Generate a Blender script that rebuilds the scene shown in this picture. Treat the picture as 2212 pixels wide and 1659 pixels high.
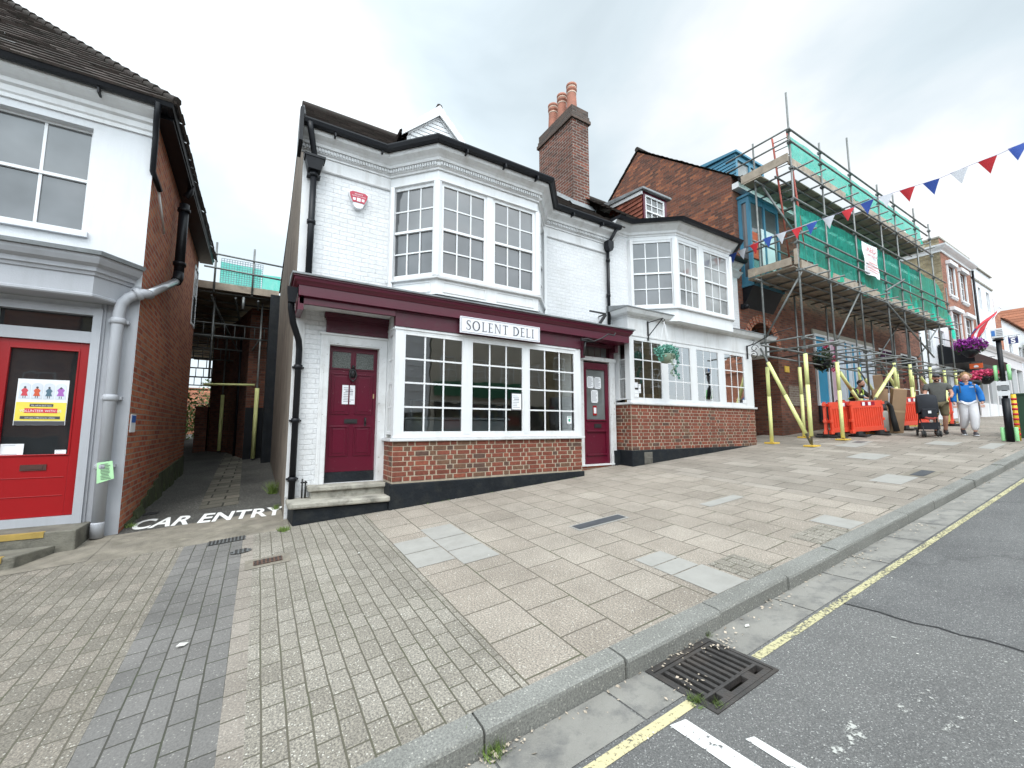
import bpy, bmesh, math, random
from mathutils import Vector, Matrix
R = math.radians
random.seed(7)
for o in list(bpy.data.objects): bpy.data.objects.remove(o)
S = bpy.context.scene
COL = S.collection
# ------------------------------------------------------------------ camera
CAMZ = 1.6
YAW, PITCH, FPX = R(31.2), R(6.0), 900.0
cd = bpy.data.cameras.new('camera'); cam = bpy.data.objects.new('camera', cd); COL.objects.link(cam)
cam.location = (0, 0, CAMZ)
cam.rotation_euler = (R(90) + PITCH, 0, -YAW)
cd.sensor_width = 36.0; cd.lens = 36.0 * FPX / 2212.0
cd.clip_start = 0.05; cd.clip_end = 3000
S.camera = cam
S.render.resolution_x = 1024; S.render.resolution_y = 768
# ------------------------------------------------------------------ light
S.view_settings.view_transform = 'Standard'; S.view_settings.look = 'None'
S.view_settings.gamma = 1.0; S.view_settings.exposure = 0.40
S.render.engine = 'CYCLES'
try:
    S.cycles.max_bounces = 8; S.cycles.diffuse_bounces = 4; S.cycles.glossy_bounces = 4
    S.cycles.transparent_max_bounces = 16; S.cycles.caustics_reflective = False; S.cycles.caustics_refractive = False
except Exception: pass
SUN_EL, SUN_AZ = R(58), R(205)      # azimuth clockwise from +Y: behind and a little left of the camera
w = bpy.data.worlds.new('World'); S.world = w; w.use_nodes = True
nt = w.node_tree; nt.nodes.clear()
def wn(t, **k):
    n = nt.nodes.new(t)
    for a, b in k.items(): setattr(n, a, b)
    return n
sky = wn('ShaderNodeTexSky'); sky.sky_type = 'NISHITA'; sky.sun_disc = False
sky.sun_elevation = SUN_EL; sky.sun_rotation = SUN_AZ; sky.air_density = 1.0; sky.dust_density = 2.0
bg1 = wn('ShaderNodeBackground'); bg1.inputs[1].default_value = 0.08
nt.links.new(sky.outputs[0], bg1.inputs[0])
tc = wn('ShaderNodeTexCoord')
mp = wn('ShaderNodeMapping'); mp.inputs['Scale'].default_value = (1.0, 1.0, 1.9); mp.inputs['Location'].default_value = (3.3, 1.7, 0.35)
nt.links.new(tc.outputs['Generated'], mp.inputs[0])
nz = wn('ShaderNodeTexNoise'); nz.inputs['Scale'].default_value = 1.85; nz.inputs['Detail'].default_value = 6; nz.inputs['Roughness'].default_value = 0.48
nz.inputs['Distortion'].default_value = 0.35
nt.links.new(mp.outputs[0], nz.inputs['Vector'])
cr = wn('ShaderNodeValToRGB'); e = cr.color_ramp.elements
e[0].position = 0.36; e[0].color = (0.66, 0.765, 0.83, 1)
e[1].position = 0.64; e[1].color = (1.12, 1.15, 1.17, 1)
m_ = cr.color_ramp.elements.new(0.47); m_.color = (0.77, 0.88, 0.945, 1)
m_ = cr.color_ramp.elements.new(0.55); m_.color = (0.89, 0.97, 1.02, 1)
nt.links.new(nz.outputs['Fac'], cr.inputs[0])
# the cloud is thin (bright) over the alley side of the street and again behind the camera, thick to the right
def lobe(vec, lo, hi):
    d = wn('ShaderNodeVectorMath', operation='DOT_PRODUCT'); d.inputs[1].default_value = Vector(vec).normalized()
    nt.links.new(tc.outputs['Generated'], d.inputs[0])
    m = wn('ShaderNodeMapRange', interpolation_type='SMOOTHSTEP'); m.inputs[1].default_value = lo; m.inputs[2].default_value = hi
    nt.links.new(d.outputs['Value'], m.inputs[0]); return m.outputs[0]
l1 = lobe((-0.12, 0.86, 0.5), 0.72, 1.0)
l2 = lobe((-0.3, -0.75, 0.6), 0.0, 1.0)
l3 = lobe((0.75, 0.35, 0.6), 0.75, 1.0)
def mth(op, a, b):
    n = wn('ShaderNodeMath', operation=op)
    for i, v in enumerate((a, b)):
        if isinstance(v, (int, float)): n.inputs[i].default_value = v
        else: nt.links.new(v, n.inputs[i])
    return n.outputs[0]
st = mth('ADD', mth('ADD', 0.78, mth('MULTIPLY', l1, 0.22)), mth('SUBTRACT', mth('MULTIPLY', l2, 2.2), mth('MULTIPLY', l3, 0.0)))
bg2 = wn('ShaderNodeBackground'); nt.links.new(cr.outputs[0], bg2.inputs[0]); nt.links.new(st, bg2.inputs[1])
mx = wn('ShaderNodeMixShader'); mx.inputs[0].default_value = 0.93
nt.links.new(bg1.outputs[0], mx.inputs[1]); nt.links.new(bg2.outputs[0], mx.inputs[2])
wo = wn('ShaderNodeOutputWorld'); nt.links.new(mx.outputs[0], wo.inputs[0])
sd = bpy.data.lights.new('sun', 'SUN'); sd.energy = 1.1; sd.angle = R(25); sd.color = (1.0, 0.97, 0.93)
so = bpy.data.objects.new('sun', sd); COL.objects.link(so)
dv = Vector((math.sin(SUN_AZ) * math.cos(SUN_EL), math.cos(SUN_AZ) * math.cos(SUN_EL), math.sin(SUN_EL)))
so.rotation_euler = dv.to_track_quat('Z', 'Y').to_euler(); so.location = (0, -10, 20)
# ------------------------------------------------------------------ geometry helpers
def ray(x, y):
    a = (x - 1106) / FPX; b = -(y - 829.5) / FPX
    f = Vector((math.sin(YAW) * math.cos(PITCH), math.cos(YAW) * math.cos(PITCH), math.sin(PITCH)))
    r = Vector((math.cos(YAW), -math.sin(YAW), 0)); u = r.cross(f)
    return f + r * a + u * b
def at(x, y, Y):
    d = ray(x, y); t = Y / d.y; return Vector((t * d.x, Y, CAMZ + t * d.z))
def gz(x, y):
    xx = x if x < 18 else 18 + (x - 18) * 0.42
    yy = min(max(y, 1.86), 32)
    return 0.035 + 0.075 * xx + 0.045 * yy
def rz(x, y):                       # the carriageway, a kerb's height lower
    return gz(x, 1.86) - 0.108 + (0.03 * min(1.86 - y, 3.4) if y > -1.5 else 0.03 * 3.36 - 0.02 * (-1.5 - y))
ORG = {}
class MB:
    def __init__(s): s.v = []; s.f = []; s.c = []; s.col = None; s.sm = []; s.smooth = False
    def q(s, *pts):
        i = len(s.v); s.v += [tuple(p) for p in pts]; s.f.append(tuple(range(i, i + len(pts)))); s.c.append(s.col); s.sm.append(s.smooth)
    def mesh(s, vs, fs, smooth=None):
        i = len(s.v); s.v += [tuple(p) for p in vs]
        for f in fs: s.f.append(tuple(i + k for k in f)); s.c.append(s.col); s.sm.append(s.smooth if smooth is None else smooth)
    def box(s, x0, x1, y0, y1, z0, z1):
        if x0 > x1: x0, x1 = x1, x0
        if y0 > y1: y0, y1 = y1, y0
        if z0 > z1: z0, z1 = z1, z0
        s.obox(Vector(((x0 + x1) / 2, (y0 + y1) / 2, (z0 + z1) / 2)), Vector(((x1 - x0) / 2, 0, 0)), Vector((0, (y1 - y0) / 2, 0)), Vector((0, 0, (z1 - z0) / 2)))
    def obox(s, c, a, b, d):
        vs = [c + a * i + b * j + d * k for k in (-1, 1) for j in (-1, 1) for i in (-1, 1)]
        s.mesh(vs, [(0, 2, 3, 1), (4, 5, 7, 6), (0, 1, 5, 4), (2, 6, 7, 3), (0, 4, 6, 2), (1, 3, 7, 5)])
    def bar(s, p0, p1, w_, h_, up=(0, 0, 1)):
        p0 = Vector(p0); p1 = Vector(p1); a = (p1 - p0); L = a.length
        if L < 1e-6: return
        a /= L; u = Vector(up)
        if abs(a.dot(u)) > 0.98: u = Vector((0, 1, 0))
        b = a.cross(u).normalized(); d = b.cross(a)
        s.obox((p0 + p1) / 2, a * L / 2, b * w_ / 2, d * h_ / 2)
    def tube(s, pts, r, n=8, caps=True):
        pts = [Vector(p) for p in pts]; rr = r if isinstance(r, (list, tuple)) else [r] * len(pts)
        vs = []; up = None
        for i, p in enumerate(pts):
            t = ((pts[min(i + 1, len(pts) - 1)] - pts[i]).normalized() + (pts[i] - pts[max(i - 1, 0)]).normalized())
            if t.length < 1e-6: t = Vector((0, 0, 1))
            t.normalize()
            if up is None: up = Vector((0, 0, 1)) if abs(t.z) < 0.9 else Vector((0, 1, 0))
            b = t.cross(up).normalized(); up = b.cross(t).normalized()
            for k in range(n):
                an = 2 * math.pi * k / n; vs.append(p + (b * math.cos(an) + up * math.sin(an)) * rr[i])
        fs = []
        for i in range(len(pts) - 1):
            for k in range(n):
                fs.append((i * n + k, i * n + (k + 1) % n, (i + 1) * n + (k + 1) % n, (i + 1) * n + k))
        s.mesh(vs, fs, True)
        if caps:
            s.mesh(vs[:n], [tuple(range(n))[::-1]], False); s.mesh(vs[-n:], [tuple(range(n))], False)
    def lathe(s, cx, cy, prof, n=16, smooth=True):
        vs = []; 
        for (r, z) in prof:
            for k in range(n):
                an = 2 * math.pi * k / n; vs.append((cx + r * math.cos(an), cy + r * math.sin(an), z))
        fs = []
        for i in range(len(prof) - 1):
            for k in range(n): fs.append((i * n + k, i * n + (k + 1) % n, (i + 1) * n + (k + 1) % n, (i + 1) * n + k))
        s.mesh(vs, fs, smooth)
        s.mesh(vs[-n:], [tuple(range(n))], False); s.mesh(vs[:n], [tuple(range(n))[::-1]], False)
    def sphere(s, c, r, n=8, m=6, sc=(1, 1, 1)):
        vs = [Vector(c) + Vector((0, 0, -r * sc[2]))]; 
        for j in range(1, m):
            ph = -math.pi / 2 + math.pi * j / m
            for k in range(n):
                an = 2 * math.pi * k / n
                vs.append(Vector(c) + Vector((r * math.cos(ph) * math.cos(an) * sc[0], r * math.cos(ph) * math.sin(an) * sc[1], r * math.sin(ph) * sc[2])))
        vs.append(Vector(c) + Vector((0, 0, r * sc[2]))); fs = []
        for k in range(n): fs.append((0, 1 + (k + 1) % n, 1 + k))
        for j in range(m - 2):
            for k in range(n): fs.append((1 + j * n + k, 1 + j * n + (k + 1) % n, 1 + (j + 1) * n + (k + 1) % n, 1 + (j + 1) * n + k))
        b = 1 + (m - 2) * n
        for k in range(n): fs.append((b + k, b + (k + 1) % n, len(vs) - 1))
        s.mesh(vs, fs, True)
    def prism(s, poly, d):          # polygon (list of Vector) extruded by vector d
        poly = [Vector(p) for p in poly]; d = Vector(d); n = len(poly)
        vs = poly + [p + d for p in poly]
        fs = [tuple(range(n))[::-1], tuple(range(n, 2 * n))] + [(i, (i + 1) % n, n + (i + 1) % n, n + i) for i in range(n)]
        s.mesh(vs, fs)
    def sweep(s, path, prof, closed=False, caps=True, side=1):
        """prof = [(out, z)...] carried along the plan path [(x,y)...]; out is measured to the right of travel * side"""
        n = len(path); P = [Vector((p[0], p[1])) for p in path]; off = []
        for i in range(n):
            def nrm(a, b):
                t = (b - a).normalized(); return Vector((t.y, -t.x)) * side
            if i == 0 and not closed: m = nrm(P[0], P[1])
            elif i == n - 1 and not closed: m = nrm(P[-2], P[-1])
            else:
                a = nrm(P[i - 1], P[i]); b = nrm(P[i], P[(i + 1) % n]); m = (a + b); m = m / max(0.3, m.length) ; m = m / max(0.35, m.dot(a))
            off.append(m)
        k = len(prof); vs = []
        for i in range(n):
            for (o_, z) in prof: vs.append((P[i].x + off[i].x * o_, P[i].y + off[i].y * o_, z))
        fs = []
        for i in range(n - 1 if not closed else n):
            j = (i + 1) % n
            for a in range(k):
                b = (a + 1) % k
                fs.append((i * k + a, j * k + a, j * k + b, i * k + b))
        s.mesh(vs, fs, False)
        if caps and not closed:
            s.mesh(vs[:k], [tuple(range(k))], False); s.mesh(vs[-k:], [tuple(range(k))[::-1]], False)
    def build(s, name, mat, parent=None, label=None, cat=None, group=None, kind=None, uv=True, bevel=0, fix=True, subd=0):
        me = bpy.data.meshes.new(name)
        V = [Vector(v) for v in s.v]
        if parent is not None: org = ORG[parent.name]
        else:
            xs = [v.x for v in V]; ys = [v.y for v in V]; zs = [v.z for v in V]
            org = Vector(((min(xs) + max(xs)) / 2, (min(ys) + max(ys)) / 2, min(zs))) if kind != 'structure' else Vector((0, 0, 0))
        me.from_pydata([v - org for v in V], [], s.f)
        me.polygons.foreach_set('use_smooth', s.sm)
        if any(c is not None for c in s.c):
            ca = me.color_attributes.new('tone', 'FLOAT_COLOR', 'CORNER')
            for p, c in zip(me.polygons, s.c):
                c = c or (0.5, 0.5, 0.5)
                for li in p.loop_indices: ca.data[li].color = (c[0], c[1], c[2], 1)
        if fix:
            bm = bmesh.new(); bm.from_mesh(me); bmesh.ops.remove_doubles(bm, verts=bm.verts, dist=1e-5)
            bmesh.ops.recalc_face_normals(bm, faces=bm.faces); bm.to_mesh(me); bm.free()
        if uv:
            ul = me.uv_layers.new(name='UVMap')
            for p in me.polygons:
                nn = p.normal
                if abs(nn.z) > 0.97: tu = Vector((1, 0, 0)); tv = Vector((0, 1, 0))
                else:
                    tu = Vector((-nn.y, nn.x, 0)).normalized(); tv = nn.cross(tu)
                    if abs(tu.x) > 0.5 and tu.x < 0: tu = -tu
                    if tv.z < 0: tv = -tv
                for li, vi in zip(p.loop_indices, p.vertices):
                    co = me.vertices[vi].co + org
                    ul.data[li].uv = (co.dot(tu), co.z if abs(nn.z) < 0.3 else co.dot(tv))
        for m in (mat if isinstance(mat, (list, tuple)) else [mat]): me.materials.append(m)
        o = bpy.data.objects.new(name, me); COL.objects.link(o)
        if parent is not None:
            o.parent = parent
            if getattr(parent, 'type', '') == 'EMPTY': pass
        else: o.location = org
        ORG[o.name] = org
        if bevel:
            b = o.modifiers.new('bevel', 'BEVEL'); b.width = bevel; b.segments = 2; b.limit_method = 'ANGLE'; b.angle_limit = R(40)
        if subd:
            b = o.modifiers.new('subd', 'SUBSURF'); b.levels = subd; b.render_levels = subd
        tag(o, label, cat, group, kind); return o
def tag(o, label=None, cat=None, group=None, kind=None):
    if label: o['label'] = label
    if cat: o['category'] = cat
    if group: o['group'] = group
    if kind: o['kind'] = kind
def thing(name, loc, label, cat, group=None):
    o = bpy.data.objects.new(name, None); COL.objects.link(o); o.location = Vector(loc); o.empty_display_size = 0.3
    ORG[o.name] = Vector(loc); tag(o, label, cat, group); return o
def copy_tree(o, loc=None, rotz=None, label=None):
    def rec(a, par):
        c = a.copy(); COL.objects.link(c)
        if par is not None: c.parent = par
        for ch in a.children: rec(ch, c)
        return c
    r = rec(o, None)
    if loc is not None: r.location = Vector(loc)
    if rotz is not None: r.rotation_euler = (0, 0, rotz)
    if label: r['label'] = label
    return r
# ------------------------------------------------------------------ materials
def newmat(name):
    m = bpy.data.materials.new(name); m.use_nodes = True; n = m.node_tree; n.nodes.clear()
    out = n.nodes.new('ShaderNodeOutputMaterial'); b = n.nodes.new('ShaderNodeBsdfPrincipled'); n.links.new(b.outputs[0], out.inputs[0])
    return m, n, b, out
def N(n, t, ins=None, **k):
    x = n.nodes.new(t)
    for a, b in k.items(): setattr(x, a, b)
    for a, b in (ins or {}).items():
        if hasattr(b, 'is_output') or isinstance(b, bpy.types.NodeSocket): n.links.new(b, x.inputs[a])
        else: x.inputs[a].default_value = b
    return x
def c4(c): return (c[0], c[1], c[2], 1)
def ramp(n, fac, stops):
    r = n.nodes.new('ShaderNodeValToRGB'); e = r.color_ramp.elements
    while len(e) < len(stops): e.new(0.5)
    for i, (p, c) in enumerate(stops): e[i].position = p; e[i].color = c4(c) if len(c) == 3 else c
    n.links.new(fac, r.inputs[0]); return r.outputs[0]
def mixc(n, fac, a, b, mode='MIX'):
    x = n.nodes.new('ShaderNodeMix'); x.data_type = 'RGBA'; x.blend_type = mode
    for i, v in ((0, fac), (6, a), (7, b)):
        if isinstance(v, bpy.types.NodeSocket): n.links.new(v, x.inputs[i])
        elif i == 0: x.inputs[0].default_value = v
        else: x.inputs[i].default_value = c4(v)
    return x.outputs[2]
def paint(name, col, rough=0.5, var=0.12, scale=3.0, dirt=0.0, dirtcol=(0.12, 0.11, 0.09), bump=0.0, bscale=60, metal=0.0, spec=0.5, streak=False, chip=0, chipcol=(.6, .58, .52)):
    m, n, b, o = newmat(name)
    tc = N(n, 'ShaderNodeTexCoord'); co = tc.outputs['Object']
    nz = N(n, 'ShaderNodeTexNoise', {'Vector': co, 'Scale': scale, 'Detail': 6, 'Roughness': 0.6})
    dk = tuple(c * (1 - var) for c in col); lt = tuple(min(1, c * (1 + var * 0.6)) for c in col)
    c = ramp(n, nz.outputs['Fac'], [(0.3, dk), (0.7, lt)])
    if dirt:
        v = co
        if streak:
            mpn = N(n, 'ShaderNodeMapping', {'Vector': co, 'Scale': (1, 1, 0.12)}); v = mpn.outputs[0]
        dn = N(n, 'ShaderNodeTexNoise', {'Vector': v, 'Scale': 5.5, 'Detail': 9, 'Roughness': 0.68})
        f = ramp(n, dn.outputs['Fac'], [(0.48, (0, 0, 0)), (0.75, (dirt,) * 3)])
        c = mixc(n, f, c, dirtcol)
    if chip:
        cn = N(n, 'ShaderNodeTexNoise', {'Vector': co, 'Scale': 22, 'Detail': 5, 'Roughness': 0.7})
        f = ramp(n, cn.outputs['Fac'], [(0.68 - chip * .02, (0, 0, 0)), (0.70 - chip * .02, (1, 1, 1))])
        c = mixc(n, f, c, chipcol)
    n.links.new(c, b.inputs['Base Color']); b.inputs['Roughness'].default_value = rough; b.inputs['Metallic'].default_value = metal
    b.inputs['Specular IOR Level'].default_value = spec
    if bump:
        bn = N(n, 'ShaderNodeTexNoise', {'Vector': co, 'Scale': bscale, 'Detail': 5})
        bp = N(n, 'ShaderNodeBump', {'Height': bn.outputs['Fac'], 'Strength': bump, 'Distance': 0.01}); n.links.new(bp.outputs[0], b.inputs['Normal'])
    return m
def brickmat(name, c1, c2, c3, mortar, bw=0.225, rh=0.075, ms=0.010, bump=0.6, dirt=0.4, dirtcol=(0.05, 0.045, 0.035), msm=0.15, scale=1.0, swap=False, tint2=None, rough=0.85, freq=2, off=0.5, wobs=0.018):
    m, n, b, o = newmat(name)
    tc = N(n, 'ShaderNodeTexCoord'); uv = tc.outputs['UV']
    if swap:
        sp = N(n, 'ShaderNodeSeparateXYZ', {0: uv}); cb = N(n, 'ShaderNodeCombineXYZ', {0: sp.outputs[1], 1: sp.outputs[0]}); uv = cb.outputs[0]
    wob = N(n, 'ShaderNodeTexNoise', {'Vector': uv, 'Scale': 2.3, 'Detail': 3})
    wv = N(n, 'ShaderNodeVectorMath', {0: wob.outputs['Color'], 1: (0.5, 0.5, 0.5)}, operation='SUBTRACT')
    ws = N(n, 'ShaderNodeVectorMath', {0: wv.outputs[0]}, operation='SCALE'); ws.inputs['Scale'].default_value = wobs
    uv2 = N(n, 'ShaderNodeVectorMath', {0: uv, 1: ws.outputs[0]}, operation='ADD').outputs[0]
    bt = N(n, 'ShaderNodeTexBrick', {'Vector': uv2, 'Color1': (0, 0, 0, 1), 'Color2': (1, 1, 1, 1), 'Mortar': (0.5, 0.5, 0.5, 1), 'Scale': scale, 'Mortar Size': ms, 'Mortar Smooth': msm, 'Bias': 0.0, 'Brick Width': bw, 'Row Height': rh})
    bt.offset = off; bt.offset_frequency = freq; bt.squash = 1.0
    base = ramp(n, bt.outputs['Color'], [(0.0, c1), (0.45, c2), (0.8, c3), (1.0, tint2 or c3)])
    nz = N(n, 'ShaderNodeTexNoise', {'Vector': uv, 'Scale': 26, 'Detail': 6, 'Roughness': 0.7})
    base = mixc(n, 0.55, base, ramp(n, nz.outputs['Fac'], [(0.3, (0.25, 0.25, 0.25)), (0.7, (0.8, 0.8, 0.8))]), 'OVERLAY')
    col = mixc(n, bt.outputs['Fac'], base, mortar)
    dn = N(n, 'ShaderNodeTexNoise', {'Vector': uv, 'Scale': 0.9, 'Detail': 7, 'Roughness': 0.65})
    f = ramp(n, dn.outputs['Fac'], [(0.42, (0, 0, 0)), (0.72, (dirt,) * 3)])
    col = mixc(n, f, col, dirtcol)
    n.links.new(col, b.inputs['Base Color']); b.inputs['Roughness'].default_value = rough; b.inputs['Specular IOR Level'].default_value = 0.3
    inv = N(n, 'ShaderNodeMath', {0: 1.0, 1: bt.outputs['Fac']}, operation='SUBTRACT')
    ad = N(n, 'ShaderNodeMath', {0: inv.outputs[0], 1: N(n, 'ShaderNodeMath', {0: nz.outputs['Fac'], 1: 0.5}, operation='MULTIPLY').outputs[0]}, operation='ADD')
    bp = N(n, 'ShaderNodeBump', {'Height': ad.outputs[0], 'Strength': bump, 'Distance': 0.012}); n.links.new(bp.outputs[0], b.inputs['Normal'])
    return m
def glassmat(name, tint=(0.9, 0.95, 0.95), refl=1.0):
    m, n, b, o = newmat(name); n.nodes.remove(b)
    tr = N(n, 'ShaderNodeBsdfTransparent', {'Color': c4(tint)}); gl = N(n, 'ShaderNodeBsdfGlossy', {'Color': (1, 1, 1, 1), 'Roughness': 0.004})
    tc = N(n, 'ShaderNodeTexCoord'); nz = N(n, 'ShaderNodeTexNoise', {'Vector': tc.outputs['Object'], 'Scale': 1.7, 'Detail': 2})
    bp = N(n, 'ShaderNodeBump', {'Height': nz.outputs['Fac'], 'Strength': 0.12, 'Distance': 0.02}); n.links.new(bp.outputs[0], gl.inputs['Normal'])
    fr = N(n, 'ShaderNodeFresnel', {'IOR': 1.5}); mu = N(n, 'ShaderNodeMath', {0: fr.outputs[0], 1: refl * 2.0}, operation='MULTIPLY')
    mu.use_clamp = True
    mx = N(n, 'ShaderNodeMixShader', {0: mu.outputs[0]}); n.links.new(tr.outputs[0], mx.inputs[1]); n.links.new(gl.outputs[0], mx.inputs[2]); n.links.new(mx.outputs[0], o.inputs[0])
    return m
def darkglass(name, col, spec=1.0, rough=0.03, var=0.25):
    m, n, b, o = newmat(name)
    tc = N(n, 'ShaderNodeTexCoord'); nz = N(n, 'ShaderNodeTexNoise', {'Vector': tc.outputs['Object'], 'Scale': 1.3, 'Detail': 3})
    c = ramp(n, nz.outputs['Fac'], [(0.35, tuple(x * (1 - var) for x in col)), (0.65, tuple(x * (1 + var) for x in col))])
    n.links.new(c, b.inputs['Base Color']); b.inputs['Roughness'].default_value = rough; b.inputs['Specular IOR Level'].default_value = spec
    bp = N(n, 'ShaderNodeBump', {'Height': nz.outputs['Fac'], 'Strength': 0.15, 'Distance': 0.02}); n.links.new(bp.outputs[0], b.inputs['Normal'])
    return m
# ------------------------------------------------------------------ ground
def pavemat(name, c1, c2, c3, joint, bw, rh, ms, speck=0.5, off=0.5, bump=0.5, moss=0.25, seed=0.0, rot=True, shift=(0, 0), sbump=0.35):
    m, n, b, o = newmat(name)
    tc = N(n, 'ShaderNodeTexCoord'); sp = N(n, 'ShaderNodeSeparateXYZ', {0: tc.outputs['UV']})
    cb = N(n, 'ShaderNodeCombineXYZ', {0: sp.outputs[1 if rot else 0], 1: sp.outputs[0 if rot else 1]})
    uv = N(n, 'ShaderNodeVectorMath', {0: cb.outputs[0], 1: (shift[0], shift[1], 0)}, operation='ADD').outputs[0]
    wob = N(n, 'ShaderNodeTexNoise', {'Vector': uv, 'Scale': 1.7, 'Detail': 4})
    wv = N(n, 'ShaderNodeVectorMath', {0: wob.outputs['Color'], 1: (0.5, 0.5, 0.5)}, operation='SUBTRACT')
    ws = N(n, 'ShaderNodeVectorMath', {0: wv.outputs[0]}, operation='SCALE'); ws.inputs['Scale'].default_value = 0.02
    uv2 = N(n, 'ShaderNodeVectorMath', {0: uv, 1: ws.outputs[0]}, operation='ADD').outputs[0]
    bt = N(n, 'ShaderNodeTexBrick', {'Vector': uv2, 'Color1': (0, 0, 0, 1), 'Color2': (1, 1, 1, 1), 'Mortar': (0.5, 0.5, 0.5, 1), 'Scale': 1.0, 'Mortar Size': ms, 'Mortar Smooth': 0.35, 'Brick Width': bw, 'Row Height': rh})
    bt.offset = off; bt.offset_frequency = 2; bt.squash = 1.0
    base = ramp(n, bt.outputs['Color'], [(0.0, c1), (0.5, c2), (1.0, c3)])
    g1 = N(n, 'ShaderNodeTexNoise', {'Vector': uv, 'Scale': 1.1, 'Detail': 7, 'Roughness': 0.65})
    base = mixc(n, 0.5, base, ramp(n, g1.outputs['Fac'], [(0.3, (0.27, 0.265, 0.255)), (0.7, (0.68, 0.68, 0.68))]), 'OVERLAY')
    g2 = N(n, 'ShaderNodeTexNoise', {'Vector': uv, 'Scale': 85, 'Detail': 3, 'Roughness': 0.8})
    base = mixc(n, speck, base, ramp(n, g2.outputs['Fac'], [(0.34, (0.16, 0.16, 0.16)), (0.5, (0.5, 0.5, 0.5)), (0.68, (0.95, 0.94, 0.9))]), 'OVERLAY')
    v = N(n, 'ShaderNodeTexVoronoi', {'Vector': uv, 'Scale': 75})
    sv = N(n, 'ShaderNodeSeparateColor', {0: v.outputs['Color']})
    k1 = N(n, 'ShaderNodeMath', {0: sv.outputs[0], 1: 0.86}, operation='GREATER_THAN'); k2 = N(n, 'ShaderNodeMath', {0: v.outputs['Distance'], 1: 0.33}, operation='LESS_THAN')
    k3 = N(n, 'ShaderNodeMath', {0: k1.outputs[0], 1: k2.outputs[0]}, operation='MULTIPLY'); k4 = N(n, 'ShaderNodeMath', {0: k3.outputs[0], 1: speck * 0.8}, operation='MULTIPLY')
    base = mixc(n, k4.outputs[0], base, (0.62, 0.6, 0.53))
    mn = N(n, 'ShaderNodeTexNoise', {'Vector': uv, 'Scale': 2.6, 'Detail': 5})
    jc = ramp(n, mn.outputs['Fac'], [(0.45, joint), (0.65, (joint[0] * (1 - moss) + 0.05 * moss, joint[1] * (1 - moss) + 0.075 * moss, joint[2] * (1 - moss) + 0.02 * moss))])
    col = mixc(n, bt.outputs['Fac'], base, jc)
    n.links.new(col, b.inputs['Base Color']); b.inputs['Roughness'].default_value = 0.85; b.inputs['Specular IOR Level'].default_value = 0.35
    inv = N(n, 'ShaderNodeMath', {0: 1.0, 1: bt.outputs['Fac']}, operation='SUBTRACT')
    sc = N(n, 'ShaderNodeMath', {0: g2.outputs['Fac'], 1: sbump}, operation='MULTIPLY')
    tl = N(n, 'ShaderNodeMath', {0: bt.outputs['Color'], 1: 0.25}, operation='MULTIPLY')
    ad = N(n, 'ShaderNodeMath', {0: inv.outputs[0], 1: sc.outputs[0]}, operation='ADD'); ad2 = N(n, 'ShaderNodeMath', {0: ad.outputs[0], 1: tl.outputs[0]}, operation='ADD')
    bp = N(n, 'ShaderNodeBump', {'Height': ad2.outputs[0], 'Strength': bump, 'Distance': 0.01}); n.links.new(bp.outputs[0], b.inputs['Normal'])
    return m
def asphalt(name, lo, hi, scale=150, bump=0.6, patch=0.35, crackw=0.0):
    m, n, b, o = newmat(name)
    tc = N(n, 'ShaderNodeTexCoord'); uv = tc.outputs['UV']
    v = N(n, 'ShaderNodeTexVoronoi', {'Vector': uv, 'Scale': scale}); sv = N(n, 'ShaderNodeSeparateColor', {0: v.outputs['Color']})
    nz = N(n, 'ShaderNodeTexNoise', {'Vector': uv, 'Scale': scale * 0.6, 'Detail': 4, 'Roughness': 0.8})
    c = ramp(n, sv.outputs[0], [(0.0, lo), (0.7, tuple((a + b_) / 2 for a, b_ in zip(lo, hi))), (0.93, hi), (1.0, tuple(min(1, x * 2.2) for x in hi))])
    c = mixc(n, 0.6, c, ramp(n, nz.outputs['Fac'], [(0.35, (0.25, 0.25, 0.25)), (0.65, (0.75, 0.75, 0.75))]), 'OVERLAY')
    g = N(n, 'ShaderNodeTexNoise', {'Vector': uv, 'Scale': 0.8, 'Detail': 7, 'Roughness': 0.62})
    c = mixc(n, patch, c, ramp(n, g.outputs['Fac'], [(0.32, (0.25, 0.25, 0.26)), (0.68, (0.72, 0.72, 0.71))]), 'OVERLAY')
    ck = N(n, 'ShaderNodeTexVoronoi', {'Vector': N(n, 'ShaderNodeVectorMath', {0: uv, 1: N(n, 'ShaderNodeVectorMath', {0: N(n, 'ShaderNodeTexNoise', {'Vector': uv, 'Scale': 2.5, 'Detail': 5}).outputs['Color'], 1: (0.5, 0.5, 0.5)}, operation='MULTIPLY').outputs[0]}, operation='ADD').outputs[0], 'Scale': 0.2}, feature='DISTANCE_TO_EDGE')
    f = N(n, 'ShaderNodeMath', {0: ck.outputs['Distance'], 1: 0.0035}, operation='LESS_THAN')
    c = mixc(n, N(n, 'ShaderNodeMath', {0: f.outputs[0], 1: crackw}, operation='MULTIPLY').outputs[0], c, (0.02, 0.02, 0.02))
    n.links.new(c, b.inputs['Base Color']); b.inputs['Roughness'].default_value = 0.8
    bp = N(n, 'ShaderNodeBump', {'Height': N(n, 'ShaderNodeMath', {0: v.outputs['Distance'], 1: nz.outputs['Fac']}, operation='ADD').outputs[0], 'Strength': bump, 'Distance': 0.006}); n.links.new(bp.outputs[0], b.inputs['Normal'])
    return m
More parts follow.
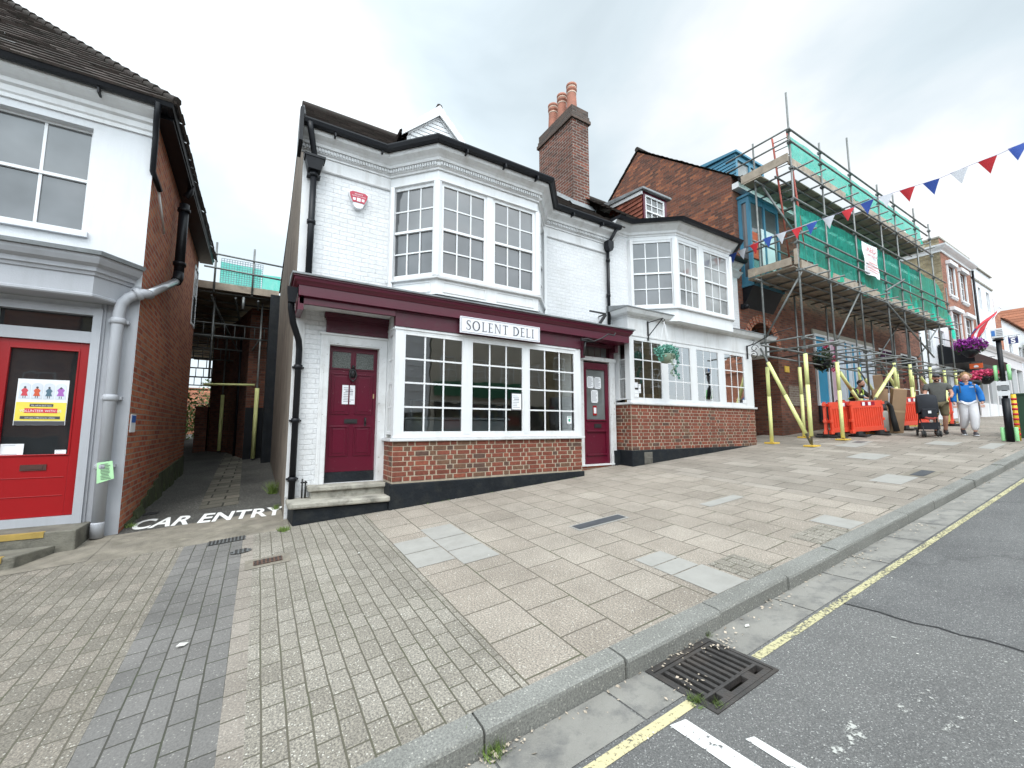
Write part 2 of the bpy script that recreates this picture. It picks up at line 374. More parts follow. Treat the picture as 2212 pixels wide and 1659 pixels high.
def wornpaint(name, col, wear=0.5, scale=60):
    m, n, b, o = newmat(name)
    tc = N(n, 'ShaderNodeTexCoord'); nz = N(n, 'ShaderNodeTexNoise', {'Vector': tc.outputs['UV'], 'Scale': scale, 'Detail': 6, 'Roughness': 0.75})
    nb = N(n, 'ShaderNodeTexNoise', {'Vector': tc.outputs['UV'], 'Scale': 4, 'Detail': 4})
    s_ = N(n, 'ShaderNodeMath', {0: N(n, 'ShaderNodeMath', {0: nb.outputs['Fac'], 1: 0.35}, operation='MULTIPLY').outputs[0], 1: nz.outputs['Fac']}, operation='ADD')
    f = ramp(n, s_.outputs[0], [(wear + 0.10, (0, 0, 0)), (wear + 0.16, (1, 1, 1))])
    b.inputs['Base Color'].default_value = c4(col); b.inputs['Roughness'].default_value = 0.7
    tr = N(n, 'ShaderNodeBsdfTransparent'); mx = N(n, 'ShaderNodeMixShader', {0: f}); n.links.new(tr.outputs[0], mx.inputs[1]); n.links.new(b.outputs[0], mx.inputs[2]); n.links.new(mx.outputs[0], o.inputs[0])
    return m
M = {}
JN = (0.105, 0.095, 0.072)
M['blocks'] = pavemat('grey_block_paving', (0.212, 0.194, 0.165), (0.238, 0.219, 0.187), (0.265, 0.245, 0.212), JN, 0.205, 0.108, 0.0055, 0.85, shift=(0.03, 0.02))
M['blocks_l'] = pavemat('brownish_block_paving', (0.168, 0.152, 0.128), (0.19, 0.172, 0.145), (0.22, 0.195, 0.165), JN, 0.205, 0.108, 0.0055, 0.7, shift=(0.1, 0.05))
M['strip'] = pavemat('blue_grey_block_paving', (0.136, 0.130, 0.124), (0.150, 0.144, 0.137), (0.168, 0.160, 0.152), (0.06, 0.058, 0.048), 0.205, 0.114, 0.0055, 0.3, shift=(0, 0.08), sbump=.2)
M['pink'] = pavemat('pinkish_block_paving', (0.225, 0.200, 0.172), (0.25, 0.222, 0.192), (0.28, 0.25, 0.218), JN, 0.22, 0.2, 0.006, 0.45, off=0.0, shift=(0, 0.1))
M['slabs'] = pavemat('buff_slab_paving', (0.265, 0.232, 0.196), (0.285, 0.25, 0.212), (0.31, 0.275, 0.235), (0.125, 0.108, 0.085), 0.405, 0.405, 0.007, 0.8, shift=(0.18, 0.30), moss=.4)
M['slabs_far'] = pavemat('mixed_slab_paving', (0.225, 0.20, 0.17), (0.262, 0.232, 0.198), (0.305, 0.274, 0.237), (0.085, 0.074, 0.06), 0.62, 0.42, 0.008, 0.4, shift=(0.18, 0.30), off=0.37)
M['road'] = asphalt('worn_asphalt', (0.118, 0.117, 0.114), (0.205, 0.203, 0.194), 190, 0.7, 0.35, 0.0)
M['road2'] = asphalt('older_smooth_asphalt', (0.092, 0.092, 0.091), (0.168, 0.167, 0.163), 200, 0.5, 0.6, 0.2)
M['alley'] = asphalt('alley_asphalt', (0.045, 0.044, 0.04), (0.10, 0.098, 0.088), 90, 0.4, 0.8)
M['concrete'] = paint('old_concrete', (0.23, 0.205, 0.165), 0.9, 0.35, 4, 0.7, (0.10, 0.09, 0.065), 0.8, 90)
M['granite'] = pavemat('granite_kerb_stone', (0.19, 0.19, 0.175), (0.22, 0.22, 0.205), (0.25, 0.25, 0.23), (0.2, 0.2, 0.19), 50, 50, 0.0, 0.55, moss=0)
M['gutterslab'] = paint('gutter_slab_concrete', (0.265, 0.255, 0.23), 0.85, 0.2, 2, 1.0, (0.10, 0.10, 0.10), 0.6, 150)
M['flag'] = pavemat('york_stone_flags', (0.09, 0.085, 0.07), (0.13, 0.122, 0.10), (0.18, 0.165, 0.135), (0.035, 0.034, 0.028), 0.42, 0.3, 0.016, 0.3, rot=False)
M['pale'] = paint('smooth_pale_slab', (0.325, 0.315, 0.29), 0.8, 0.08, 5, 0.3, (0.2, 0.19, 0.16), 0.2, 120)
M['earth'] = paint('bare_ground', (0.10, 0.10, 0.075), 0.95, 0.3, 0.5)
def sheet(mb, xs, ys, zf, dz=0.0):
    for i in range(len(xs) - 1):
        for j in range(len(ys) - 1):
            mb.q(*[(x, y, zf(x, y) + dz) for x, y in ((xs[i], ys[j]), (xs[i + 1], ys[j]), (xs[i + 1], ys[j + 1]), (xs[i], ys[j + 1]))])
def lin(a, b, n): return [a + (b - a) * i / n for i in range(n + 1)]
def rot3(p, c, a): return (c[0] + (p[0] - c[0]) * math.cos(a) - (p[1] - c[1]) * math.sin(a), c[1] + (p[0] - c[0]) * math.sin(a) + (p[1] - c[1]) * math.cos(a))
mb = MB()
X_ = [-400, -120, -40, -12, 0, 18, 40, 90, 250, 700]; Y_ = [-400, -100, -30, -9, 0, 1.86, 10, 20, 32, 60, 150, 700]
for i in range(len(X_) - 1):
    for j in range(len(Y_) - 1):
        g_ = lambda x, y: (min(max(gz(min(max(x, -40), 90), max(y, 1.86)) - 0.45, -9), 9))
        mb.q(*[(x, y, g_(x, y)) for x, y in ((X_[i], Y_[j]), (X_[i + 1], Y_[j]), (X_[i + 1], Y_[j + 1]), (X_[i], Y_[j + 1]))])
mb.build('ground', M['earth'], kind='structure')
KY0, KY1 = 1.86, 2.0
def pav(name, xs, ys, mat):
    mb = MB(); sheet(mb, xs, ys, gz); return mb.build(name, mat, kind='structure')
yl = [KY1, 3.2, 4.6, 6.1]
pav('block_pavement', [-14, -8, -4, -1.47], [KY1, 3.2, 4.6, 6.1, 7.6], M['blocks_l'])
pav('block_pavement', [-1.47, -0.645], yl, M['blocks_l'])
pav('block_pavement', [-0.645, -0.083], yl, M['strip'])
pav('block_pavement', [-0.083, 0.022], yl, M['pink'])
pav('block_pavement', [0.022, 0.7, 1.315], [KY1, 3.2, 4.6, 6.1], M['blocks'])
pav('block_pavement', [0.36, 1.315], [6.1, 6.75], M['blocks'])
pav('slab_pavement', lin(1.315, 6.6, 4), [KY1, 3.2, 4.6, 6.1, 6.7], M['slabs'])
pav('slab_pavement', lin(6.6, 18, 6) + lin(18, 60, 8)[1:], [KY1, 3.2, 4.6, 6.1, 7.2], M['slabs_far'])
# the alley: bitumen with a strip of worn flags down the middle, a concrete apron at its mouth
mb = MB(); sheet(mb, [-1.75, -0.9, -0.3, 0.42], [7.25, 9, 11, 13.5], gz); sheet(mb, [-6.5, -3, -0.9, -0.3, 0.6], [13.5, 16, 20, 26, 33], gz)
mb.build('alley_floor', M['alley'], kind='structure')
mb = MB(); sheet(mb, [-1.47, -0.9, -0.3, 0.36], [6.1, 6.7, 7.25], gz); mb.build('alley_apron', M['concrete'], kind='structure')
mb = MB()
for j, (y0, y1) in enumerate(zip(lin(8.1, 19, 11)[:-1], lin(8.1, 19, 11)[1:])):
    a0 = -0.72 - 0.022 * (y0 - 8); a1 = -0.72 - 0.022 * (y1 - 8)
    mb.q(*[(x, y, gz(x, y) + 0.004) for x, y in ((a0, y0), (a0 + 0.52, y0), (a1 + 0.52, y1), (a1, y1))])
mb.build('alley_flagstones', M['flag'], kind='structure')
# replaced slabs
def patch(name, polys, mat, dz=0.004, th=None):
    mb = MB()
    for p in polys: mb.q(*[(x, y, gz(x, y) + dz) for x, y in p])
    return mb.build(name, mat, kind='structure')
gp = 0.006
def rect(x0, x1, y0, y1): return [(x0 + gp, y0 + gp), (x1 - gp, y0 + gp), (x1 - gp, y1 - gp), (x0 + gp, y1 - gp)]
patch('pale_slabs', [rect(1.315, 1.71, 4.27, 4.675), rect(1.315, 1.71, 3.865, 4.27), rect(1.71, 2.105, 4.50, 4.95), rect(1.71, 2.105, 4.09, 4.50), rect(1.71, 2.105, 3.69, 4.09)], M['pale'])
patch('pale_slabs', [rect(3.02, 3.39, 2.41, 2.62), rect(3.02, 3.39, 2.62, 2.83), rect(3.02, 3.42, 2.0, 2.41), rect(5.4, 5.78, 2.02, 2.42), rect(5.1, 5.9, 3.42, 3.6), rect(12.1, 12.9, 4.3, 4.75), rect(13.4, 14.6, 2.35, 2.6), rect(10.4, 11.3, 3.4, 3.9), rect(8.2, 9.0, 2.4, 2.8), rect(13.6, 14.4, 3.0, 3.5)], M['pale'])
patch('small_block_infill', [rect(3.45, 3.85, 2.0, 2.38), rect(4.7, 5.35, 2.0, 2.3)], M['blocks'], 0.004)
# kerb stones and gutter slabs
mb = MB(); x = -7.3
random.seed(3)
while x < 60:
    L = 0.92 if x < 20 else 3.0
    a, b_ = x + 0.006, x + L - 0.006; jz = random.uniform(-0.006, 0.006); jy = random.uniform(-0.012, 0.008)
    z0, z1 = gz(a, 1.86) + jz + 0.004, gz(b_, 1.86) + jz + 0.004
    ins = [(KY1, 0.0), (KY0 + 0.025 + jy, 0.0), (KY0 + 0.007 + jy, -0.008), (KY0 + jy, -0.024), (KY0 - 0.004 + jy, -0.3), (KY1, -0.3)]
    vs = [(a, y, z0 + dz + (0.0045 * (y > 1.95))) for y, dz in ins] + [(b_, y, z1 + dz + (0.0045 * (y > 1.95))) for y, dz in ins]; k = len(ins)
    mb.mesh(vs, [tuple(range(k)), tuple(range(k, 2 * k))[::-1]] + [(i, (i + 1) % k, k + (i + 1) % k, k + i) for i in range(k)])
    x += L
mb.build('kerb', M['granite'], kind='structure')
mb = MB(); js = [-7, -5, -3.5, -2.2, -1.4, -0.6, 0.2, 1.0, 1.73, 2.03, None, 2.62, 3.5, 4.3, 4.9, 5.8, 6.6, 7.5, 8.3, 9.2, 10.1, 11, 12, 13, 14.5, 16, 18, 21, 25, 30, 40, 60]
for a, b_ in zip(js[:-1], js[1:]):
    if a is None or b_ is None: continue
    mb.q(*[(x, y, rz(x, y) + 0.004) for x, y in ((a + .006, 1.57), (b_ - .006, 1.57), (b_ - .006, 1.855), (a + .006, 1.855))])
mb.build('gutter_slabs', M['gutterslab'], kind='structure')
def roadsheet(name, xs, ys, mat):
    mb = MB(); sheet(mb, xs, ys, rz); return mb.build(name, mat, kind='structure')
roadsheet('road', [-60, -20, -7, 0, 2.04], [-5.2, -3, -1.5, 0.2, 1.857], M['road'])
roadsheet('road', [2.04, 2.6], [-5.2, -3, -1.5, 0.2, 1.395], M['road'])
roadsheet('road', [2.6, 3.78], [-5.2, -3, -1.5, 0.2, 1.857], M['road'])
roadsheet('road', [3.78, 8, 18, 35, 60, 130], [-5.2, -3, -1.5, 0.2, 1.857], M['road2'])
mb = MB()
for a, b_ in ((-60, -7), (-7, 18), (18, 130)):
    mb.q(*[(x, y, rz(x, -5.2) + 0.12 + (0.1 if y < -6 else 0)) for x, y in ((a, -9.5), (b_, -9.5), (b_, -5.2), (a, -5.2))])
    mb.q(*[(x, -5.2, rz(x, -5.2) + z) for x, z in ((a, -0.1), (b_, -0.1), (b_, 0.12), (a, 0.12))])
mb.build('opposite_pavement', M['slabs_far'], kind='structure')
# painted lines
M['yellow'] = wornpaint('worn_yellow_paint', (0.50, 0.46, 0.27), 0.51, 45); M['yellow2'] = wornpaint('thick_yellow_paint', (0.55, 0.49, 0.29), 0.46, 45)
M['whiteline'] = wornpaint('worn_white_paint', (0.72, 0.72, 0.70), 0.42, 30); M['faint'] = wornpaint('scuffed_white_paint', (0.45, 0.45, 0.42), 0.66, 12)
mb = MB()
for a, b_ in ((2.64, 6), (6, 12), (12, 18), (18, 60)): mb.q(*[(x, y, rz(x, y) + 0.004) for x, y in ((a, 1.495), (b_, 1.495), (b_, 1.55), (a, 1.55))])
mb.build('yellow_line', M['yellow'], kind='structure')
mb = MB()
for a, b_ in ((-7, 2.01),): mb.q(*[(x, y, rz(x, y) + 0.004) for x, y in ((a, 1.482), (b_, 1.482), (b_, 1.54), (a, 1.54))])
mb.build('yellow_line', M['yellow2'], kind='structure')
mb = MB()
for p in ([(1.79, 1.475), (1.885, 1.455), (1.89, 0.5), (1.79, 0.5)], [(1.985, 1.215), (2.03, 1.20), (2.03, 0.9), (1.975, 0.9)]): mb.q(*[(x, y, rz(x, y) + 0.004) for x, y in p])
mb.build('bay_marking', M['whiteline'], kind='structure')
mb = MB()
for p in ([(3.42, 1.46), (3.50, 1.46), (3.62, 0.5), (3.54, 0.5)], [(2.2, 1.1), (2.5, 1.1), (2.5, 0.6), (2.2, 0.6)], [(2.7, 0.9), (3.0, 0.95), (3.0, 0.5), (2.7, 0.5)]): mb.q(*[(x, y, rz(x, y) + 0.004) for x, y in p])
mb.build('scuffed_marking', M['faint'], kind='structure')
mb = MB(); pts = [(3.79 + random.uniform(-.02, .02), 1.5 - 0.1 * i) for i in range(26)]
for (xa, ya), (xb, yb) in zip(pts[:-1], pts[1:]): mb.q(*[(x, y, rz(x, y) + 0.003) for x, y in ((xa - .008, ya), (xa + .01, ya), (xb + .01, yb), (xb - .008, yb))])
mb.build('tar_joint', paint('black_tar_joint', (0.02, 0.02, 0.02), 0.7), kind='structure')
M['cream'] = wornpaint('white_lettering_paint', (0.8, 0.8, 0.78), 0.22, 16)
def textmesh(name, body, size, mat, fn, parent=None, ext=0.0, off=0.0, spacing=1.0, xscale=1.0, align='LEFT', **kw):
    cu = bpy.data.curves.new('t', 'FONT'); cu.body = body; cu.size = size; cu.extrude = ext; cu.offset = off; cu.space_character = spacing; cu.align_x = align
    ob = bpy.data.objects.new('t', cu); COL.objects.link(ob); dg = bpy.context.evaluated_depsgraph_get(); me = bpy.data.meshes.new_from_object(ob.evaluated_get(dg))
    bpy.data.objects.remove(ob)
    mb = MB(); mb.mesh([fn(v.co.x * xscale, v.co.y, v.co.z) for v in me.vertices], [tuple(p.vertices) for p in me.polygons])
    return mb.build(name, mat, parent, fix=False, **kw)
def lay(x, y, z):
    a = R(-16.2); X = -1.40 + x * math.cos(a) - y * math.sin(a) * 0.25; Y = 7.42 + x * math.sin(a) + y
    return (X, Y, gz(X, Y) + 0.005)
textmesh('car_entry_lettering', 'CAR ENTRY', 0.74, M['cream'], lay, off=0.02, spacing=1.03, xscale=0.45, kind='structure')
# ------------------------------------------------------------------ building materials
WHITE = (0.74, 0.745, 0.75)
def whitebrick(name, bump=0.6, dirt=0.4):
    m = brickmat(name, (0.655, 0.665, 0.68), (0.67, 0.68, 0.695), (0.685, 0.695, 0.71), (0.62, 0.625, 0.635), 0.225, 0.072, 0.006, bump, dirt, (0.42, 0.41, 0.38), 1.0, rough=0.6, wobs=0.05)
    return m
M['wbrick'] = whitebrick('white_painted_brick'); M['white'] = paint('white_gloss_paint', (0.70, 0.71, 0.72), 0.35, 0.04, 2, 0.35, (0.42, 0.40, 0.36), streak=True)
M['white_old'] = paint('weathered_white_paint', (0.66, 0.665, 0.67), 0.5, 0.08, 3, 0.45, (0.30, 0.28, 0.25), 0.3, 40, streak=True)
M['white_chip'] = paint('chipped_white_paint', (0.68, 0.685, 0.69), 0.5, 0.06, 3, 0.45, (0.33, 0.31, 0.28), chip=1.5, chipcol=(0.22, 0.20, 0.17))
M['render'] = paint('white_rendered_wall', (0.66, 0.675, 0.70), 0.75, 0.06, 1.2, 0.3, (0.45, 0.45, 0.45), 0.25, 60, streak=True)
M['maroon'] = paint('maroon_gloss_paint', (0.085, 0.004, 0.019), 0.30, 0.10, 2, 0.25, (0.06, 0.02, 0.03), chip=0, chipcol=(0.5, 0.42, 0.42))
M['maroon_dull'] = paint('dull_maroon_paint', (0.066, 0.006, 0.018), 0.55, 0.15, 3, 0.5, (0.05, 0.035, 0.035), 0.2, 40)
M['maroon_door'] = paint('maroon_door_paint', (0.10, 0.003, 0.018), 0.28, 0.08, 2, 0.2, (0.06, 0.01, 0.02), chip=0.6, chipcol=(0.35, 0.22, 0.22))
M['red'] = paint('red_door_paint', (0.30, 0.003, 0.006), 0.35, 0.08, 2, 0.2, (0.25, 0.01, 0.01))
M['greypaint'] = paint('pale_grey_paint', (0.40, 0.41, 0.44), 0.5, 0.06, 2, 0.3, (0.25, 0.25, 0.25), 0.2, 60, streak=True)
M['black'] = paint('black_gutter_paint', (0.008, 0.009, 0.012), 0.42, 0.2, 4, 0.2, (0.03, 0.03, 0.03), spec=.25)
M['plinth'] = paint('black_bitumen_plinth', (0.010, 0.013, 0.017), 0.6, 0.3, 3, 0.45, (0.045, 0.045, 0.04), 0.7, 30, spec=.25)
M['lead'] = paint('weathered_lead', (0.22, 0.235, 0.245), 0.55, 0.25, 4, 0.5, (0.10, 0.11, 0.10), 0.4, 25)
M['stone'] = paint('worn_step_stone', (0.36, 0.34, 0.29), 0.85, 0.25, 5, 0.9, (0.05, 0.048, 0.04), 0.8, 60)
M['tile'] = paint('dark_clay_tile', (0.070, 0.052, 0.042), 0.85, 0.5, 9, 0.7, (0.035, 0.036, 0.028), 0.8, 40)
M['tile_red'] = paint('red_clay_tile', (0.22, 0.075, 0.045), 0.85, 0.4, 9, 0.5, (0.09, 0.05, 0.04), 0.6, 40)
M['redbrick'] = brickmat('old_red_brick', (0.29, 0.07, 0.04), (0.39, 0.105, 0.055), (0.46, 0.16, 0.078), (0.34, 0.26, 0.20), 0.225, 0.078, 0.010, 0.7, 0.3)
M['gablebrick'] = brickmat('tile_hung_gable_brick', (0.095, 0.042, 0.03), (0.15, 0.056, 0.036), (0.24, 0.083, 0.045), (0.15, 0.115, 0.095), 0.225, 0.078, 0.007, 0.9, 0.4, tint2=(0.36, 0.13, 0.06))
M['brownbrick'] = brickmat('dark_brown_brick', (0.11, 0.04, 0.028), (0.17, 0.062, 0.04), (0.23, 0.085, 0.052), (0.13, 0.10, 0.08), 0.225, 0.076, 0.009, 0.7, 0.5)
M['chimbrick'] = brickmat('chimney_brick', (0.075, 0.032, 0.025), (0.13, 0.045, 0.03), (0.20, 0.065, 0.04), (0.28, 0.25, 0.22), 0.225, 0.076, 0.010, 0.8, 0.75, (0.045, 0.035, 0.03))
M['yellowbrick'] = brickmat('stock_brick', (0.20, 0.16, 0.085), (0.28, 0.225, 0.13), (0.33, 0.27, 0.16), (0.25, 0.22, 0.17), 0.225, 0.076, 0.010, 0.6, 0.6)
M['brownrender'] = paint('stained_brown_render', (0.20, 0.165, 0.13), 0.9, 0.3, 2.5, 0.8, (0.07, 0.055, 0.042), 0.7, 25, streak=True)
M['glass'] = glassmat('shop_glass', refl=3.3); M['glass_up'] = darkglass('upstairs_glass', (0.105, 0.11, 0.115), 1.0)
M['glass_side'] = darkglass('net_curtain_glass', (0.22, 0.22, 0.215), 1.0, var=0.5); M['glass_low'] = darkglass('lower_sash_glass', (0.07, 0.073, 0.078), 1.0, var=.35); M['glass_dark'] = darkglass('unlit_glass', (0.02, 0.022, 0.024), 1.0)  # lower sash base colour darker, standing in for its weaker reflection
M['frosted'] = paint('frosted_door_glass', (0.10, 0.11, 0.10), 0.15, 0.7, 60, bump=1.0, bscale=90)
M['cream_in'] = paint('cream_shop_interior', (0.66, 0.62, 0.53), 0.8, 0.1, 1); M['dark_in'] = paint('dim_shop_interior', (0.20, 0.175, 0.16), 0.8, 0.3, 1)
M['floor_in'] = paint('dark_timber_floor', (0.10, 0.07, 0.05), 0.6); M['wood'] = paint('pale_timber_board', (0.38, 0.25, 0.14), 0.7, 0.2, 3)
M['iron'] = paint('wrought_iron', (0.015, 0.015, 0.016), 0.5); M['paper'] = paint('white_paper', (0.75, 0.76, 0.78), 0.7, 0.04)
M['ink'] = paint('grey_printed_text', (0.30, 0.30, 0.33), 0.7); M['inkd'] = paint('dark_printed_text', (0.06, 0.06, 0.07), 0.7)
def facebricks(mb, p0, u, L, zt, zbf, proj=0.006, seed=1, rh=0.073):
    """Flemish-bond bricks as real blocks on a mortar bed; p0 = (x,y) start, u = unit direction, top zt, bottom function zbf(d)"""
    rnd = random.Random(seed); n = Vector((u[1], -u[0], 0)); U = Vector((u[0], u[1], 0)); k = 0; z = zt - 0.008
    while z > -0.5:
        d = 0.0 if k % 2 == 0 else -0.115 - 0.06; st = (k % 2 == 0); a = d
        while a < L:
            w_ = 0.215 if st else 0.103
            x0, x1 = max(a, 0.0), min(a + w_, L); st = not st
            if x1 - x0 > 0.02 and z - 0.03 > zbf((x0 + x1) / 2):
                t = rnd.random(); dk = rnd.random()
                c = (0.150 + 0.06 * t, 0.048 + 0.018 * t, 0.032 + 0.011 * t)
                if dk < 0.08: c = (0.10, 0.058, 0.045)
                elif dk < 0.2: c = (0.145, 0.078, 0.05)
                elif dk > 0.93: c = (0.23, 0.07, 0.042)
                mb.col = c; pr = proj + rnd.uniform(-0.002, 0.003); hz = rnd.uniform(-0.002, 0.002)
                P = Vector((p0[0], p0[1], 0)); zc0, zc1 = z - (rh - 0.011) + hz, z + hz; j = 0.004
                A = P + U * (x0 + 0.005); B = P + U * (x1 - 0.005)
                vs = [A + Vector((0, 0, zc0)), B + Vector((0, 0, zc0)), B + Vector((0, 0, zc1)), A + Vector((0, 0, zc1))]
                f = [v + n * pr + U * s_ * j + Vector((0, 0, t_ * j)) for v, (s_, t_) in zip(vs, ((1, 1), (-1, 1), (-1, -1), (1, -1)))]
                mb.mesh(vs + f, [(4, 5, 6, 7), (0, 1, 5, 4), (1, 2, 6, 5), (2, 3, 7, 6), (3, 0, 4, 7)])
            a += w_ + 0.011
        z -= rh; k += 1
    mb.col = None
def tonemat(name, var=0.35):
    m, n, b, o = newmat(name)
    a = N(n, 'ShaderNodeVertexColor'); a.layer_name = 'tone'
    tc = N(n, 'ShaderNodeTexCoord'); nz = N(n, 'ShaderNodeTexNoise', {'Vector': tc.outputs['Object'], 'Scale': 30, 'Detail': 7, 'Roughness': 0.7})
    c = mixc(n, var * 1.6, a.outputs[0], ramp(n, nz.outputs['Fac'], [(0.3, (0.2, 0.2, 0.2)), (0.7, (0.8, 0.8, 0.8))]), 'OVERLAY')
    n.links.new(c, b.inputs['Base Color']); b.inputs['Roughness'].default_value = 0.85; b.inputs['Specular IOR Level'].default_value = 0.3
    bp = N(n, 'ShaderNodeBump', {'Height': nz.outputs['Fac'], 'Strength': 0.6, 'Distance': 0.006}); n.links.new(bp.outputs[0], b.inputs['Normal'])
    return m
M['facebrick'] = tonemat('red_face_brick'); M['mortar'] = paint('buff_mortar', (0.42, 0.355, 0.27), 0.95, 0.15, 8, 0.3, (0.2, 0.17, 0.13), 0.6, 80)
def wall(mb, p0, p1, z0, z1, holes=(), depth=0.12, th=0.0):
    """vertical wall quad from p0 to p1 (x,y) with rectangular holes (d0,d1,z0,z1) and reveals running back"""
    P0 = Vector((p0[0], p0[1], 0)); U = Vector((p1[0] - p0[0], p1[1] - p0[1], 0)); L = U.length; U /= L; Nn = Vector((U.y, -U.x, 0))
    ds = sorted(set([0, L] + [h for q in holes for h in q[:2]])); zs = sorted(set([z0, z1] + [h for q in holes for h in q[2:4]]))
    pt = lambda d, z, b=0.0: P0 + U * d - Nn * b + Vector((0, 0, z))
    for i in range(len(ds) - 1):
        for j in range(len(zs) - 1):
            cd_, cz = (ds[i] + ds[i + 1]) / 2, (zs[j] + zs[j + 1]) / 2
            if any(h[0] < cd_ < h[1] and h[2] < cz < h[3] for h in holes): continue
            mb.q(pt(ds[i], zs[j]), pt(ds[i + 1], zs[j]), pt(ds[i + 1], zs[j + 1]), pt(ds[i], zs[j + 1]))
    for h in holes:
        a, b_, c, d = h[:4]
        for (A, B) in (((a, c), (b_, c)), ((b_, c), (b_, d)), ((b_, d), (a, d)), ((a, d), (a, c))):
            mb.q(pt(*A), pt(*B), pt(B[0], B[1], depth), pt(A[0], A[1], depth))
def window(parent, p0, p1, z0, z1, cols, rows, glass, mat=None, fr=0.05, bar=0.022, meet=True, inset=0.0, fproj=0.0, gz_=0.03, name='window', meetz=None, sill=False):
    """sash or casement between plan points p0,p1: frame, glazing bars and one pane"""
    mat = mat or M['white']
    P0 = Vector((p0[0], p0[1], 0)); U = Vector((p1[0] - p0[0], p1[1] - p0[1], 0)); L = U.length; U /= L; Nn = Vector((U.y, -U.x, 0)); Z = Vector((0, 0, 1))
    mb = MB(); P0 = P0 - Nn * inset
    def b(d0, d1, a, c, f0, f1): mb.obox(P0 + U * (d0 + d1) / 2 + Z * (a + c) / 2 + Nn * (f0 + f1) / 2, U * (d1 - d0) / 2, Nn * (f1 - f0) / 2, Z * (c - a) / 2)
    f = fr
    b(0, f, z0, z1, -0.04, fproj); b(L - f, L, z0, z1, -0.04, fproj); b(f, L - f, z1 - f, z1, -0.04, fproj); b(f, L - f, z0, z0 + f * 1.3, -0.04, fproj)
    iw, iz0, iz1 = L - 2 * f, z0 + f * 1.3, z1 - f
    mz = meetz if meetz else (iz0 + iz1) / 2
    if meet: b(f, L - f, mz - 0.02, mz + 0.02, -0.035, fproj + 0.004)
    for i in range(1, cols): b(f + iw * i / cols - bar / 2, f + iw * i / cols + bar / 2, iz0, iz1, -0.03, fproj - 0.012)
    for j in range(1, rows):
        if meet:
            h = rows // 2
            if j == h: continue
            z = iz0 + (mz - iz0) * j / h if j < h else mz + (iz1 - mz) * (j - h) / h
        else: z = iz0 + (iz1 - iz0) * j / rows
        b(f, L - f, z - bar / 2, z + bar / 2, -0.028, fproj - 0.010)
    w_ = mb.build(name, mat, parent)
    g = MB(); pt = lambda d, z, n_=0.0: P0 + U * d + Z * z - Nn * (0.02 + n_)
    if glass == M['glass']: g.q(pt(f, iz0), pt(L - f, iz0), pt(L - f, iz1), pt(f, iz1))
    elif meet:
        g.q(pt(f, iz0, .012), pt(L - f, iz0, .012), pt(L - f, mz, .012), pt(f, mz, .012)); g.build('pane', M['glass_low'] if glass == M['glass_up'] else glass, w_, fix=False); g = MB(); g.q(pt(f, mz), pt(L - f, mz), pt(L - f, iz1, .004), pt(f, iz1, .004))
    else: g.q(pt(f, iz0), pt(L - f, iz0), pt(L - f, iz1), pt(f, iz1))
    g.build('pane', glass, w_, fix=False)
    return w_
def tiles(mb, e0, e1, r1, r0, rows, th=0.022, jit=0.008, seg=0, seed=5):
    """a roof slope in overlapping courses: eave e0-e1, ridge r0-r1"""
    rnd = random.Random(seed); e0, e1, r0, r1 = map(Vector, (e0, e1, r0, r1)); nn = (e1 - e0).cross(r0 - e0).normalized()
    if nn.z < 0: nn = -nn
    for j in range(rows):
        a, c = j / rows, (j + 1) / rows
        A0, A1 = e0.lerp(r0, a), e1.lerp(r1, a); C0, C1 = e0.lerp(r0, c), e1.lerp(r1, c)
        m = seg or max(1, int((A1 - A0).length / 0.17))
        for i in range(m):
            s0, s1 = i / m, (i + 1) / m; o0 = th + rnd.uniform(0, jit)
            if rnd.random() < 0.03: o0 += 0.014
            p = [A0.lerp(A1, s0), A0.lerp(A1, s1), C0.lerp(C1, s1), C0.lerp(C1, s0)]
            t = 0.55 + rnd.random() * 0.7
            mb.col = (t, t, t)
            dn = (e0 - r0).normalized() * rnd.uniform(0, 0.012)
            mb.q(p[0] + nn * o0 + dn, p[1] + nn * (o0 + rnd.uniform(-.003, .003)) + dn, p[2] + nn * 0.004, p[3] + nn * 0.004)
            mb.q(p[0] - nn * 0.005 + dn, p[1] - nn * 0.005 + dn, p[1] + nn * o0 + dn, p[0] + nn * o0 + dn)
    mb.col = None
def tilemat(name, col, dirtcol, dirt=0.7):
    m, n, b, o = newmat(name)
    a = N(n, 'ShaderNodeVertexColor'); a.layer_name = 'tone'
    tc = N(n, 'ShaderNodeTexCoord'); nz = N(n, 'ShaderNodeTexNoise', {'Vector': tc.outputs['Object'], 'Scale': 14, 'Detail': 7, 'Roughness': 0.7})
    c = mixc(n, 1.0, a.outputs[0], col, 'MULTIPLY'); f = ramp(n, nz.outputs['Fac'], [(0.45, (0, 0, 0)), (0.65, (dirt,) * 3)]); c = mixc(n, f, c, dirtcol)
    n.links.new(c, b.inputs['Base Color']); b.inputs['Roughness'].default_value = 0.9; b.inputs['Specular IOR Level'].default_value = 0.25
    bp = N(n, 'ShaderNodeBump', {'Height': nz.outputs['Fac'], 'Strength': 0.7, 'Distance': 0.01}); n.links.new(bp.outputs[0], b.inputs['Normal'])
    return m
M['tiles'] = tilemat('dark_roof_tiles', (0.072, 0.056, 0.05), (0.042, 0.044, 0.036)); M['tiles_r'] = tilemat('red_hung_tiles', (0.26, 0.085, 0.055), (0.12, 0.06, 0.045), 0.5)
M['tiles_far'] = tilemat('orange_roof_tiles', (0.30, 0.12, 0.07), (0.16, 0.08, 0.05), 0.6)
def pipe(mb, pts, r, n=10, collars=()):
    mb.tube(pts, r, n)
    for c in collars:
        c = Vector(c); mb.tube([c + Vector((0, 0, -0.03)), c + Vector((0, 0, 0.03))], r * 1.3, n)
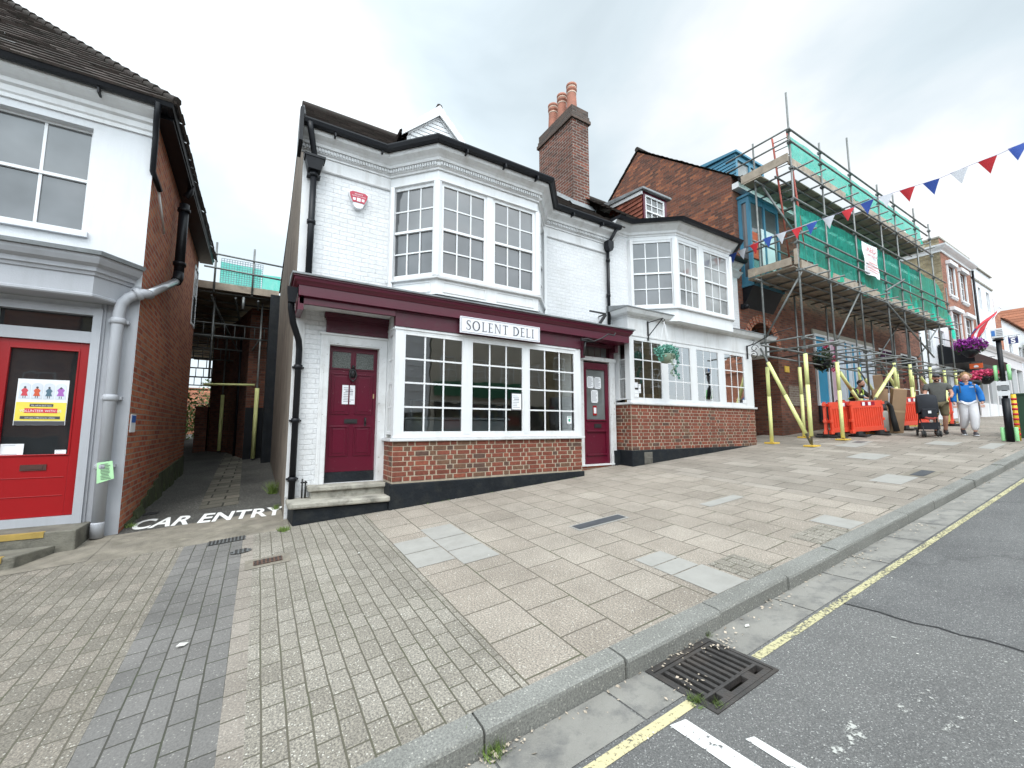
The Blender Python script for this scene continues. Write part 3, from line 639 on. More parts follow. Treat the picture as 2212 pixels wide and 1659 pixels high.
def paper(parent, c, w_, h, name='notice', mat=None, lines=6, head=None, th=0.003, normal=(0, -1, 0), label=None, inkm=None, rnd=3, corner=None):
    """a sheet of paper facing `normal`, its printed lines as thin strips 1 mm proud"""
    nn = Vector(normal).normalized(); U = Vector((-nn.y, nn.x, 0)).normalized(); U = U if U.x > 0 or abs(U.x) < .1 else -U; Z = Vector((0, 0, 1)); c = Vector(c)
    mb = MB(); mb.obox(c, U * w_ / 2, nn * th / 2, Z * h / 2)
    if parent is None: return mb, c, U, Z, nn
    o = mb.build(name, mat or M['paper'], parent, label=label)
    t = MB(); rr = random.Random(rnd)
    for i in range(lines):
        z = h * (0.36 - 0.72 * i / max(1, lines - 1)); L = w_ * rr.uniform(0.45, 0.8); lh = h * 0.016
        if head == i: L = w_ * 0.55; lh = h * 0.035
        t.obox(c + Z * z + U * (0 if head == i else (L - w_ * 0.8) / 2) + nn * (th / 2 + 0.0008), U * L / 2, nn * 0.0006, Z * lh)
    t.build('print', inkm or M['ink'], o)
    return o
# ================================================================== the deli house
YW = 6.6
V3 = Vector
deli = thing('corner_shop_house', (3.5, 6.6, gz(3.5, 6.6)), 'white painted brick house with a canted bay over a maroon shopfront beside the alley', 'shop building')
mb = MB()
holes = [(0.80 - 0.36, 1.60 - 0.36, 0.80, 2.86), (1.78 - 0.36, 5.16 - 0.36, 1.45, 3.2), (5.66 - 0.36, 6.48 - 0.36, 0.80, 3.36)]
wall(mb, (0.36, YW), (6.72, YW), -0.2, 6.02, holes, 0.22)
mb.build('front_wall', M['wbrick'], deli)
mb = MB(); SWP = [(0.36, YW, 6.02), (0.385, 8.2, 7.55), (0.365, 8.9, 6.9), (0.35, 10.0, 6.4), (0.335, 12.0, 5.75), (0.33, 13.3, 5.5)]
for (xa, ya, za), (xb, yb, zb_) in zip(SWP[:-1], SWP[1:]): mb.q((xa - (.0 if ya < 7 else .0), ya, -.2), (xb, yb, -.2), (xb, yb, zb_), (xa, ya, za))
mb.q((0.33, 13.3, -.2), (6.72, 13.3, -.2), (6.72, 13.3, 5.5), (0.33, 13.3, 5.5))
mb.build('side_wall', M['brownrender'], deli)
mb = MB(); mb.box(0.358, 0.50, 6.592, 6.62, 0.65, 5.5)   # pale quoin strip at the corner
mb.build('corner_strip', M['white_old'], deli)
# shallow blind pilasters and string courses of the upper floor
mb = MB()
BAY = [(0.33, YW), (1.65, YW), (2.24, 5.95), (4.15, 5.95), (4.74, YW), (6.66, YW)]
BAYO = [(1.65, YW), (2.24, 5.95), (4.15, 5.95), (4.74, YW)]
# right-hand normal of a path that runs +x faces -y (towards the street)
for xa, xb in ((.50, 1.65), (4.74, 6.5)):
    mb = MB(); mb.sweep([(xa, YW), (xb, YW)], [(0, 5.47), (0.022, 5.47), (0.035, 5.485), (0.035, 5.50), (0.012, 5.51), (0.012, 5.7), (0, 5.7)]); mb.build('string_course', M['white_old'], deli)
# cornice with dentils
mb = MB()
mb.sweep(BAY, [(0, 5.69), (0.03, 5.69), (0.03, 5.72), (0.055, 5.735), (0.055, 5.80), (0.09, 5.81), (0.10, 5.85), (0.13, 5.88), (0.20, 5.92), (0.215, 5.955), (0.215, 5.985), (0, 5.985)])
cor = mb.build('cornice', M['white_old'], deli)
mb = MB()
for (a, b_) in zip(BAY[:-1], BAY[1:]):
    A = Vector((a[0], a[1], 0)); B = Vector((b_[0], b_[1], 0)); U = (B - A); L = U.length; U /= L; Nn = Vector((U.y, -U.x, 0)); k = int(L / 0.042)
    for i in range(k):
        c = A + U * ((i + 0.5) * L / k) + Nn * 0.068 + Vector((0, 0, 5.768)); mb.obox(c, U * 0.0115, Nn * 0.016, Vector((0, 0, 0.024)))
mb.build('dentils', M['white_old'], cor, fix=False)
mb = MB()
mb.sweep(BAY, [(0.215, 5.99), (0.26, 5.975), (0.305, 5.99), (0.325, 6.04), (0.325, 6.06), (0.29, 6.055), (0.28, 6.03), (0.225, 6.03)])
mb.sweep(BAY, [(0.0, 5.986), (0.21, 5.986), (0.21, 6.06), (0.0, 6.10)])
for i, (x, y) in enumerate([(0.75, 6.33), (1.45, 6.36), (2.6, 5.65), (3.3, 5.65), (3.95, 5.65), (5.3, 6.3), (6.1, 6.3)]): mb.box(x - .012, x + .012, y - .02, y + .1, 5.93, 5.985)
mb.build('gutter', M['black'], deli)
# canted bay: corner posts, panelled apron, base mould
mb = MB()
mb.sweep(BAYO, [(-0.25, 3.66), (0.0, 3.66), (0.0, 3.92), (-0.25, 3.92)], caps=True)
mb.sweep(BAYO, [(-0.2, 5.50), (0.0, 5.50), (0.0, 5.70), (-0.2, 5.70)])
mb.sweep(BAYO, [(0, 5.50), (0.03, 5.51), (0.03, 5.53), (0, 5.54)])
mb.sweep(BAYO, [(0, 3.90), (0.05, 3.905), (0.055, 3.935), (0.02, 3.95), (0, 3.95)])
for (a, b_, parts) in ((BAYO[0], BAYO[1], 1), (BAYO[1], BAYO[2], 2), (BAYO[2], BAYO[3], 1)):   # apron panels as thin raised beads
    A = Vector((a[0], a[1], 0)); B = Vector((b_[0], b_[1], 0)); U = B - A; L = U.length; U /= L; Nn = Vector((U.y, -U.x, 0))
    for k in range(parts):
        d0, d1 = L * k / parts + 0.1, L * (k + 1) / parts - 0.1
        for q in ((d0, d1, 3.70, 3.715), (d0, d1, 3.855, 3.87), (d0, d0 + .015, 3.715, 3.855), (d1 - .015, d1, 3.715, 3.855)):
            mb.obox(A + U * (q[0] + q[1]) / 2 + Nn * 0.004 + Vector((0, 0, (q[2] + q[3]) / 2)), U * (q[1] - q[0]) / 2, Nn * 0.006, Vector((0, 0, (q[3] - q[2]) / 2)))
for (p, r) in ((BAYO[1], .07), (BAYO[2], .07)):
    mb.lathe(p[0] , p[1] + .03, [(r, 3.95), (r, 5.5)], 8, False)
mb.box(3.105, 3.225, 5.945, 6.05, 3.95, 5.50)
mb.box(1.64, 1.70, 6.5, 6.61, 3.66, 5.5); mb.box(4.69, 4.75, 6.5, 6.61, 3.66, 5.5)
bay = mb.build('canted_bay', M['white'], deli)
def seg(a, b_, s0, s1): return ((a[0] + (b_[0] - a[0]) * s0, a[1] + (b_[1] - a[1]) * s0), (a[0] + (b_[0] - a[0]) * s1, a[1] + (b_[1] - a[1]) * s1))
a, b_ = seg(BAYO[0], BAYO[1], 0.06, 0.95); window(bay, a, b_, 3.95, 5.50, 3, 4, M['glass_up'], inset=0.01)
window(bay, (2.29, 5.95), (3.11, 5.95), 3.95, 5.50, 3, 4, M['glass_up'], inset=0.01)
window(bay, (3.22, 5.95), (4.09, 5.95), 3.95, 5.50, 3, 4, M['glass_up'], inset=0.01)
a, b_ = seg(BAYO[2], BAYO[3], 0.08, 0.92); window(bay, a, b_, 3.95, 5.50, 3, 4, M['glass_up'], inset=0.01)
mb = MB(); mb.q((1.65, YW, 5.69), (2.24, 5.95, 5.69), (4.15, 5.95, 5.69), (4.74, YW, 5.69)); mb.q((1.65, YW, 3.67), (2.24, 5.95, 3.67), (4.15, 5.95, 3.67), (4.74, YW, 3.67))
mb.build('bay_soffit', M['white'], bay, fix=False)
# roof
mb = MB(); RS = 0.824; ry = lambda x: 8.2 + .4 * (x - .3) / 6.5; RG = lambda x: (x + (.08 if x < .5 else 0), ry(x), zr(ry(x)))
zr = lambda y: 6.06 + RS * (y - 6.33)
tiles(mb, (0.28, 6.33, 6.06), (1.45, 6.33, 6.06), RG(1.45), RG(.3), 15)
tiles(mb, (1.45, 6.33, 6.06), (4.94, 6.33, 6.06), RG(4.94), RG(1.45), 15, seg=20)
mb.q((1.5, 6.40, 6.07), (2.14, 5.70, 6.065), (4.25, 5.70, 6.065), (4.9, 6.40, 6.07))
tiles(mb, (4.94, 6.33, 6.06), (6.80, 6.33, 6.06), RG(6.8), RG(4.94), 15)
tiles(mb, (6.80, 10.1, 6.3), (0.34, 10.0, 6.3), RG(.3), RG(6.8), 10, seg=12); tiles(mb, (6.80, 13.4, 5.45), (0.30, 13.4, 5.45), (.34, 10.0, 6.3), (6.8, 10.1, 6.3), 8, seg=12)
mb.tube([RG(.3), RG(6.8)], 0.085, 8)
roof = mb.build('roof', M['tiles'], deli, fix=False)
mb = MB(); mb.prism([(0.27, 6.25, 5.66), (0.27, 6.25, 6.16), (0.27, 6.40, 6.2), (0.27, 6.64, 5.95), (0.27, 6.64, 5.62)], (0.05, 0, 0)); mb.bar((.34, 6.4, 6.08), (.40, 8.2, 7.57), .03, .1); mb.build('verge_board', M['black'], roof)
# gabled dormer behind the bay
dx0, dx1, dzb, dza, dy = 1.93, 3.20, 6.80, 7.46, 6.9; cx = (dx0 + dx1) / 2
mb = MB(); mb.q((dx0 + .06, dy, 6.3), (dx1 - .06, dy, 6.3), (dx1 - .06, dy, dzb), (cx, dy, dza - .05), (dx0 + .06, dy, dzb))
mb.q((dx0 + .06, dy, 6.3), (dx0 + .06, dy, dzb), (dx0 + .06, 7.6, dzb)); mb.q((dx1 - .06, dy, 6.3), (dx1 - .06, dy, dzb), (dx1 - .06, 7.6, dzb))
dor = mb.build('dormer', M['white'], deli)
mb = MB()
for k in range(9):
    z = 6.82 + k * 0.075; hw = (dza - z - .05) / (dza - dzb) * (cx - dx0 - .06)
    if hw < 0.03: break
    mb.prism([(cx - hw, dy, z), (cx + hw, dy, z), (cx + hw, dy - .022, z + .004), (cx - hw, dy - .022, z + .004)], (0, 0, 0.012)); mb.prism([(cx - hw, dy - .006, z + .01), (cx + hw, dy - .006, z + .01), (cx + hw, dy - .02, z + .01), (cx - hw, dy - .02, z + .01)], (0, 0, 0.055))
mb.build('boarding', M['white'], dor)
mb = MB()
for s_, xe in ((-1, dx0 - .05), (1, dx1 + .05)):
    mb.prism([(xe, dy - .09, dzb - .08), (xe, dy - .09, dzb + .05), (cx, dy - .09, dza + .10), (cx, dy - .09, dza - .10)], (0, 0.03, 0)); 
    mb.prism([(xe + .12 * -s_, dy - .04, dzb - .0), (xe + .12 * -s_, dy - .04, dzb + .06), (cx, dy - .04, dza - .05), (cx, dy - .04, dza - .13)], (0, 0.03, 0))
    mb.prism([(xe, dy - .06, dzb - .01), (xe, dy - .06, dzb + .04), (cx, dy - .06, dza + .09), (cx, dy - .06, dza + .04)], (0, 1.4, 0)) if False else None
mb.build('bargeboard', M['white'], dor)
mb = MB(); tiles(mb, (dx0 - .06, 8.1, dzb), (dx0 - .06, dy - .06, dzb), (cx, dy - .06, dza + .07), (cx, 8.35, dza + .07), 8); tiles(mb, (dx1 + .06, dy - .06, dzb), (dx1 + .06, 8.1, dzb), (cx, 8.35, dza + .07), (cx, dy - .06, dza + .07), 8)
mb.tube([(cx, dy - .07, dza + .08), (cx, 8.3, dza + .08)], 0.06, 8)
for s_, xe in ((1, dx0 + .05), (-1, dx1 - .05)): tiles(mb, (xe - .03 * s_, dy + 1.0, 6.5), (xe - .03 * s_, dy, 6.5), (xe, dy, dzb), (xe, dy + 1.0, dzb), 5)
mb.build('dormer_roof', M['tiles'], dor, fix=False)
window(dor, (dx0 + .12, dy - .002), (dx1 - .12, dy - .002), 6.35, dzb - 0.02, 3, 2, M['glass_up'], meet=False, fproj=.02)
# chimney stack with three pots
mb = MB(); mb.box(6.38, 6.92, 7.6, 9.05, 6.3, 9.43); ch = mb.build('chimney_stack', M['chimbrick'], deli)
mb = MB(); mb.box(6.33, 6.97, 7.55, 9.10, 9.43, 9.52); mb.box(6.355, 6.945, 7.575, 9.075, 9.52, 9.62); mb.box(6.375, 6.925, 7.595, 9.055, 9.62, 9.80); mb.box(6.45, 6.85, 7.7, 8.95, 9.80, 9.86)
M['sootbrick'] = brickmat('soot_dark_brick', (0.06, 0.045, 0.04), (0.085, 0.06, 0.05), (0.11, 0.075, 0.06), (0.12, 0.11, 0.10), 0.225, 0.076, 0.008, 0.8, 0.5)
mb.build('corbelled_cap', M['sootbrick'], ch)
M['pot'] = paint('terracotta_pot', (0.36, 0.14, 0.09), 0.75, 0.2, 6, 0.4, (0.15, 0.09, 0.07)); M['potband'] = paint('buff_pot_band', (0.50, 0.38, 0.30), 0.75)
for k, y in enumerate((7.92, 8.33, 8.74)):
    mb = MB(); mb.lathe(6.65, y, [(0.15, 9.83), (0.14, 9.95), (0.118, 10.45), (0.118, 10.48), (0.14, 10.50), (0.14, 10.54), (0.125, 10.55), (0.125, 10.60), (0.142, 10.61), (0.142, 10.67), (0.10, 10.69), (0.085, 10.60)], 20)
    p = mb.build('chimney_pot', M['pot'], ch)
    mb = MB(); mb.lathe(6.65, y, [(0.121, 10.40), (0.1265, 10.405), (0.1265, 10.44), (0.121, 10.445)], 20); mb.lathe(6.65, y, [(0.126, 10.555), (0.131, 10.56), (0.131, 10.595), (0.126, 10.60)], 20); mb.build('pale_band', M['potband'], p)
mb = MB()
for q in range(7):
    y0 = 7.58 + q * .21; mb.q((6.375, y0, zr(y0) + .14), (6.375, y0 + .22, zr(y0 + .22) + .14), (6.22, y0 + .22, zr(y0 + .22) + .045), (6.22, y0, zr(y0) + .045))
mb.q((6.2, 7.59, zr(7.59) + .13), (6.98, 7.59, zr(7.59) + .13), (6.98, 7.42, zr(7.42) + .04), (6.2, 7.42, zr(7.42) + .04))
mb.build('lead_flashing', M['lead'], ch, fix=False)
# downpipes
mb = MB(); HX, HY = 0.50, 6.48
mb.tube([(0.40, 6.30, 6.0), (0.42, 6.32, 5.9), (0.49, 6.44, 5.62), (0.50, 6.47, 5.55)], 0.042, 8)
mb.prism([(HX - .13, HY - .10, 5.56), (HX + .13, HY - .10, 5.56), (HX + .085, HY - .07, 5.38), (HX - .085, HY - .07, 5.38)], (0, 0.17, 0)); mb.box(HX - .14, HX + .14, HY - .11, HY + .08, 5.545, 5.58)
pipe(mb, [(HX, HY + .02, 5.4), (HX, HY + .03, 3.70)], 0.045, 10, [(HX, HY + .02, 5.33), (HX, HY + .03, 4.6)]); mb.box(HX - .09, HX + .09, HY, HY + .1, 5.30, 5.33)
mb.build('rainwater_pipe', M['black'], deli)
mb = MB(); mb.tube([(0.29, 6.18, 3.42), (0.29, 6.2, 3.2), (0.33, 6.30, 3.02), (0.42, 6.48, 2.82), (0.435, 6.52, 2.7), (0.435, 6.52, 0.62)], 0.042, 10)
mb.prism([(0.23, 6.08, 3.46), (0.36, 6.08, 3.46), (0.335, 6.10, 3.26), (0.25, 6.10, 3.26)], (0, 0.14, 0))
for z in (2.45, 1.7, 0.9): mb.tube([(0.435, 6.52, z - .03), (0.435, 6.52, z + .03)], 0.055, 10); mb.box(0.36, 0.51, 6.55, 6.6, z - .012, z + .012)
mb.build('rainwater_pipe', M['black'], deli)
mb = MB(); mb.tube([(6.56, 6.34, 6.0), (6.5, 6.45, 5.80), (6.45, 6.5, 5.70)], 0.038, 8); mb.box(6.39, 6.40 + .14, 6.44, 6.56, 5.60, 5.64)
mb.prism([(6.37, 6.42, 5.72), (6.53, 6.42, 5.72), (6.53, 6.42, 5.58), (6.49, 6.42, 5.5), (6.41, 6.42, 5.5), (6.37, 6.42, 5.58)], (0, 0.14, 0))
pipe(mb, [(6.45, 6.53, 5.52), (6.45, 6.54, 3.85)], 0.036, 10, [(6.45, 6.53, 5.3), (6.45, 6.54, 4.5)])
mb.build('rainwater_pipe', M['black'], deli)
# ---- shopfront
sf = MB(); F0, F1 = 0.36, 6.50
sf.sweep([(F0, YW), (F0, 6.03), (F1, 6.03), (F1, YW)], [(-0.3, 3.35), (0.0, 3.35), (0.0, 3.485), (0.012, 3.49), (0.03, 3.52), (0.055, 3.545), (0.06, 3.58), (0.075, 3.585), (0.075, 3.605), (-0.3, 3.605)])
sf.box(F0 + .02, 1.66, 6.09, 6.14, 3.255, 3.35)
sf.box(0.36, 0.43, 6.09, 6.6, 3.17, 3.35)
fascia = sf.build('fascia_board', M['maroon'], deli)
mb = MB(); mb.prism([(F0 - .09, 5.93, 3.607), (F0 - .09, 5.93, 3.63), (F0 - .09, YW, 3.76), (F0 - .09, YW, 3.607)], (F1 - F0 + .18, 0, 0)); mb.build('lead_capping', M['lead'], fascia)
mb = MB(); mb.box(0.43, 1.66, 6.14, YW, 3.30, 3.345); mb.build('soffit', M['white_old'], fascia)
mb = MB(); mb.box(1.665, 5.27, 6.095, 6.2, 3.115, 3.349); mb.box(1.665, 5.27, 6.08, 6.1, 3.325, 3.349)
mb.box(5.27, 5.33, 6.07, 6.2, 2.95, 3.349); mb.box(5.33, 6.42, 6.40, 6.56, 3.30, 3.349); mb.box(6.42, 6.50, 6.35, 6.6, 3.2, 3.349)
mb.build('name_board', M['maroon_dull'], fascia)
# sign with serif letters cut from strokes
sign = thing('shop_sign', (3.48, 6.09, 3.13), 'long white name board reading SOLENT DELI on the maroon fascia', 'shop sign')
mb = MB(); mb.box(2.67, 4.216, 6.000, 6.028, 3.117, 3.385); bd = mb.build('board', paint('white_sign_board', (0.72, 0.72, 0.76), 0.5, 0.04), sign)
mb = MB()
for q in ((2.69, 4.196, 3.132, 3.136), (2.69, 4.196, 3.366, 3.370), (2.69, 2.694, 3.136, 3.366), (4.192, 4.196, 3.136, 3.366)): mb.box(q[0], q[1], 5.9975, 5.9998, q[2], q[3])
SG = 5.998
def stroke(mb, pts, ws, ox, oz, sc):
    """flat variable-width stroke, letters drawn 3 mm proud of the board"""
    P = [Vector((p[0], p[1])) for p in pts]
    for i in range(len(P) - 1):
        t = (P[i + 1] - P[i]).normalized(); 
        def nr(k):
            a = P[max(k - 1, 0)]; b = P[min(k + 1, len(P) - 1)]; d = (b - a).normalized(); return Vector((-d.y, d.x))
        n0, n1 = nr(i), nr(i + 1); w0, w1 = ws[i] / 2, ws[i + 1] / 2
        q = [P[i] - n0 * w0, P[i + 1] - n1 * w1, P[i + 1] + n1 * w1, P[i] + n0 * w0]
        mb.q(*[(ox + v.x * sc, SG - 0.0015 - 0.0001 * (i % 2), oz + v.y * sc) for v in q])
def rectl(mb, x0, x1, z0, z1, ox, oz, sc, k=0): mb.q((ox + x0 * sc, SG - .001 - .0002 * k, oz + z0 * sc), (ox + x1 * sc, SG - .001 - .0002 * k, oz + z0 * sc), (ox + x1 * sc, SG - .001 - .0002 * k, oz + z1 * sc), (ox + x0 * sc, SG - .001 - .0002 * k, oz + z1 * sc))
def arc(cx_, cy_, rx, ry, a0, a1, n=18, wf=None):
    pts = [(cx_ + rx * math.cos(R(a0 + (a1 - a0) * i / n)), cy_ + ry * math.sin(R(a0 + (a1 - a0) * i / n))) for i in range(n + 1)]
    ws = [0.065 + 0.08 * abs(math.cos(R(a0 + (a1 - a0) * i / n))) for i in range(n + 1)]; return pts, ws
def letter(mb, ch, ox, oz, sc):
    stem = lambda x: (rectl(mb, x - .055, x + .055, 0, 1, ox, oz, sc), rectl(mb, x - .14, x + .14, 0, .05, ox, oz, sc, 1), rectl(mb, x - .14, x + .14, .95, 1, ox, oz, sc, 1))
    if ch == 'S':
        p = [(.50, .78), (.49, .90), (.40, .965), (.28, .975), (.15, .92), (.09, .80), (.13, .67), (.28, .56), (.42, .45), (.49, .30), (.46, .14), (.34, .035), (.22, .02), (.10, .07), (.06, .24)]
        w_ = [.02, .03, .05, .06, .08, .10, .12, .14, .14, .12, .10, .07, .05, .04, .02]; stroke(mb, p, w_, ox, oz, sc); rectl(mb, .485, .515, .76, .96, ox, oz, sc, 2); rectl(mb, .045, .075, .04, .26, ox, oz, sc, 2); return .62
    if ch == 'O': p, w_ = arc(.45, .5, .37, .49, 0, 360, 28); stroke(mb, p, w_, ox, oz, sc); return .95
    if ch == 'L': stem(.17); rectl(mb, .17, .60, 0, .06, ox, oz, sc, 2); rectl(mb, .57, .60, 0, .2, ox, oz, sc, 3); return .66
    if ch == 'E':
        stem(.17); rectl(mb, .17, .55, 0, .06, ox, oz, sc, 2); rectl(mb, .17, .53, .94, 1, ox, oz, sc, 2); rectl(mb, .2, .44, .48, .53, ox, oz, sc, 2)
        rectl(mb, .535, .56, 0, .18, ox, oz, sc, 3); rectl(mb, .515, .54, .84, 1, ox, oz, sc, 3); rectl(mb, .43, .455, .42, .59, ox, oz, sc, 3); return .64
    if ch == 'N':
        rectl(mb, .13, .19, 0, 1, ox, oz, sc); rectl(mb, .04, .28, 0, .03, ox, oz, sc, 1); rectl(mb, .69, .75, .0, 1, ox, oz, sc); rectl(mb, .60, .84, .97, 1, ox, oz, sc, 1); rectl(mb, .03, .2, .97, 1, ox, oz, sc, 1)
        mb.q(*[(ox + x * sc, SG - .0016, oz + z * sc) for x, z in ((.10, 1), (.23, 1), (.75, 0), (.68, 0))]); return .90
    if ch == 'T': rectl(mb, .30, .41, 0, 1, ox, oz, sc); rectl(mb, .22, .49, 0, .05, ox, oz, sc, 1); rectl(mb, .04, .67, .93, 1, ox, oz, sc, 2); rectl(mb, .03, .055, .82, 1, ox, oz, sc, 3); rectl(mb, .655, .68, .82, 1, ox, oz, sc, 3); return .72
    if ch == 'D': stem(.17); p, w_ = arc(.20, .5, .55, .483, -90, 90, 18); stroke(mb, p, w_, ox, oz, sc); return .86
    if ch == 'I': stem(.17); return .36
    return .40
ox = 2.770
for chh in 'SOLENT DELI': ox += letter(mb, chh, ox, 3.172, 0.156) * 0.156 * 1.15
mb.build('lettering', M['inkd'], bd, fix=False)
# shop window bay
mb = MB(); XL, XR = 1.68, 5.25; YB = 6.12
mb.box(XL, 1.80, YB, 6.24, 1.45, 3.112); mb.box(5.12, XR, YB, 6.24, 1.45, 3.112); mb.box(1.80, 5.12, YB + .002, 6.22, 3.04, 3.112); mb.box(1.80, 5.12, YB + .002, 6.22, 1.45, 1.50)
mb.box(2.80, 2.92, YB - .003, 6.22, 1.50, 3.04); mb.box(3.955, 4.045, YB - .003, 6.22, 1.50, 3.04)
mb.sweep([(XL - .03, YW), (XL - .03, YB - .03), (XR + .02, YB - .03), (XR + .02, YW)], [(-.3, 1.40), (0.012, 1.40), (0.02, 1.412), (0.02, 1.445), (-.3, 1.452)])
mb.box(XL, XL + .1, 6.50, YW, 1.45, 3.35); mb.box(XL, XL + .08, YB + .12, 6.50, 3.04, 3.11); mb.box(XL + .003, XL + .08, 6.2, YW, 3.115, 3.345)
mb.box(XL - .012, XL + .0, YB + .1, YW - .05, 3.09, 3.125)
mb.box(1.66, 5.12, YB - .012, YB + .004, 3.075, 3.11)
swb = mb.build('window_bay', M['white'], deli)
for (a, b_) in ((1.80, 2.80), (2.92, 3.955), (4.045, 5.12)): window(swb, (a, YB), (b_, YB), 1.50, 3.04, 3, 4, M['glass'], meet=False, fr=0.035, bar=0.026, inset=0.0, fproj=-0.004)
window(swb, (XL, 6.50), (XL, YB + .12), 1.50, 3.04, 2, 4, M['glass'], meet=False, fr=0.03, bar=0.022)
mb = MB(); mb.box(XL, XL + .12, YB, YW, 1.35, 1.40); mb.q((XL, YB, 3.345), (XR, YB, 3.345), (XR, YW + .2, 3.345), (XL, YW + .2, 3.345)); mb.q((XL, YB, 1.45), (XR, YB, 1.45), (XR, YW + .2, 1.45), (XL, YW + .2, 1.45))
mb.build('window_board', M['cream_in'], swb, fix=False)
mb = MB(); mb.box(XL + .0, XR, YB + .0, YW - .01, 0.20, 1.40); br = mb.build('brick_stall_riser', M['mortar'], deli)
mb = MB(); zb = lambda d: 0.80
facebricks(mb, (XL, YB), (1, 0), XR - XL, 1.405, lambda d: 0.80, seed=4); facebricks(mb, (XL, YW - .01), (0, -1), YW - YB - .01, 1.405, lambda d: 0.80, seed=5)
mb.build('brickwork', M['facebrick'], br, fix=False)
mb = MB(); mb.prism([(XL - .035, YB - .035, -0.1), (XR + .03, YB - .035, -0.1), (XR + .03, YB - .035, 0.795), (XL - .035, YB - .035, 0.795)], (0, 0.45, 0)); mb.build('plinth', M['plinth'], deli, bevel=0.012)
# interior of the shop
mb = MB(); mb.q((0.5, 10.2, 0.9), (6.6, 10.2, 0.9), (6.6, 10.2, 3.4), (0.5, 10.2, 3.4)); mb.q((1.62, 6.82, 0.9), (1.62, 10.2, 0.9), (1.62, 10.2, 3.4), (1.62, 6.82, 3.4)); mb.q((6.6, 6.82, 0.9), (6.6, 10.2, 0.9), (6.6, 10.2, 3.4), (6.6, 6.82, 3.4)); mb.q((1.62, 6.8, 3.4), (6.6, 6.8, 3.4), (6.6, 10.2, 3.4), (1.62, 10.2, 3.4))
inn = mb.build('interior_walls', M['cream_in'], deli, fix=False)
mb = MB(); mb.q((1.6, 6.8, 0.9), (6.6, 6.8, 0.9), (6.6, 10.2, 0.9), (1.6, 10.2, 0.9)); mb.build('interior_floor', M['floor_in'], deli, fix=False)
cnt = thing('display_counter', (3.2, 7.9, 0.9), 'white glazed chiller counter standing inside the shop behind the middle panes', 'counter')
mb = MB(); mb.box(2.3, 4.5, 7.6, 8.3, 0.9, 1.75); mb.box(2.26, 4.54, 7.55, 8.35, 1.75, 1.80); mb.build('counter_body', paint('white_enamel', (0.6, 0.62, 0.64), 0.3), cnt, bevel=.02)
mb = MB(); mb.box(2.4, 2.44, 7.6, 7.62, 1.8, 2.1); mb.box(4.38, 4.42, 7.6, 7.62, 1.8, 2.1); mb.box(2.4, 4.42, 7.58, 7.64, 2.1, 2.12); mb.build('counter_rail', M['lead'], cnt)
mb = MB(); 
for k in range(4): mb.box(1.7, 2.5, 9.6, 10.1, 1.1 + k * .5, 1.13 + k * .5)
mb.box(1.7, 1.74, 9.6, 10.1, 0.9, 2.9); mb.box(2.46, 2.5, 9.6, 10.1, 0.9, 2.9)
tag(mb.build('shelf_unit', M['wood']), 'tall open timber shelf unit against the back of the empty shop', 'shelving')
# left door
door = MB(); DX0, DX1 = 0.84, 1.56; DY = 6.70
door.box(DX0, DX1, DY, DY + .05, 0.95, 2.83)
for (a, b_, c, d) in ((.90, 1.16, 1.18, 1.63), (1.24, 1.50, 1.18, 1.63), (.90, 1.16, 1.80, 2.42), (1.24, 1.50, 1.80, 2.42)):     # raised panel mouldings
    for q in ((a, b_, c, c + .018), (a, b_, d - .018, d), (a, a + .018, c + .018, d - .018), (b_ - .018, b_, c + .018, d - .018)): door.box(q[0], q[1], DY - .012, DY + .01, q[2], q[3])
    door.box(a + .045, b_ - .045, DY - .006, DY + .01, c + .045, d - .045)
ld = door.build('panelled_door', M['maroon_door'], deli, bevel=.004)
for k, a in enumerate((0.895, 1.235)):
    mb = MB(); mb.box(a, a + .265, DY - .004, DY + .01, 2.50, 2.745); mb.build('pane', M['frosted'], ld)
    mb = MB()
    for q in ((a - .012, a, 2.49, 2.755), (a + .265, a + .277, 2.49, 2.755), (a - .012, a + .277, 2.478, 2.49), (a - .012, a + .277, 2.755, 2.767)): mb.box(q[0], q[1], DY - .014, DY + .01, q[2], q[3])
    mb.build('glazing_bead', M['maroon_door'], ld)
mb = MB(); mb.lathe(0, 0, [(0.055, -0.0), (0.05, 0.02), (0.0, 0.03)], 12)
mb.v = [(1.195 + v[0], DY - .005 - v[2], 2.44 + v[1] * 1.5) for v in mb.v]
mb.tube([(1.195 + 0.05 * math.sin(R(t)), DY - .035, 2.40 + 0.085 * math.cos(R(t))) for t in range(0, 361, 30)], 0.010, 6); mb.sphere((1.195, DY - .04, 2.53), .022); mb.sphere((1.195, DY - .045, 2.31), .02)
mb.build('knocker', M['iron'], ld)
mb = MB(); mb.box(1.10, 1.285, DY - .012, DY + .01, 1.665, 1.73); mb.box(1.125, 1.26, DY - .02, DY, 1.68, 1.715); mb.build('letter_plate', M['iron'], ld)
mb = MB(); mb.box(1.39, 1.415, DY - .012, DY, 1.62, 1.76); mb.tube([(1.40, DY - .01, 1.74), (1.40, DY - .05, 1.73), (1.405, DY - .055, 1.68), (1.40, DY - .01, 1.66)], .007, 6); mb.build('handle', M['iron'], ld)
mb = MB(); mb.obox(V3((1.505, DY - .004, 2.09)), V3((.022, 0, 0)), V3((0, .004, 0)), V3((0, 0, .035))); mb.build('paint_chip', M['wood'], ld)
mb = MB(); mb.box(DX0 - .03, DX1 + .03, DY - .01, DY + .1, 0.79, 0.95); mb.build('door_threshold', M['plinth'], deli)
mb = MB()
for q in ((0.72, 0.84, 0.80, 2.97), (1.56, 1.675, 0.80, 2.97)): mb.box(q[0], q[1], 6.575, 6.72, q[2], q[3])
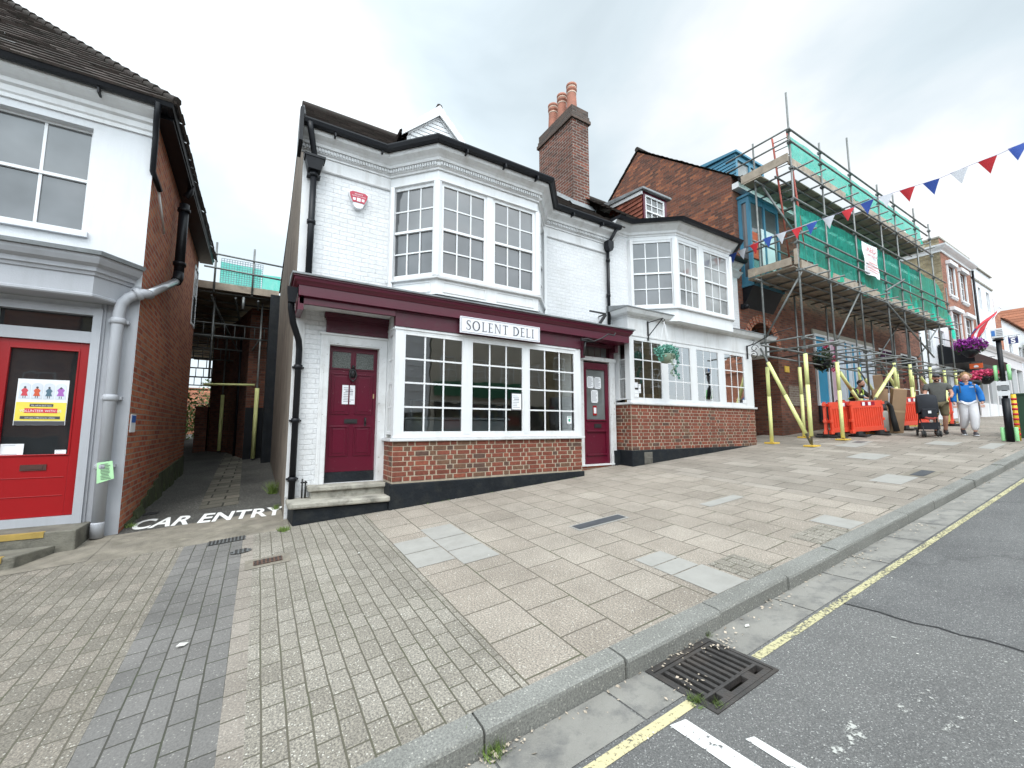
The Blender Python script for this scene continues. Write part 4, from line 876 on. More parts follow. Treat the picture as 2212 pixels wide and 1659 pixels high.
mb.box(0.84, 1.56, 6.575, 6.72, 2.83, 2.97); mb.box(0.70, 1.69, 6.555, 6.62, 2.97, 3.0); mb.box(0.745, 0.765, 6.565, 6.58, 0.8, 2.95); mb.box(0.815, 0.832, 6.565, 6.58, 0.8, 2.95); mb.box(0.83, 1.57, 6.565, 6.58, 2.85, 2.87)
mb.build('door_frame', M['white_chip'], deli)
mb = MB(); mb.box(0.78, 1.675, 6.54, 6.61, 3.0, 3.28); mb.box(0.86, 1.60, 6.53, 6.545, 3.06, 3.075); mb.box(.75, 1.675, 6.50, 6.6, 3.22, 3.29); mb.box(.77, 1.675, 6.52, 6.6, 3.19, 3.22); mb.build('overdoor_panel', M['maroon_dull'], deli)
mb = MB(); mb.box(0.62, 1.66, 6.33, 6.72, 0.735, 0.80); mb.box(0.66, 1.66, 6.38, 6.7, 0.56, 0.735); mb.build('step', M['stone'], deli, bevel=.015)
mb = MB(); mb.prism([(0.40, 6.10, 0.56), (1.66, 6.07, 0.56), (1.66, 6.62, 0.56), (0.37, 6.62, 0.56), (0.37, 6.14, 0.56)], (0, 0, 0.075)); mb.build('step', M['stone'], deli, bevel=.02)
mb = MB(); mb.prism([(0.44, 6.15, 0.1), (1.65, 6.12, 0.1), (1.65, 6.62, 0.1), (0.40, 6.62, 0.1)], (0, 0, 0.458)); mb.build('step_base', M['plinth'], deli, bevel=.02)
mb = MB(); mb.tube([(.56, 6.5, .64), (.56, 6.5, .9)], .011, 6); mb.tube([(.60, 6.5, .64), (.60, 6.5, .87)], .011, 6); mb.box(.54, .62, 6.48, 6.52, .84, .86); mb.build('boot_scraper', M['iron'], deli)
paper(deli, (1.155, DY - .008, 2.10), .20, .29, 'notice', lines=9, head=2, label='white printed notice taped to the left maroon door')
# right door
rd = MB(); RX0, RX1, RY = 5.68, 6.40, 6.56
rd.box(RX0, RX0 + .10, RY, RY + .05, 0.86, 2.96); rd.box(RX1 - .10, RX1, RY, RY + .05, 0.86, 2.96); rd.box(RX0 + .1, RX1 - .1, RY, RY + .05, 2.83, 2.96); rd.box(RX0 + .1, RX1 - .1, RY, RY + .05, 0.86, 1.02); rd.box(RX0 + .1, RX1 - .1, RY, RY + .05, 1.55, 1.73)
rd.box(RX0 + .1, RX1 - .1, RY + .015, RY + .04, 1.02, 1.55)
for z in (1.045, 1.535, 1.755): rd.box(RX0 + .08, RX1 - .08, RY - .02, RY + .01, z - .018, z + .018)
rd.box(RX0 + .08, RX1 - .08, RY - .014, RY + .01, 2.82, 2.85)
rdo = rd.build('glazed_door', M['maroon_door'], deli, bevel=.004)
mb = MB(); mb.q((RX0 + .1, RY + .02, 1.73), (RX1 - .1, RY + .02, 1.73), (RX1 - .1, RY + .02, 2.83), (RX0 + .1, RY + .02, 2.83)); mb.build('pane', darkglass('grey_reflecting_glass', (0.13, 0.14, 0.14), 1.0, 0.05), rdo, fix=False)
mb = MB(); mb.box(5.97, 6.16, RY - .012, RY + .01, 1.60, 1.68); mb.box(5.99, 6.14, RY - .016, RY, 1.615, 1.665); mb.build('letter_plate', M['iron'], rdo)
for (x, z, w_, h) in ((5.895, 2.55, .185, .25), (6.10, 2.545, .185, .25), (6.005, 2.255, .19, .27)):
    p = paper(rdo, (x, RY + .010, z), w_, h, 'notice', lines=10, rnd=int(x * 100)); mb = MB()
    for sx in (-1, 1):
        for sz in (-1, 1): mb.box(x + sx * w_ * .43 - .008, x + sx * w_ * .43 + .008, RY + .004, RY + .009, z + sz * h * .45 - .008, z + sz * h * .45 + .008)
    mb.build('fixing_pad', M['inkd'], p)
mb = MB(); mb.box(5.955, 6.055, RY + .006, RY + .014, 1.86, 2.06); st_ = mb.build('sticker', M['red'], rdo); mb = MB(); mb.box(5.972, 6.04, RY + .003, RY + .006, 1.90, 2.02); mb.build('sticker_panel', M['paper'], st_)
mb = MB(); mb.box(5.30, 5.42, 6.50, 6.62, 0.86, 3.05) if False else None
mb.box(5.56, 5.68, 6.53, 6.66, 0.80, 3.0); mb.box(6.40, 6.56, 6.52, 6.66, 0.86, 3.0); mb.box(6.42, 6.46, 6.505, 6.53, 0.86, 2.96); mb.box(6.40, 6.58, 6.50, 6.60, 0.80, 1.05); mb.box(5.54, 6.58, 6.50, 6.66, 3.0, 3.08)
mb.box(5.27, 5.56, 6.50, 6.62, 1.0, 3.35) if False else None
mb.build('door_frame', M['white_chip'], deli)
mb = MB(); mb.box(5.56, 5.66, 6.52, 6.6, 3.08, 3.36); mb.box(6.40, 6.52, 6.50, 6.6, 3.08, 3.36); tr = mb.build('transom_frame', M['maroon_dull'], deli)
window(deli, (5.66, 6.56), (6.40, 6.56), 3.08, 3.34, 4, 1, M['glass_up'], M['maroon_dull'], fr=.02, bar=.008, meet=False, name='fanlight')
mb = MB(); mb.box(5.54, 6.56, 6.48, 6.7, 0.83, 0.86); mb.build('sill', M['white_chip'], deli)
mb = MB(); mb.box(5.56, 6.42, 6.52, 6.66, 0.5, 0.83); mb.build('door_step', M['redbrick'], deli)
mb = MB(); mb.box(6.46, 6.70, 6.46, 6.60, 0.4, 1.12); mb.build('plinth', M['plinth'], deli, bevel=.01)
mb = MB(); mb.box(5.28, 5.56, 6.56, 6.59, 0.4, 0.86); mb.build('plinth', M['plinth'], deli, bevel=.01)
# stickers and notices in the shop window
paper(deli, (3.80, YB - .0, 2.05), .185, .27, 'notice', lines=8, head=2, label='printed notice framed in black inside the middle shop window')
mb = MB(); mb.box(3.695, 3.905, YB + .003, YB + .008, 1.90, 2.20); mb.build('notice_frame', M['inkd'], deli)
p = paper(deli, (4.955, YB + .0, 1.745), .105, .135, 'sticker', lines=0); 
mb = MB(); mb.lathe(0, 0, [(0.024, 0), (0.024, .001)], 10); mb.v = [(4.955 + v[0], YB - .0025 - v[2], 1.74 + v[1] * 1.2) for v in mb.v]; mb.box(4.915, 4.995, YB - .003, YB - .002, 1.792, 1.803); mb.build('green_emblem', paint('green_print', (0.05, 0.35, 0.22)), p)
# alarm box
al = thing('alarm_box', (1.14, 6.6, 5.0), 'red and white wedge shaped burglar alarm box high on the white brick wall', 'alarm box')
mb = MB(); AP = [(-.10, .13), (.10, .13), (.145, .10), (.135, .04), (.06, -.12), (.03, -.14), (-.03, -.14), (-.06, -.12), (-.135, .04), (-.145, .10)]
AC = (1.15, 6.59, 5.145)
mb.prism([(AC[0] + x, AC[1] - .06, AC[2] + z) for x, z in AP], (0, .07, 0)); ab = mb.build('alarm_case', M['paper'], al, bevel=.008)
mb = MB(); RP = [(-.095, .122), (.095, .122), (.135, .095), (.125, .035), (.085, -.055), (.055, -.045), (-.055, -.045), (-.085, -.055), (-.125, .035), (-.135, .095)]
mb.prism([(AC[0] + x, AC[1] - .068, AC[2] + z) for x, z in RP], (0, .006, 0)); fp = mb.build('alarm_cover', paint('alarm_red', (0.42, 0.02, 0.05), 0.4), ab)
def aw(s, z, sz): textmesh('print', s, sz, M['paper'], lambda x, y, q: (AC[0] + x, AC[1] - .0695, AC[2] + z + y), parent=fp, align='CENTER')
aw('SECURITY', .075, .028); aw('ELECTRONIC SYSTEMS', .045, .020)
mb = MB(); mb.box(AC[0] - .085, AC[0] - .045, AC[1] - .070, AC[1] - .068, AC[2] - .02, AC[2] + .02); mb.box(AC[0] + .045, AC[0] + .085, AC[1] - .070, AC[1] - .068, AC[2] - .02, AC[2] + .02); mb.box(AC[0] - .028, AC[0] + .028, AC[1] - .070, AC[1] - .068, AC[2] - .028, AC[2] + .026); mb.build('emblem', M['paper'], fp)
# stub bracket lights over the fascia and by the right door
mb = MB(); mb.bar((5.95, 6.35, 3.72), (6.16, 6.35, 3.98), .05, .05); mb.bar((5.72, 6.35, 4.0), (6.17, 6.35, 4.0), .03, .03); mb.tube([(6.16, 6.35, 4.0), (6.2, 6.6, 4.0)], .015, 6); tag(mb.build('bracket_arm', M['iron']), 'bent black metal arm sticking out above the right end of the maroon fascia', 'bracket')
mb = MB(); mb.tube([(5.20, 6.0, 3.28), (5.32, 5.98, 3.30), (5.45, 5.95, 3.26), (5.62, 5.9, 3.33), (5.75, 5.86, 3.42), (5.88, 5.84, 3.40), (5.92, 5.84, 3.46)], .014, 6); mb.box(5.18, 5.45, 5.99, 6.03, 3.255, 3.30); mb.tube([(5.30, 6.02, 3.28), (5.29, 6.06, 2.98)], .022, 6); tag(mb.build('sign_bracket', M['iron']), 'twisted black sign bracket without a sign, fixed to the maroon fascia by the glazed door', 'bracket')
# ================================================================== the charity shop on the left
LB = thing('grey_shop_house', (-4.5, 7.3, gz(-4.5, 7.3)), 'white rendered house with grey shopfront, red glazed door and red brick flank on the alley', 'shop building')
LY = 7.3; CX = -1.46
mb = MB(); wall(mb, (-9.5, LY), (CX, LY), -0.9, 5.98, [(9.5 - 3.02, 9.5 - 2.088, 4.10, 5.56), (9.5 - 2.72, 9.5 - 1.887, 0.45, 3.04), (9.5 - 8.2, 9.5 - 2.95, 1.1, 3.1), (9.5 - 5.6, 9.5 - 4.4, 4.1, 5.56)], 0.14)
mb.build('front_wall', M['render'], LB)
mb = MB(); mb.box(-9.5, CX - .006, LY - .012, LY + .05, 0.1, 0.5); mb.box(-1.83, CX - .006, LY - .012, LY + .04, .15, 3.50); mb.build('painted_pilaster', M['greypaint'], LB)
mb = MB(); E1 = (-1.57, 13.3)
wall(mb, (CX, LY), E1, -0.5, 6.02, [(5.28, 5.96, 4.12, 5.66)], 0.1); wall(mb, E1, (-9.5, 13.3), -.5, 6.0)
mb.build('flank_wall', M['redbrick'], LB)
mb = MB(); mb.box(-9.5, -3.35, 13.31, 27, 0, 5.38); mb.build('added_shade_block', M['brownbrick'], LB)  # unseen block added behind the house to keep light out of the alley
M['moss'] = paint('mossy_footing', (0.06, 0.075, 0.03), 0.95, 0.5, 5, 0.8, (0.05, 0.04, 0.03), 1.0, 25)
mb = MB()
for k in range(12):
    y0, y1 = 7.6 + k * .47, 7.6 + (k + 1) * .47; xa = CX - .11 * (y0 - LY) / 6; h = .05 + .35 * min(1, k / 5) 
    mb.prism([(xa - .02, y0, 0.1), (xa + .05 + .03 * math.sin(k * 2.1), y0, gz(xa, y0) - .02), (xa + .015, y0, gz(xa, y0) + h), (xa - .02, y0, gz(xa, y0) + h)], (0, y1 - y0, 0.02))
mb.build('mossy_footing', M['moss'], LB)
window(LB, (-1.557, 13.26 - .01), (-1.555, 12.60), 4.14, 5.64, 2, 4, M['glass_up'], inset=-.03, fproj=.02)
window(LB, (-3.02, LY), (-2.088, LY), 4.13, 5.56, 2, 2, M['glass_up'], inset=.09, fr=.035, bar=.03)
window(LB, (-5.6, LY), (-4.4, LY), 4.13, 5.56, 2, 2, M['glass_up'], inset=.09, fr=.035, bar=.03)
for xa, xb in ((-3.1, -2.03), (-5.7, -4.3)): mb = MB(); mb.box(xa, xb, LY - .05, LY + .1, 4.05, 4.12); mb.build('window_sill', M['render'], LB)
mb = MB(); mb.sweep([(-9.5, LY), (CX + .02, LY)], [(0, 5.66), (.03, 5.66), (.03, 5.71), (.05, 5.73), (.06, 5.80), (.10, 5.82), (.11, 5.87), (.16, 5.89), (.23, 5.93), (.25, 5.96), (.25, 5.99), (0, 5.99)])
mb.build('cornice', M['white'], LB)
mb = MB(); mb.sweep([(-9.5, LY), (CX - .13, LY), (CX - .15, 13.35)], [(.25, 5.995), (.28, 5.97), (.34, 5.98), (.365, 6.04), (.33, 6.05), (.26, 6.03), (0.0, 6.03), (0.0, 5.995)], side=1)
mb.box(CX - .10, CX + .19, LY - .1, 13.35, 5.93, 5.99)
for x in (-3.2, -2.0): mb.box(x - .01, x + .01, 6.98, 7.1, 5.9, 5.97)
mb.build('gutter', M['black'], LB)
mb = MB(); k_ = .94; ez = 6.04; ex, ey = -1.20, 6.93; ap = 3.1
tiles(mb, (-10.0, ey, ez), (ex, ey, ez), (ex - ap, ey + ap, ez + ap * k_), (-10.0, ey + ap, ez + ap * k_), 26, seg=34)
tiles(mb, (ex, ey, ez), (ex, 13.4, ez), (ex - ap, 13.4, ez + ap * k_), (ex - ap, ey + ap, ez + ap * k_), 26, seg=26)
for i in range(22):
    a, b_ = ap * i / 22, ap * (i + 1.1) / 22; mb.tube([(ex - a, ey + a, ez + a * k_ + .03), (ex - b_, ey + b_, ez + b_ * k_ + .01)], [.06, .05], 7)
mb.tube([(ex - ap, ey + ap, ez + ap * k_ + .02), (ex - ap, 13.4, ez + ap * k_ + .02)], .09, 8)
mb.build('roof', M['tiles'], LB, fix=False)
mb = MB(); mb.tube([(CX + .06, 6.95, 6.0), (CX + .03, 7.1, 5.82), (CX + .02, 7.19, 5.62), (CX + .01, 7.26, 5.15), (CX + .06, 7.5, 5.0)], .035, 6); mb.build('corner_pipe', M['black'], LB)
mb = MB(); mb.tube([(CX + .045, 7.5, 5.0), (CX + .035, 8.15, 4.62)], .016, 5); mb.build('conduit', M['white'], LB)
mb = MB(); YP = 9.2; pipe(mb, [(-1.36, YP, 5.62), (-1.36, YP, 4.3)], .075, 12, [(-1.36, YP, 5.5), (-1.36, YP, 4.5)]); mb.tube([(-1.36, YP, 5.75), (-1.30, YP, 5.85), (-1.28, YP, 6.0)], .05, 8)
mb.tube([(-1.36, YP, 4.34), (-1.36, YP - .03, 4.22), (-1.37, YP - .12, 4.14)], .08, 10); mb.build('soil_pipe', M['black'], LB)
mb = MB(); mb.tube([(-1.37, YP - .1, 4.15), (-1.39, 7.35, 3.43)], .058, 12); mb.build('steel_pipe', paint('galvanised_pipe', (0.45, 0.46, 0.48), 0.3, metal=0.6), LB)
mb = MB(); PX, PY = -1.635, 7.19
mb.tube([(-1.39, 7.40, 3.43), (-1.41, 7.24, 3.40), (-1.46, 7.19, 3.37), (-1.55, 7.185, 3.31), (-1.615, 7.185, 3.22), (PX, PY, 3.08), (PX, PY, 0.25)], .062, 14)
for z in (2.98, 1.98, 1.12): mb.tube([(PX, PY, z - .04), (PX, PY, z - .02), (PX, PY, z + .02), (PX, PY, z + .04)], [.068, .08, .08, .068], 14); mb.box(PX - .10, PX + .10, PY + .03, LY, z - .02, z + .02)
mb.tube([(-1.44, 7.20, 3.385), (-1.49, 7.19, 3.355)], .082, 12); mb.tube([(PX, PY, .25), (PX, PY, .42), (PX, PY, .44)], [.067, .067, .063], 14)
gp_ = mb.build('soil_pipe', M['greypaint'], LB)
# shop cornice, canted back to the wall at its right end
mb = MB(); PTH = [(-9.5, 6.95), (-1.84, 6.95), (-1.56, LY)]
mb.sweep(PTH, [(-.4, 3.20), (.0, 3.20), (.012, 3.215), (.012, 3.24), (.0, 3.25), (0, 3.47), (.02, 3.475), (.03, 3.51), (.055, 3.52), (.06, 3.57), (.12, 3.60), (.15, 3.65), (.16, 3.69), (-.4, 3.69)])
mb.build('shop_cornice', M['greypaint'], LB)
mb = MB(); mb.sweep(PTH, [(-.4, 3.692), (.19, 3.692), (.20, 3.74), (-.30, 3.86), (-.4, 3.86)]); mb.build('lead_roof', M['lead'], LB)
mb = MB(); mb.q((-9.5, 6.96, 3.215), (-1.83, 6.96, 3.215), (-1.56, LY, 3.215), (-9.5, LY, 3.215)); mb.build('soffit', M['greypaint'], LB, fix=False)
mb = MB()
mb.box(-1.887, -1.80, LY - .06, LY + .1, .42, 3.13); mb.box(-1.80, -1.775, LY - .03, LY + .0, .40, 3.2); mb.box(-2.80, -2.72, LY - .05, LY + .1, .42, 3.13)
mb.box(-2.72, -1.887, LY - .03, LY + .1, 2.674, 2.82); mb.box(-2.72, -1.887, LY - .05, LY + .1, 3.035, 3.13); mb.box(-2.72, -1.887, LY - .04, LY + .1, .42, .535)
mb.build('door_surround', M['greypaint'], LB)
mb = MB(); mb.q((-2.72, LY + .05, 2.82), (-1.887, LY + .05, 2.82), (-1.887, LY + .05, 3.035), (-2.72, LY + .05, 3.035)); mb.build('fanlight', M['glass_dark'], LB, fix=False)
dr = MB()
for q in ((-2.72, -2.60, .54, 2.674), (-1.985, -1.887, .54, 2.674), (-2.60, -1.985, 2.575, 2.674), (-2.60, -1.985, .54, 1.265)): dr.box(q[0], q[1], LY + .01, LY + .06, q[2], q[3])
for z in (.78, 1.0): dr.box(-2.60, -2.01, LY + .004, LY + .02, z, z + .008)
for q in ((-2.60, -2.585, 1.265, 2.575), (-1.999, -1.984, 1.265, 2.575), (-2.585, -1.999, 2.56, 2.575), (-2.585, -1.999, 1.265, 1.28)): dr.box(q[0], q[1], LY + .002, LY + .03, q[2], q[3])
red = dr.build('red_door', M['red'], LB, bevel=.003)
mb = MB(); mb.q((-2.60, LY + .035, 1.265), (-1.985, LY + .035, 1.265), (-1.985, LY + .035, 2.575), (-2.60, LY + .035, 2.575)); mb.build('pane', M['glass_dark'], red, fix=False)
mb = MB(); mb.box(-2.39, -2.17, LY - .0, LY + .02, 1.09, 1.16); mb.box(-2.36, -2.20, LY - .004, LY + .005, 1.105, 1.145); mb.build('letter_plate', paint('bronze_plate', (0.07, 0.03, 0.025), .4), red)
# poster in the door
pcx, pcz, py_ = -2.278, 1.93, LY + .028
pb = MB(); pb.box(pcx - .22, pcx + .22, py_, py_ + .004, pcz - .30, pcz + .26); po = pb.build('poster', M['paper'], red)
mb = MB(); mb.box(pcx - .215, pcx + .215, py_ - .002, py_, pcz - .245, pcz - .02); mb.build('yellow_panel', paint('poster_yellow', (0.75, 0.62, 0.08), .6), po)
mb = MB(); mb.box(pcx - .215, pcx + .215, py_ - .002, py_, pcz - .298, pcz - .25); mb.box(pcx - .10, pcx + .10, py_ - .004, py_ - .002, pcz - .075, pcz - .04); mb.box(pcx - .17, pcx + .17, py_ - .004, py_ - .002, pcz - .225, pcz - .19); mb.build('black_panel', M['inkd'], po)
mb = MB(); mb.box(pcx - .14, pcx + .14, py_ - .004, py_ - .002, pcz - .15, pcz - .095); mb.build('red_label', paint('poster_red', (0.6, 0.03, 0.04), .6), po)
for s_, z, sz in (('VOLUNTEER WITH US', -.140, .042), ('We will be back soon', -.068, .024), ('and make a difference for children', -.217, .022)):
    textmesh('print', s_, sz, M['paper'], lambda x, y, q, z=z: (pcx + x, py_ - .0055, pcz + z + y), parent=po, align='CENTER', xscale=.85)
mb = MB()
for k in range(4):
    x = pcx - .155 + k * .103; a = [(x - .046, pcz + .02), (x + .046, pcz + .02), (x + .046, pcz + .18)] + [(x + .046 * math.cos(R(t)), pcz + .18 + .035 * math.sin(R(t))) for t in range(30, 180, 30)] + [(x - .046, pcz + .18)]
    mb.prism([(p[0], py_ - .003, p[1]) for p in a], (0, .002, 0))
mb.build('arch_panels', paint('poster_pale', (0.62, 0.66, 0.72), .7), po)
for k, (c1, c2) in enumerate((((.55, .06, .08), (.55, .06, .08)), ((.6, .1, .04), (.06, .12, .4)), ((.08, .15, .2), (.06, .09, .25)), ((.35, .12, .42), (.35, .12, .42)))):
    x = pcx - .155 + k * .103; sc = 1.0 + .12 * (k == 3)
    mb = MB(); mb.prism([(x + p[0] * sc, py_ - .0045, pcz + .02 + p[1] * sc) for p in ((-.018, .075), (-.03, .035), (.03, .035), (.018, .075), (.03, .10), (.012, .125), (-.012, .125), (-.03, .10))], (0, .0015, 0))
    f = mb.build('figure_print', paint('print_colour', c1, .7), po)
    mb = MB(); mb.prism([(x + .011 * math.cos(R(t)), py_ - .0046, pcz + .158 + .014 * math.sin(R(t))) for t in range(0, 360, 45)], (0, .001, 0)); mb.box(x - .012, x - .006, py_ - .0046, py_ - .0036, pcz + .028, pcz + .055); mb.box(x + .006, x + .012, py_ - .0046, py_ - .0036, pcz + .028, pcz + .055); mb.build('figure_detail', M['inkd'], f)
paper(red, (-2.60 + .12, LY + .026, 1.34), .19, .14, 'sticker', lines=2, label='pale square sticker in the bottom left of the red door glass'); paper(red, (-2.07, LY + .026, 1.305), .10, .05, 'sticker', lines=2)
# the shop window left of the door (edge of frame)
window(LB, (-5.6, LY), (-2.95, LY), 1.15, 3.1, 2, 1, M['glass_dark'], M['greypaint'], meet=False, inset=.03)
# steps
M['stone_d'] = paint('shaded_dirty_concrete', (0.17, 0.16, 0.13), 0.9, 0.3, 5, 0.9, (0.05, 0.048, 0.04), 0.8, 60)  # base colour darkened to hold the shade on these steps; blotches are dirt
mb = MB(); mb.box(-3.6, -1.72, 6.80, LY + .02, 0.0, 0.44); mb.build('step', M['stone_d'], LB, bevel=.012)
mb = MB(); mb.prism([(-3.6, 6.42, 0), (-2.06, 6.42, 0), (-1.88, 6.80, 0), (-3.6, 6.80, 0)], (0, 0, .29)); mb.build('step', M['stone_d'], LB, bevel=.012)
M['nosing'] = paint('ochre_step_edge', (0.35, 0.24, 0.06), .7, .3, 6)
mb = MB(); mb.box(-3.6, -1.98, 6.792, 6.86, .385, .443); n1 = mb.build('step_nosing', M['nosing'], LB); mb = MB(); mb.box(-3.6, -2.15, 6.412, 6.48, .235, .293); mb.build('step_nosing', M['nosing'], LB)
mb = MB(); sheet(mb, [-3.4, -2.2, -1.47], [6.2, 7.28], gz, .004); mb.build('doorway_apron', M['concrete'], kind='structure')
# notices and plates
mb = MB(); NP = [(PX - .045, PY - .075, 1.17), (PX + .095, PY - .07, 1.19), (PX + .125, PY - .07, 0.97), (PX - .03, PY - .075, 0.915)]
mb.prism(NP, (0, .003, 0)); gn = mb.build('green_notice', paint('pale_green_paper', (0.42, 0.72, 0.40), .8)); tag(gn, 'pale green notice tied to the fat grey pipe beside the red door', 'notice')
mb = MB(); rr = random.Random(2)
for i in range(11):
    z = 1.15 - i * .018; mb.obox(V3((PX + .035 + i * .0015 - rr.random() * .01, PY - .0765, z)), V3((.045 - rr.random() * .012, .002, .0036)), V3((0, .0006, 0)), V3((0, 0, .0028)))
mb.build('print', M['inkd'], gn)
mb = MB(); mb.box(-1.468, -1.450, 7.38, 7.62, 1.54, 1.78); pl = mb.build('wall_plate', M['paper']); tag(pl, 'small blue and white plate on the brick corner at the alley mouth', 'wall plate')
mb = MB(); mb.box(-1.449, -1.446, 7.40, 7.60, 1.67, 1.765); mb.build('blue_panel', paint('sign_blue', (0.03, 0.12, 0.42), .5), pl)
# phone-shaped weeds etc. : leaf tufts
M['leaf'] = paint('green_leaves', (0.075, 0.13, 0.03), .6, .5, 9); M['leaf_d'] = paint('dark_leaves', (0.035, 0.06, 0.022), .6, .5, 9); M['leaf_p'] = paint('pale_green_leaves', (0.18, 0.27, 0.06), .6, .4, 9)
def leaves(mb, c, rad, n, sz, rnd, hang=0.0):
    for i in range(n):
        v = V3((rnd.gauss(0, 1), rnd.gauss(0, 1), rnd.gauss(0, 1))).normalized() * (rnd.random() ** .4); p = V3(c) + V3((v.x * rad[0], v.y * rad[1], v.z * rad[2]))
        a = V3((rnd.gauss(0, 1), rnd.gauss(0, 1), rnd.gauss(0, 1) - hang)).normalized(); b_ = a.cross(V3((rnd.gauss(0, 1), rnd.gauss(0, 1), rnd.gauss(0, 1)))).normalized(); s_ = sz * rnd.uniform(.6, 1.4)
        mb.q(p - a * s_, p - b_ * s_ * .45, p + a * s_, p + b_ * s_ * .45)
rl = random.Random(11)
# ================================================================== inside the alley
AB = thing('alley_outbuilding', (-0.3, 16.5, gz(-.3, 16.5)), 'dark red brick outbuilding at the back of the alley under the scaffold deck', 'building')
mb = MB(); pl_ = [(.37, 14.9), (-.37, 15.0), (-.88, 17.4), (-1.13, 18.0), (-1.56, 18.8), (-1.6, 24)]
for a, b_ in zip(pl_[:-1], pl_[1:]): wall(mb, b_, a, 0, 5.3)
mb.build('brick_wall', M['brownbrick'], AB)
mb = MB(); mb.tube([(-.62, 16.05, .7), (-.62, 16.05, 4.6)], .04, 6); mb.build('rainwater_pipe', M['black'], AB)
mb = MB(); mb.box(-.36, .3, 14.7, 14.95, .6, 2.2); mb.box(-.3, .25, 14.66, 14.7, 1.0, 2.1); mb.build('meter_cupboard', M['black'], AB)
mb = MB(); mb.box(.10, .36, 13.32, 14.9, 0, 5.35); tag(mb.build('shade_black_pier', M['plinth']), 'brick pier with shade painted near black, right side of the alley below the deck', 'brick pier')  # near-black colour paints in the shade on this side of the alley
mb = MB(); mb.box(-1.95, -1.6, 18.6, 19.2, .5, 2.3); mb.box(-1.98, -1.57, 18.57, 19.23, 2.3, 2.36); tag(mb.build('gate_pier', M['brownbrick']), 'brick gate pier at the far end of the alley next to the yellow pole', 'brick pier')
sc = thing('alley_scaffold', (-.55, 14, gz(-.55, 14)), 'scaffold gantry roofing over the alley with mesh guard and yellow sleeved poles', 'scaffold')
M['steel'] = paint('scaffold_tube', (0.17, 0.18, 0.175), .45, .35, 6, .4, (0.10, 0.08, 0.06), metal=.35); M['board'] = paint('scaffold_board', (0.36, 0.30, 0.235), .85, .3, 3, .6, (0.10, 0.085, 0.07), .4, 30)
M['foam'] = paint('yellow_foam_sleeve', (0.78, 0.80, 0.33), .6, .06, 2, .35, (0.45, 0.43, 0.25)); M['padyellow'] = paint('yellow_base_board', (0.75, 0.50, 0.08), .6)
mb = MB(); mb.box(-3.3, .31, 13.76, 13.80, 5.40, 5.60); mb.build('toe_board', M['board'], sc)
mb = MB()
for k in range(9): mb.box(-3.3, .28, 13.82 + k * 1.7, 13.82 + k * 1.7 + 1.69, 5.42, 5.46)
mb.build('deck', M['board'], sc)
for k in range(16):
    mb = MB(); y = 13.95 + k * .9; mb.tube([(-3.3, y, 5.36 - .03 * (k % 2)), (.36, y, 5.36 - .03 * (k % 2))], .03, 6); mb.build('transom', M['steel'], sc)
for i_, y in enumerate((14.6, 16.0, 17.4, 18.8, 20.6, 22.6)):        # ladder beams
    zz = 4.62 - .16 * i_; mb = MB(); mb.tube([(-3.6, y, zz), (.3, y, zz)], .026, 6); mb.tube([(-3.6, y, zz - .37), (.3, y, zz - .37)], .026, 6)
    for k in range(15): mb.tube([(-3.5 + k * .25, y, zz - .37), (-3.5 + k * .25, y, zz)], .015, 5)
    mb.build('ladder_beam', M['steel'], sc)
for x in (-1.3, -.75, -.2):
    mb = MB(); mb.tube([(x, 13.9, 5.26), (x, 28, 5.26)], .028, 6); mb.build('ledger', M['steel'], sc)
mb = MB(); mb.tube([(-.55, 13.7, 5.25), (-.55, 13.65, 4.9)], .035, 6); mb.tube([(-1.3, 14, 5.2), (-.2, 19, 3.2)], .025, 6); mb.tube([(-.1, 14.2, 4.2), (-1.2, 19, 2.9)], .025, 6); mb.build('brace', M['steel'], sc)
for (x, y) in ((-1.13, 17.75), (-.09, 14.25), (-1.7, 20.5), (-1.25, 14.2)):
    g_ = gz(x, y); mb = MB(); mb.tube([(x, y, 3.0 if (x, y) == (-1.25, 14.2) else g_), (x, y, 5.3)], .027, 7)
    mb.build('upright', M['steel'], sc)
    if (x, y) != (-1.25, 14.2): mb = MB(); mb.tube([(x, y, g_ + .05), (x, y, 2.75)], .055, 10); mb.build('foam_sleeve', M['foam'], sc)
mb = MB(); mb.tube([(-1.35, 14.0, 2.78), (-.15, 14.0, 2.82)], .032, 8); mb.build('foam_sleeve', M['foam'], sc)
mb = MB(); mb.tube([(-2.6, 17.0, 2.85), (-1.5, 17.0, 2.85)], .03, 8); mb.build('foam_sleeve', M['foam'], sc)
for x in (-1.25, -.36): mb = MB(); mb.tube([(x, 13.73, 5.3), (x, 13.73, 6.72)], .027, 7); mb.build('guard_post', M['steel'], sc)
for z in (5.96, 6.36): mb = MB(); mb.tube([(-1.5, 13.70, z + .03), (.36, 13.70, z - .03)], .025, 7); mb.build('guard_rail', M['steel'], sc)
mb = MB()
for i in range(17): x = -1.13 + i * .062; mb.box(x, x + .011, 13.76, 13.765, 5.62, 6.30)
for i in range(12): z = 5.62 + i * .062; mb.box(-1.13, -.13, 13.765, 13.77, z, z + .011)
mb.build('mesh_guard', paint('blue_grey_mesh', (0.12, 0.22, 0.26), .5), sc)
M['net'] = None
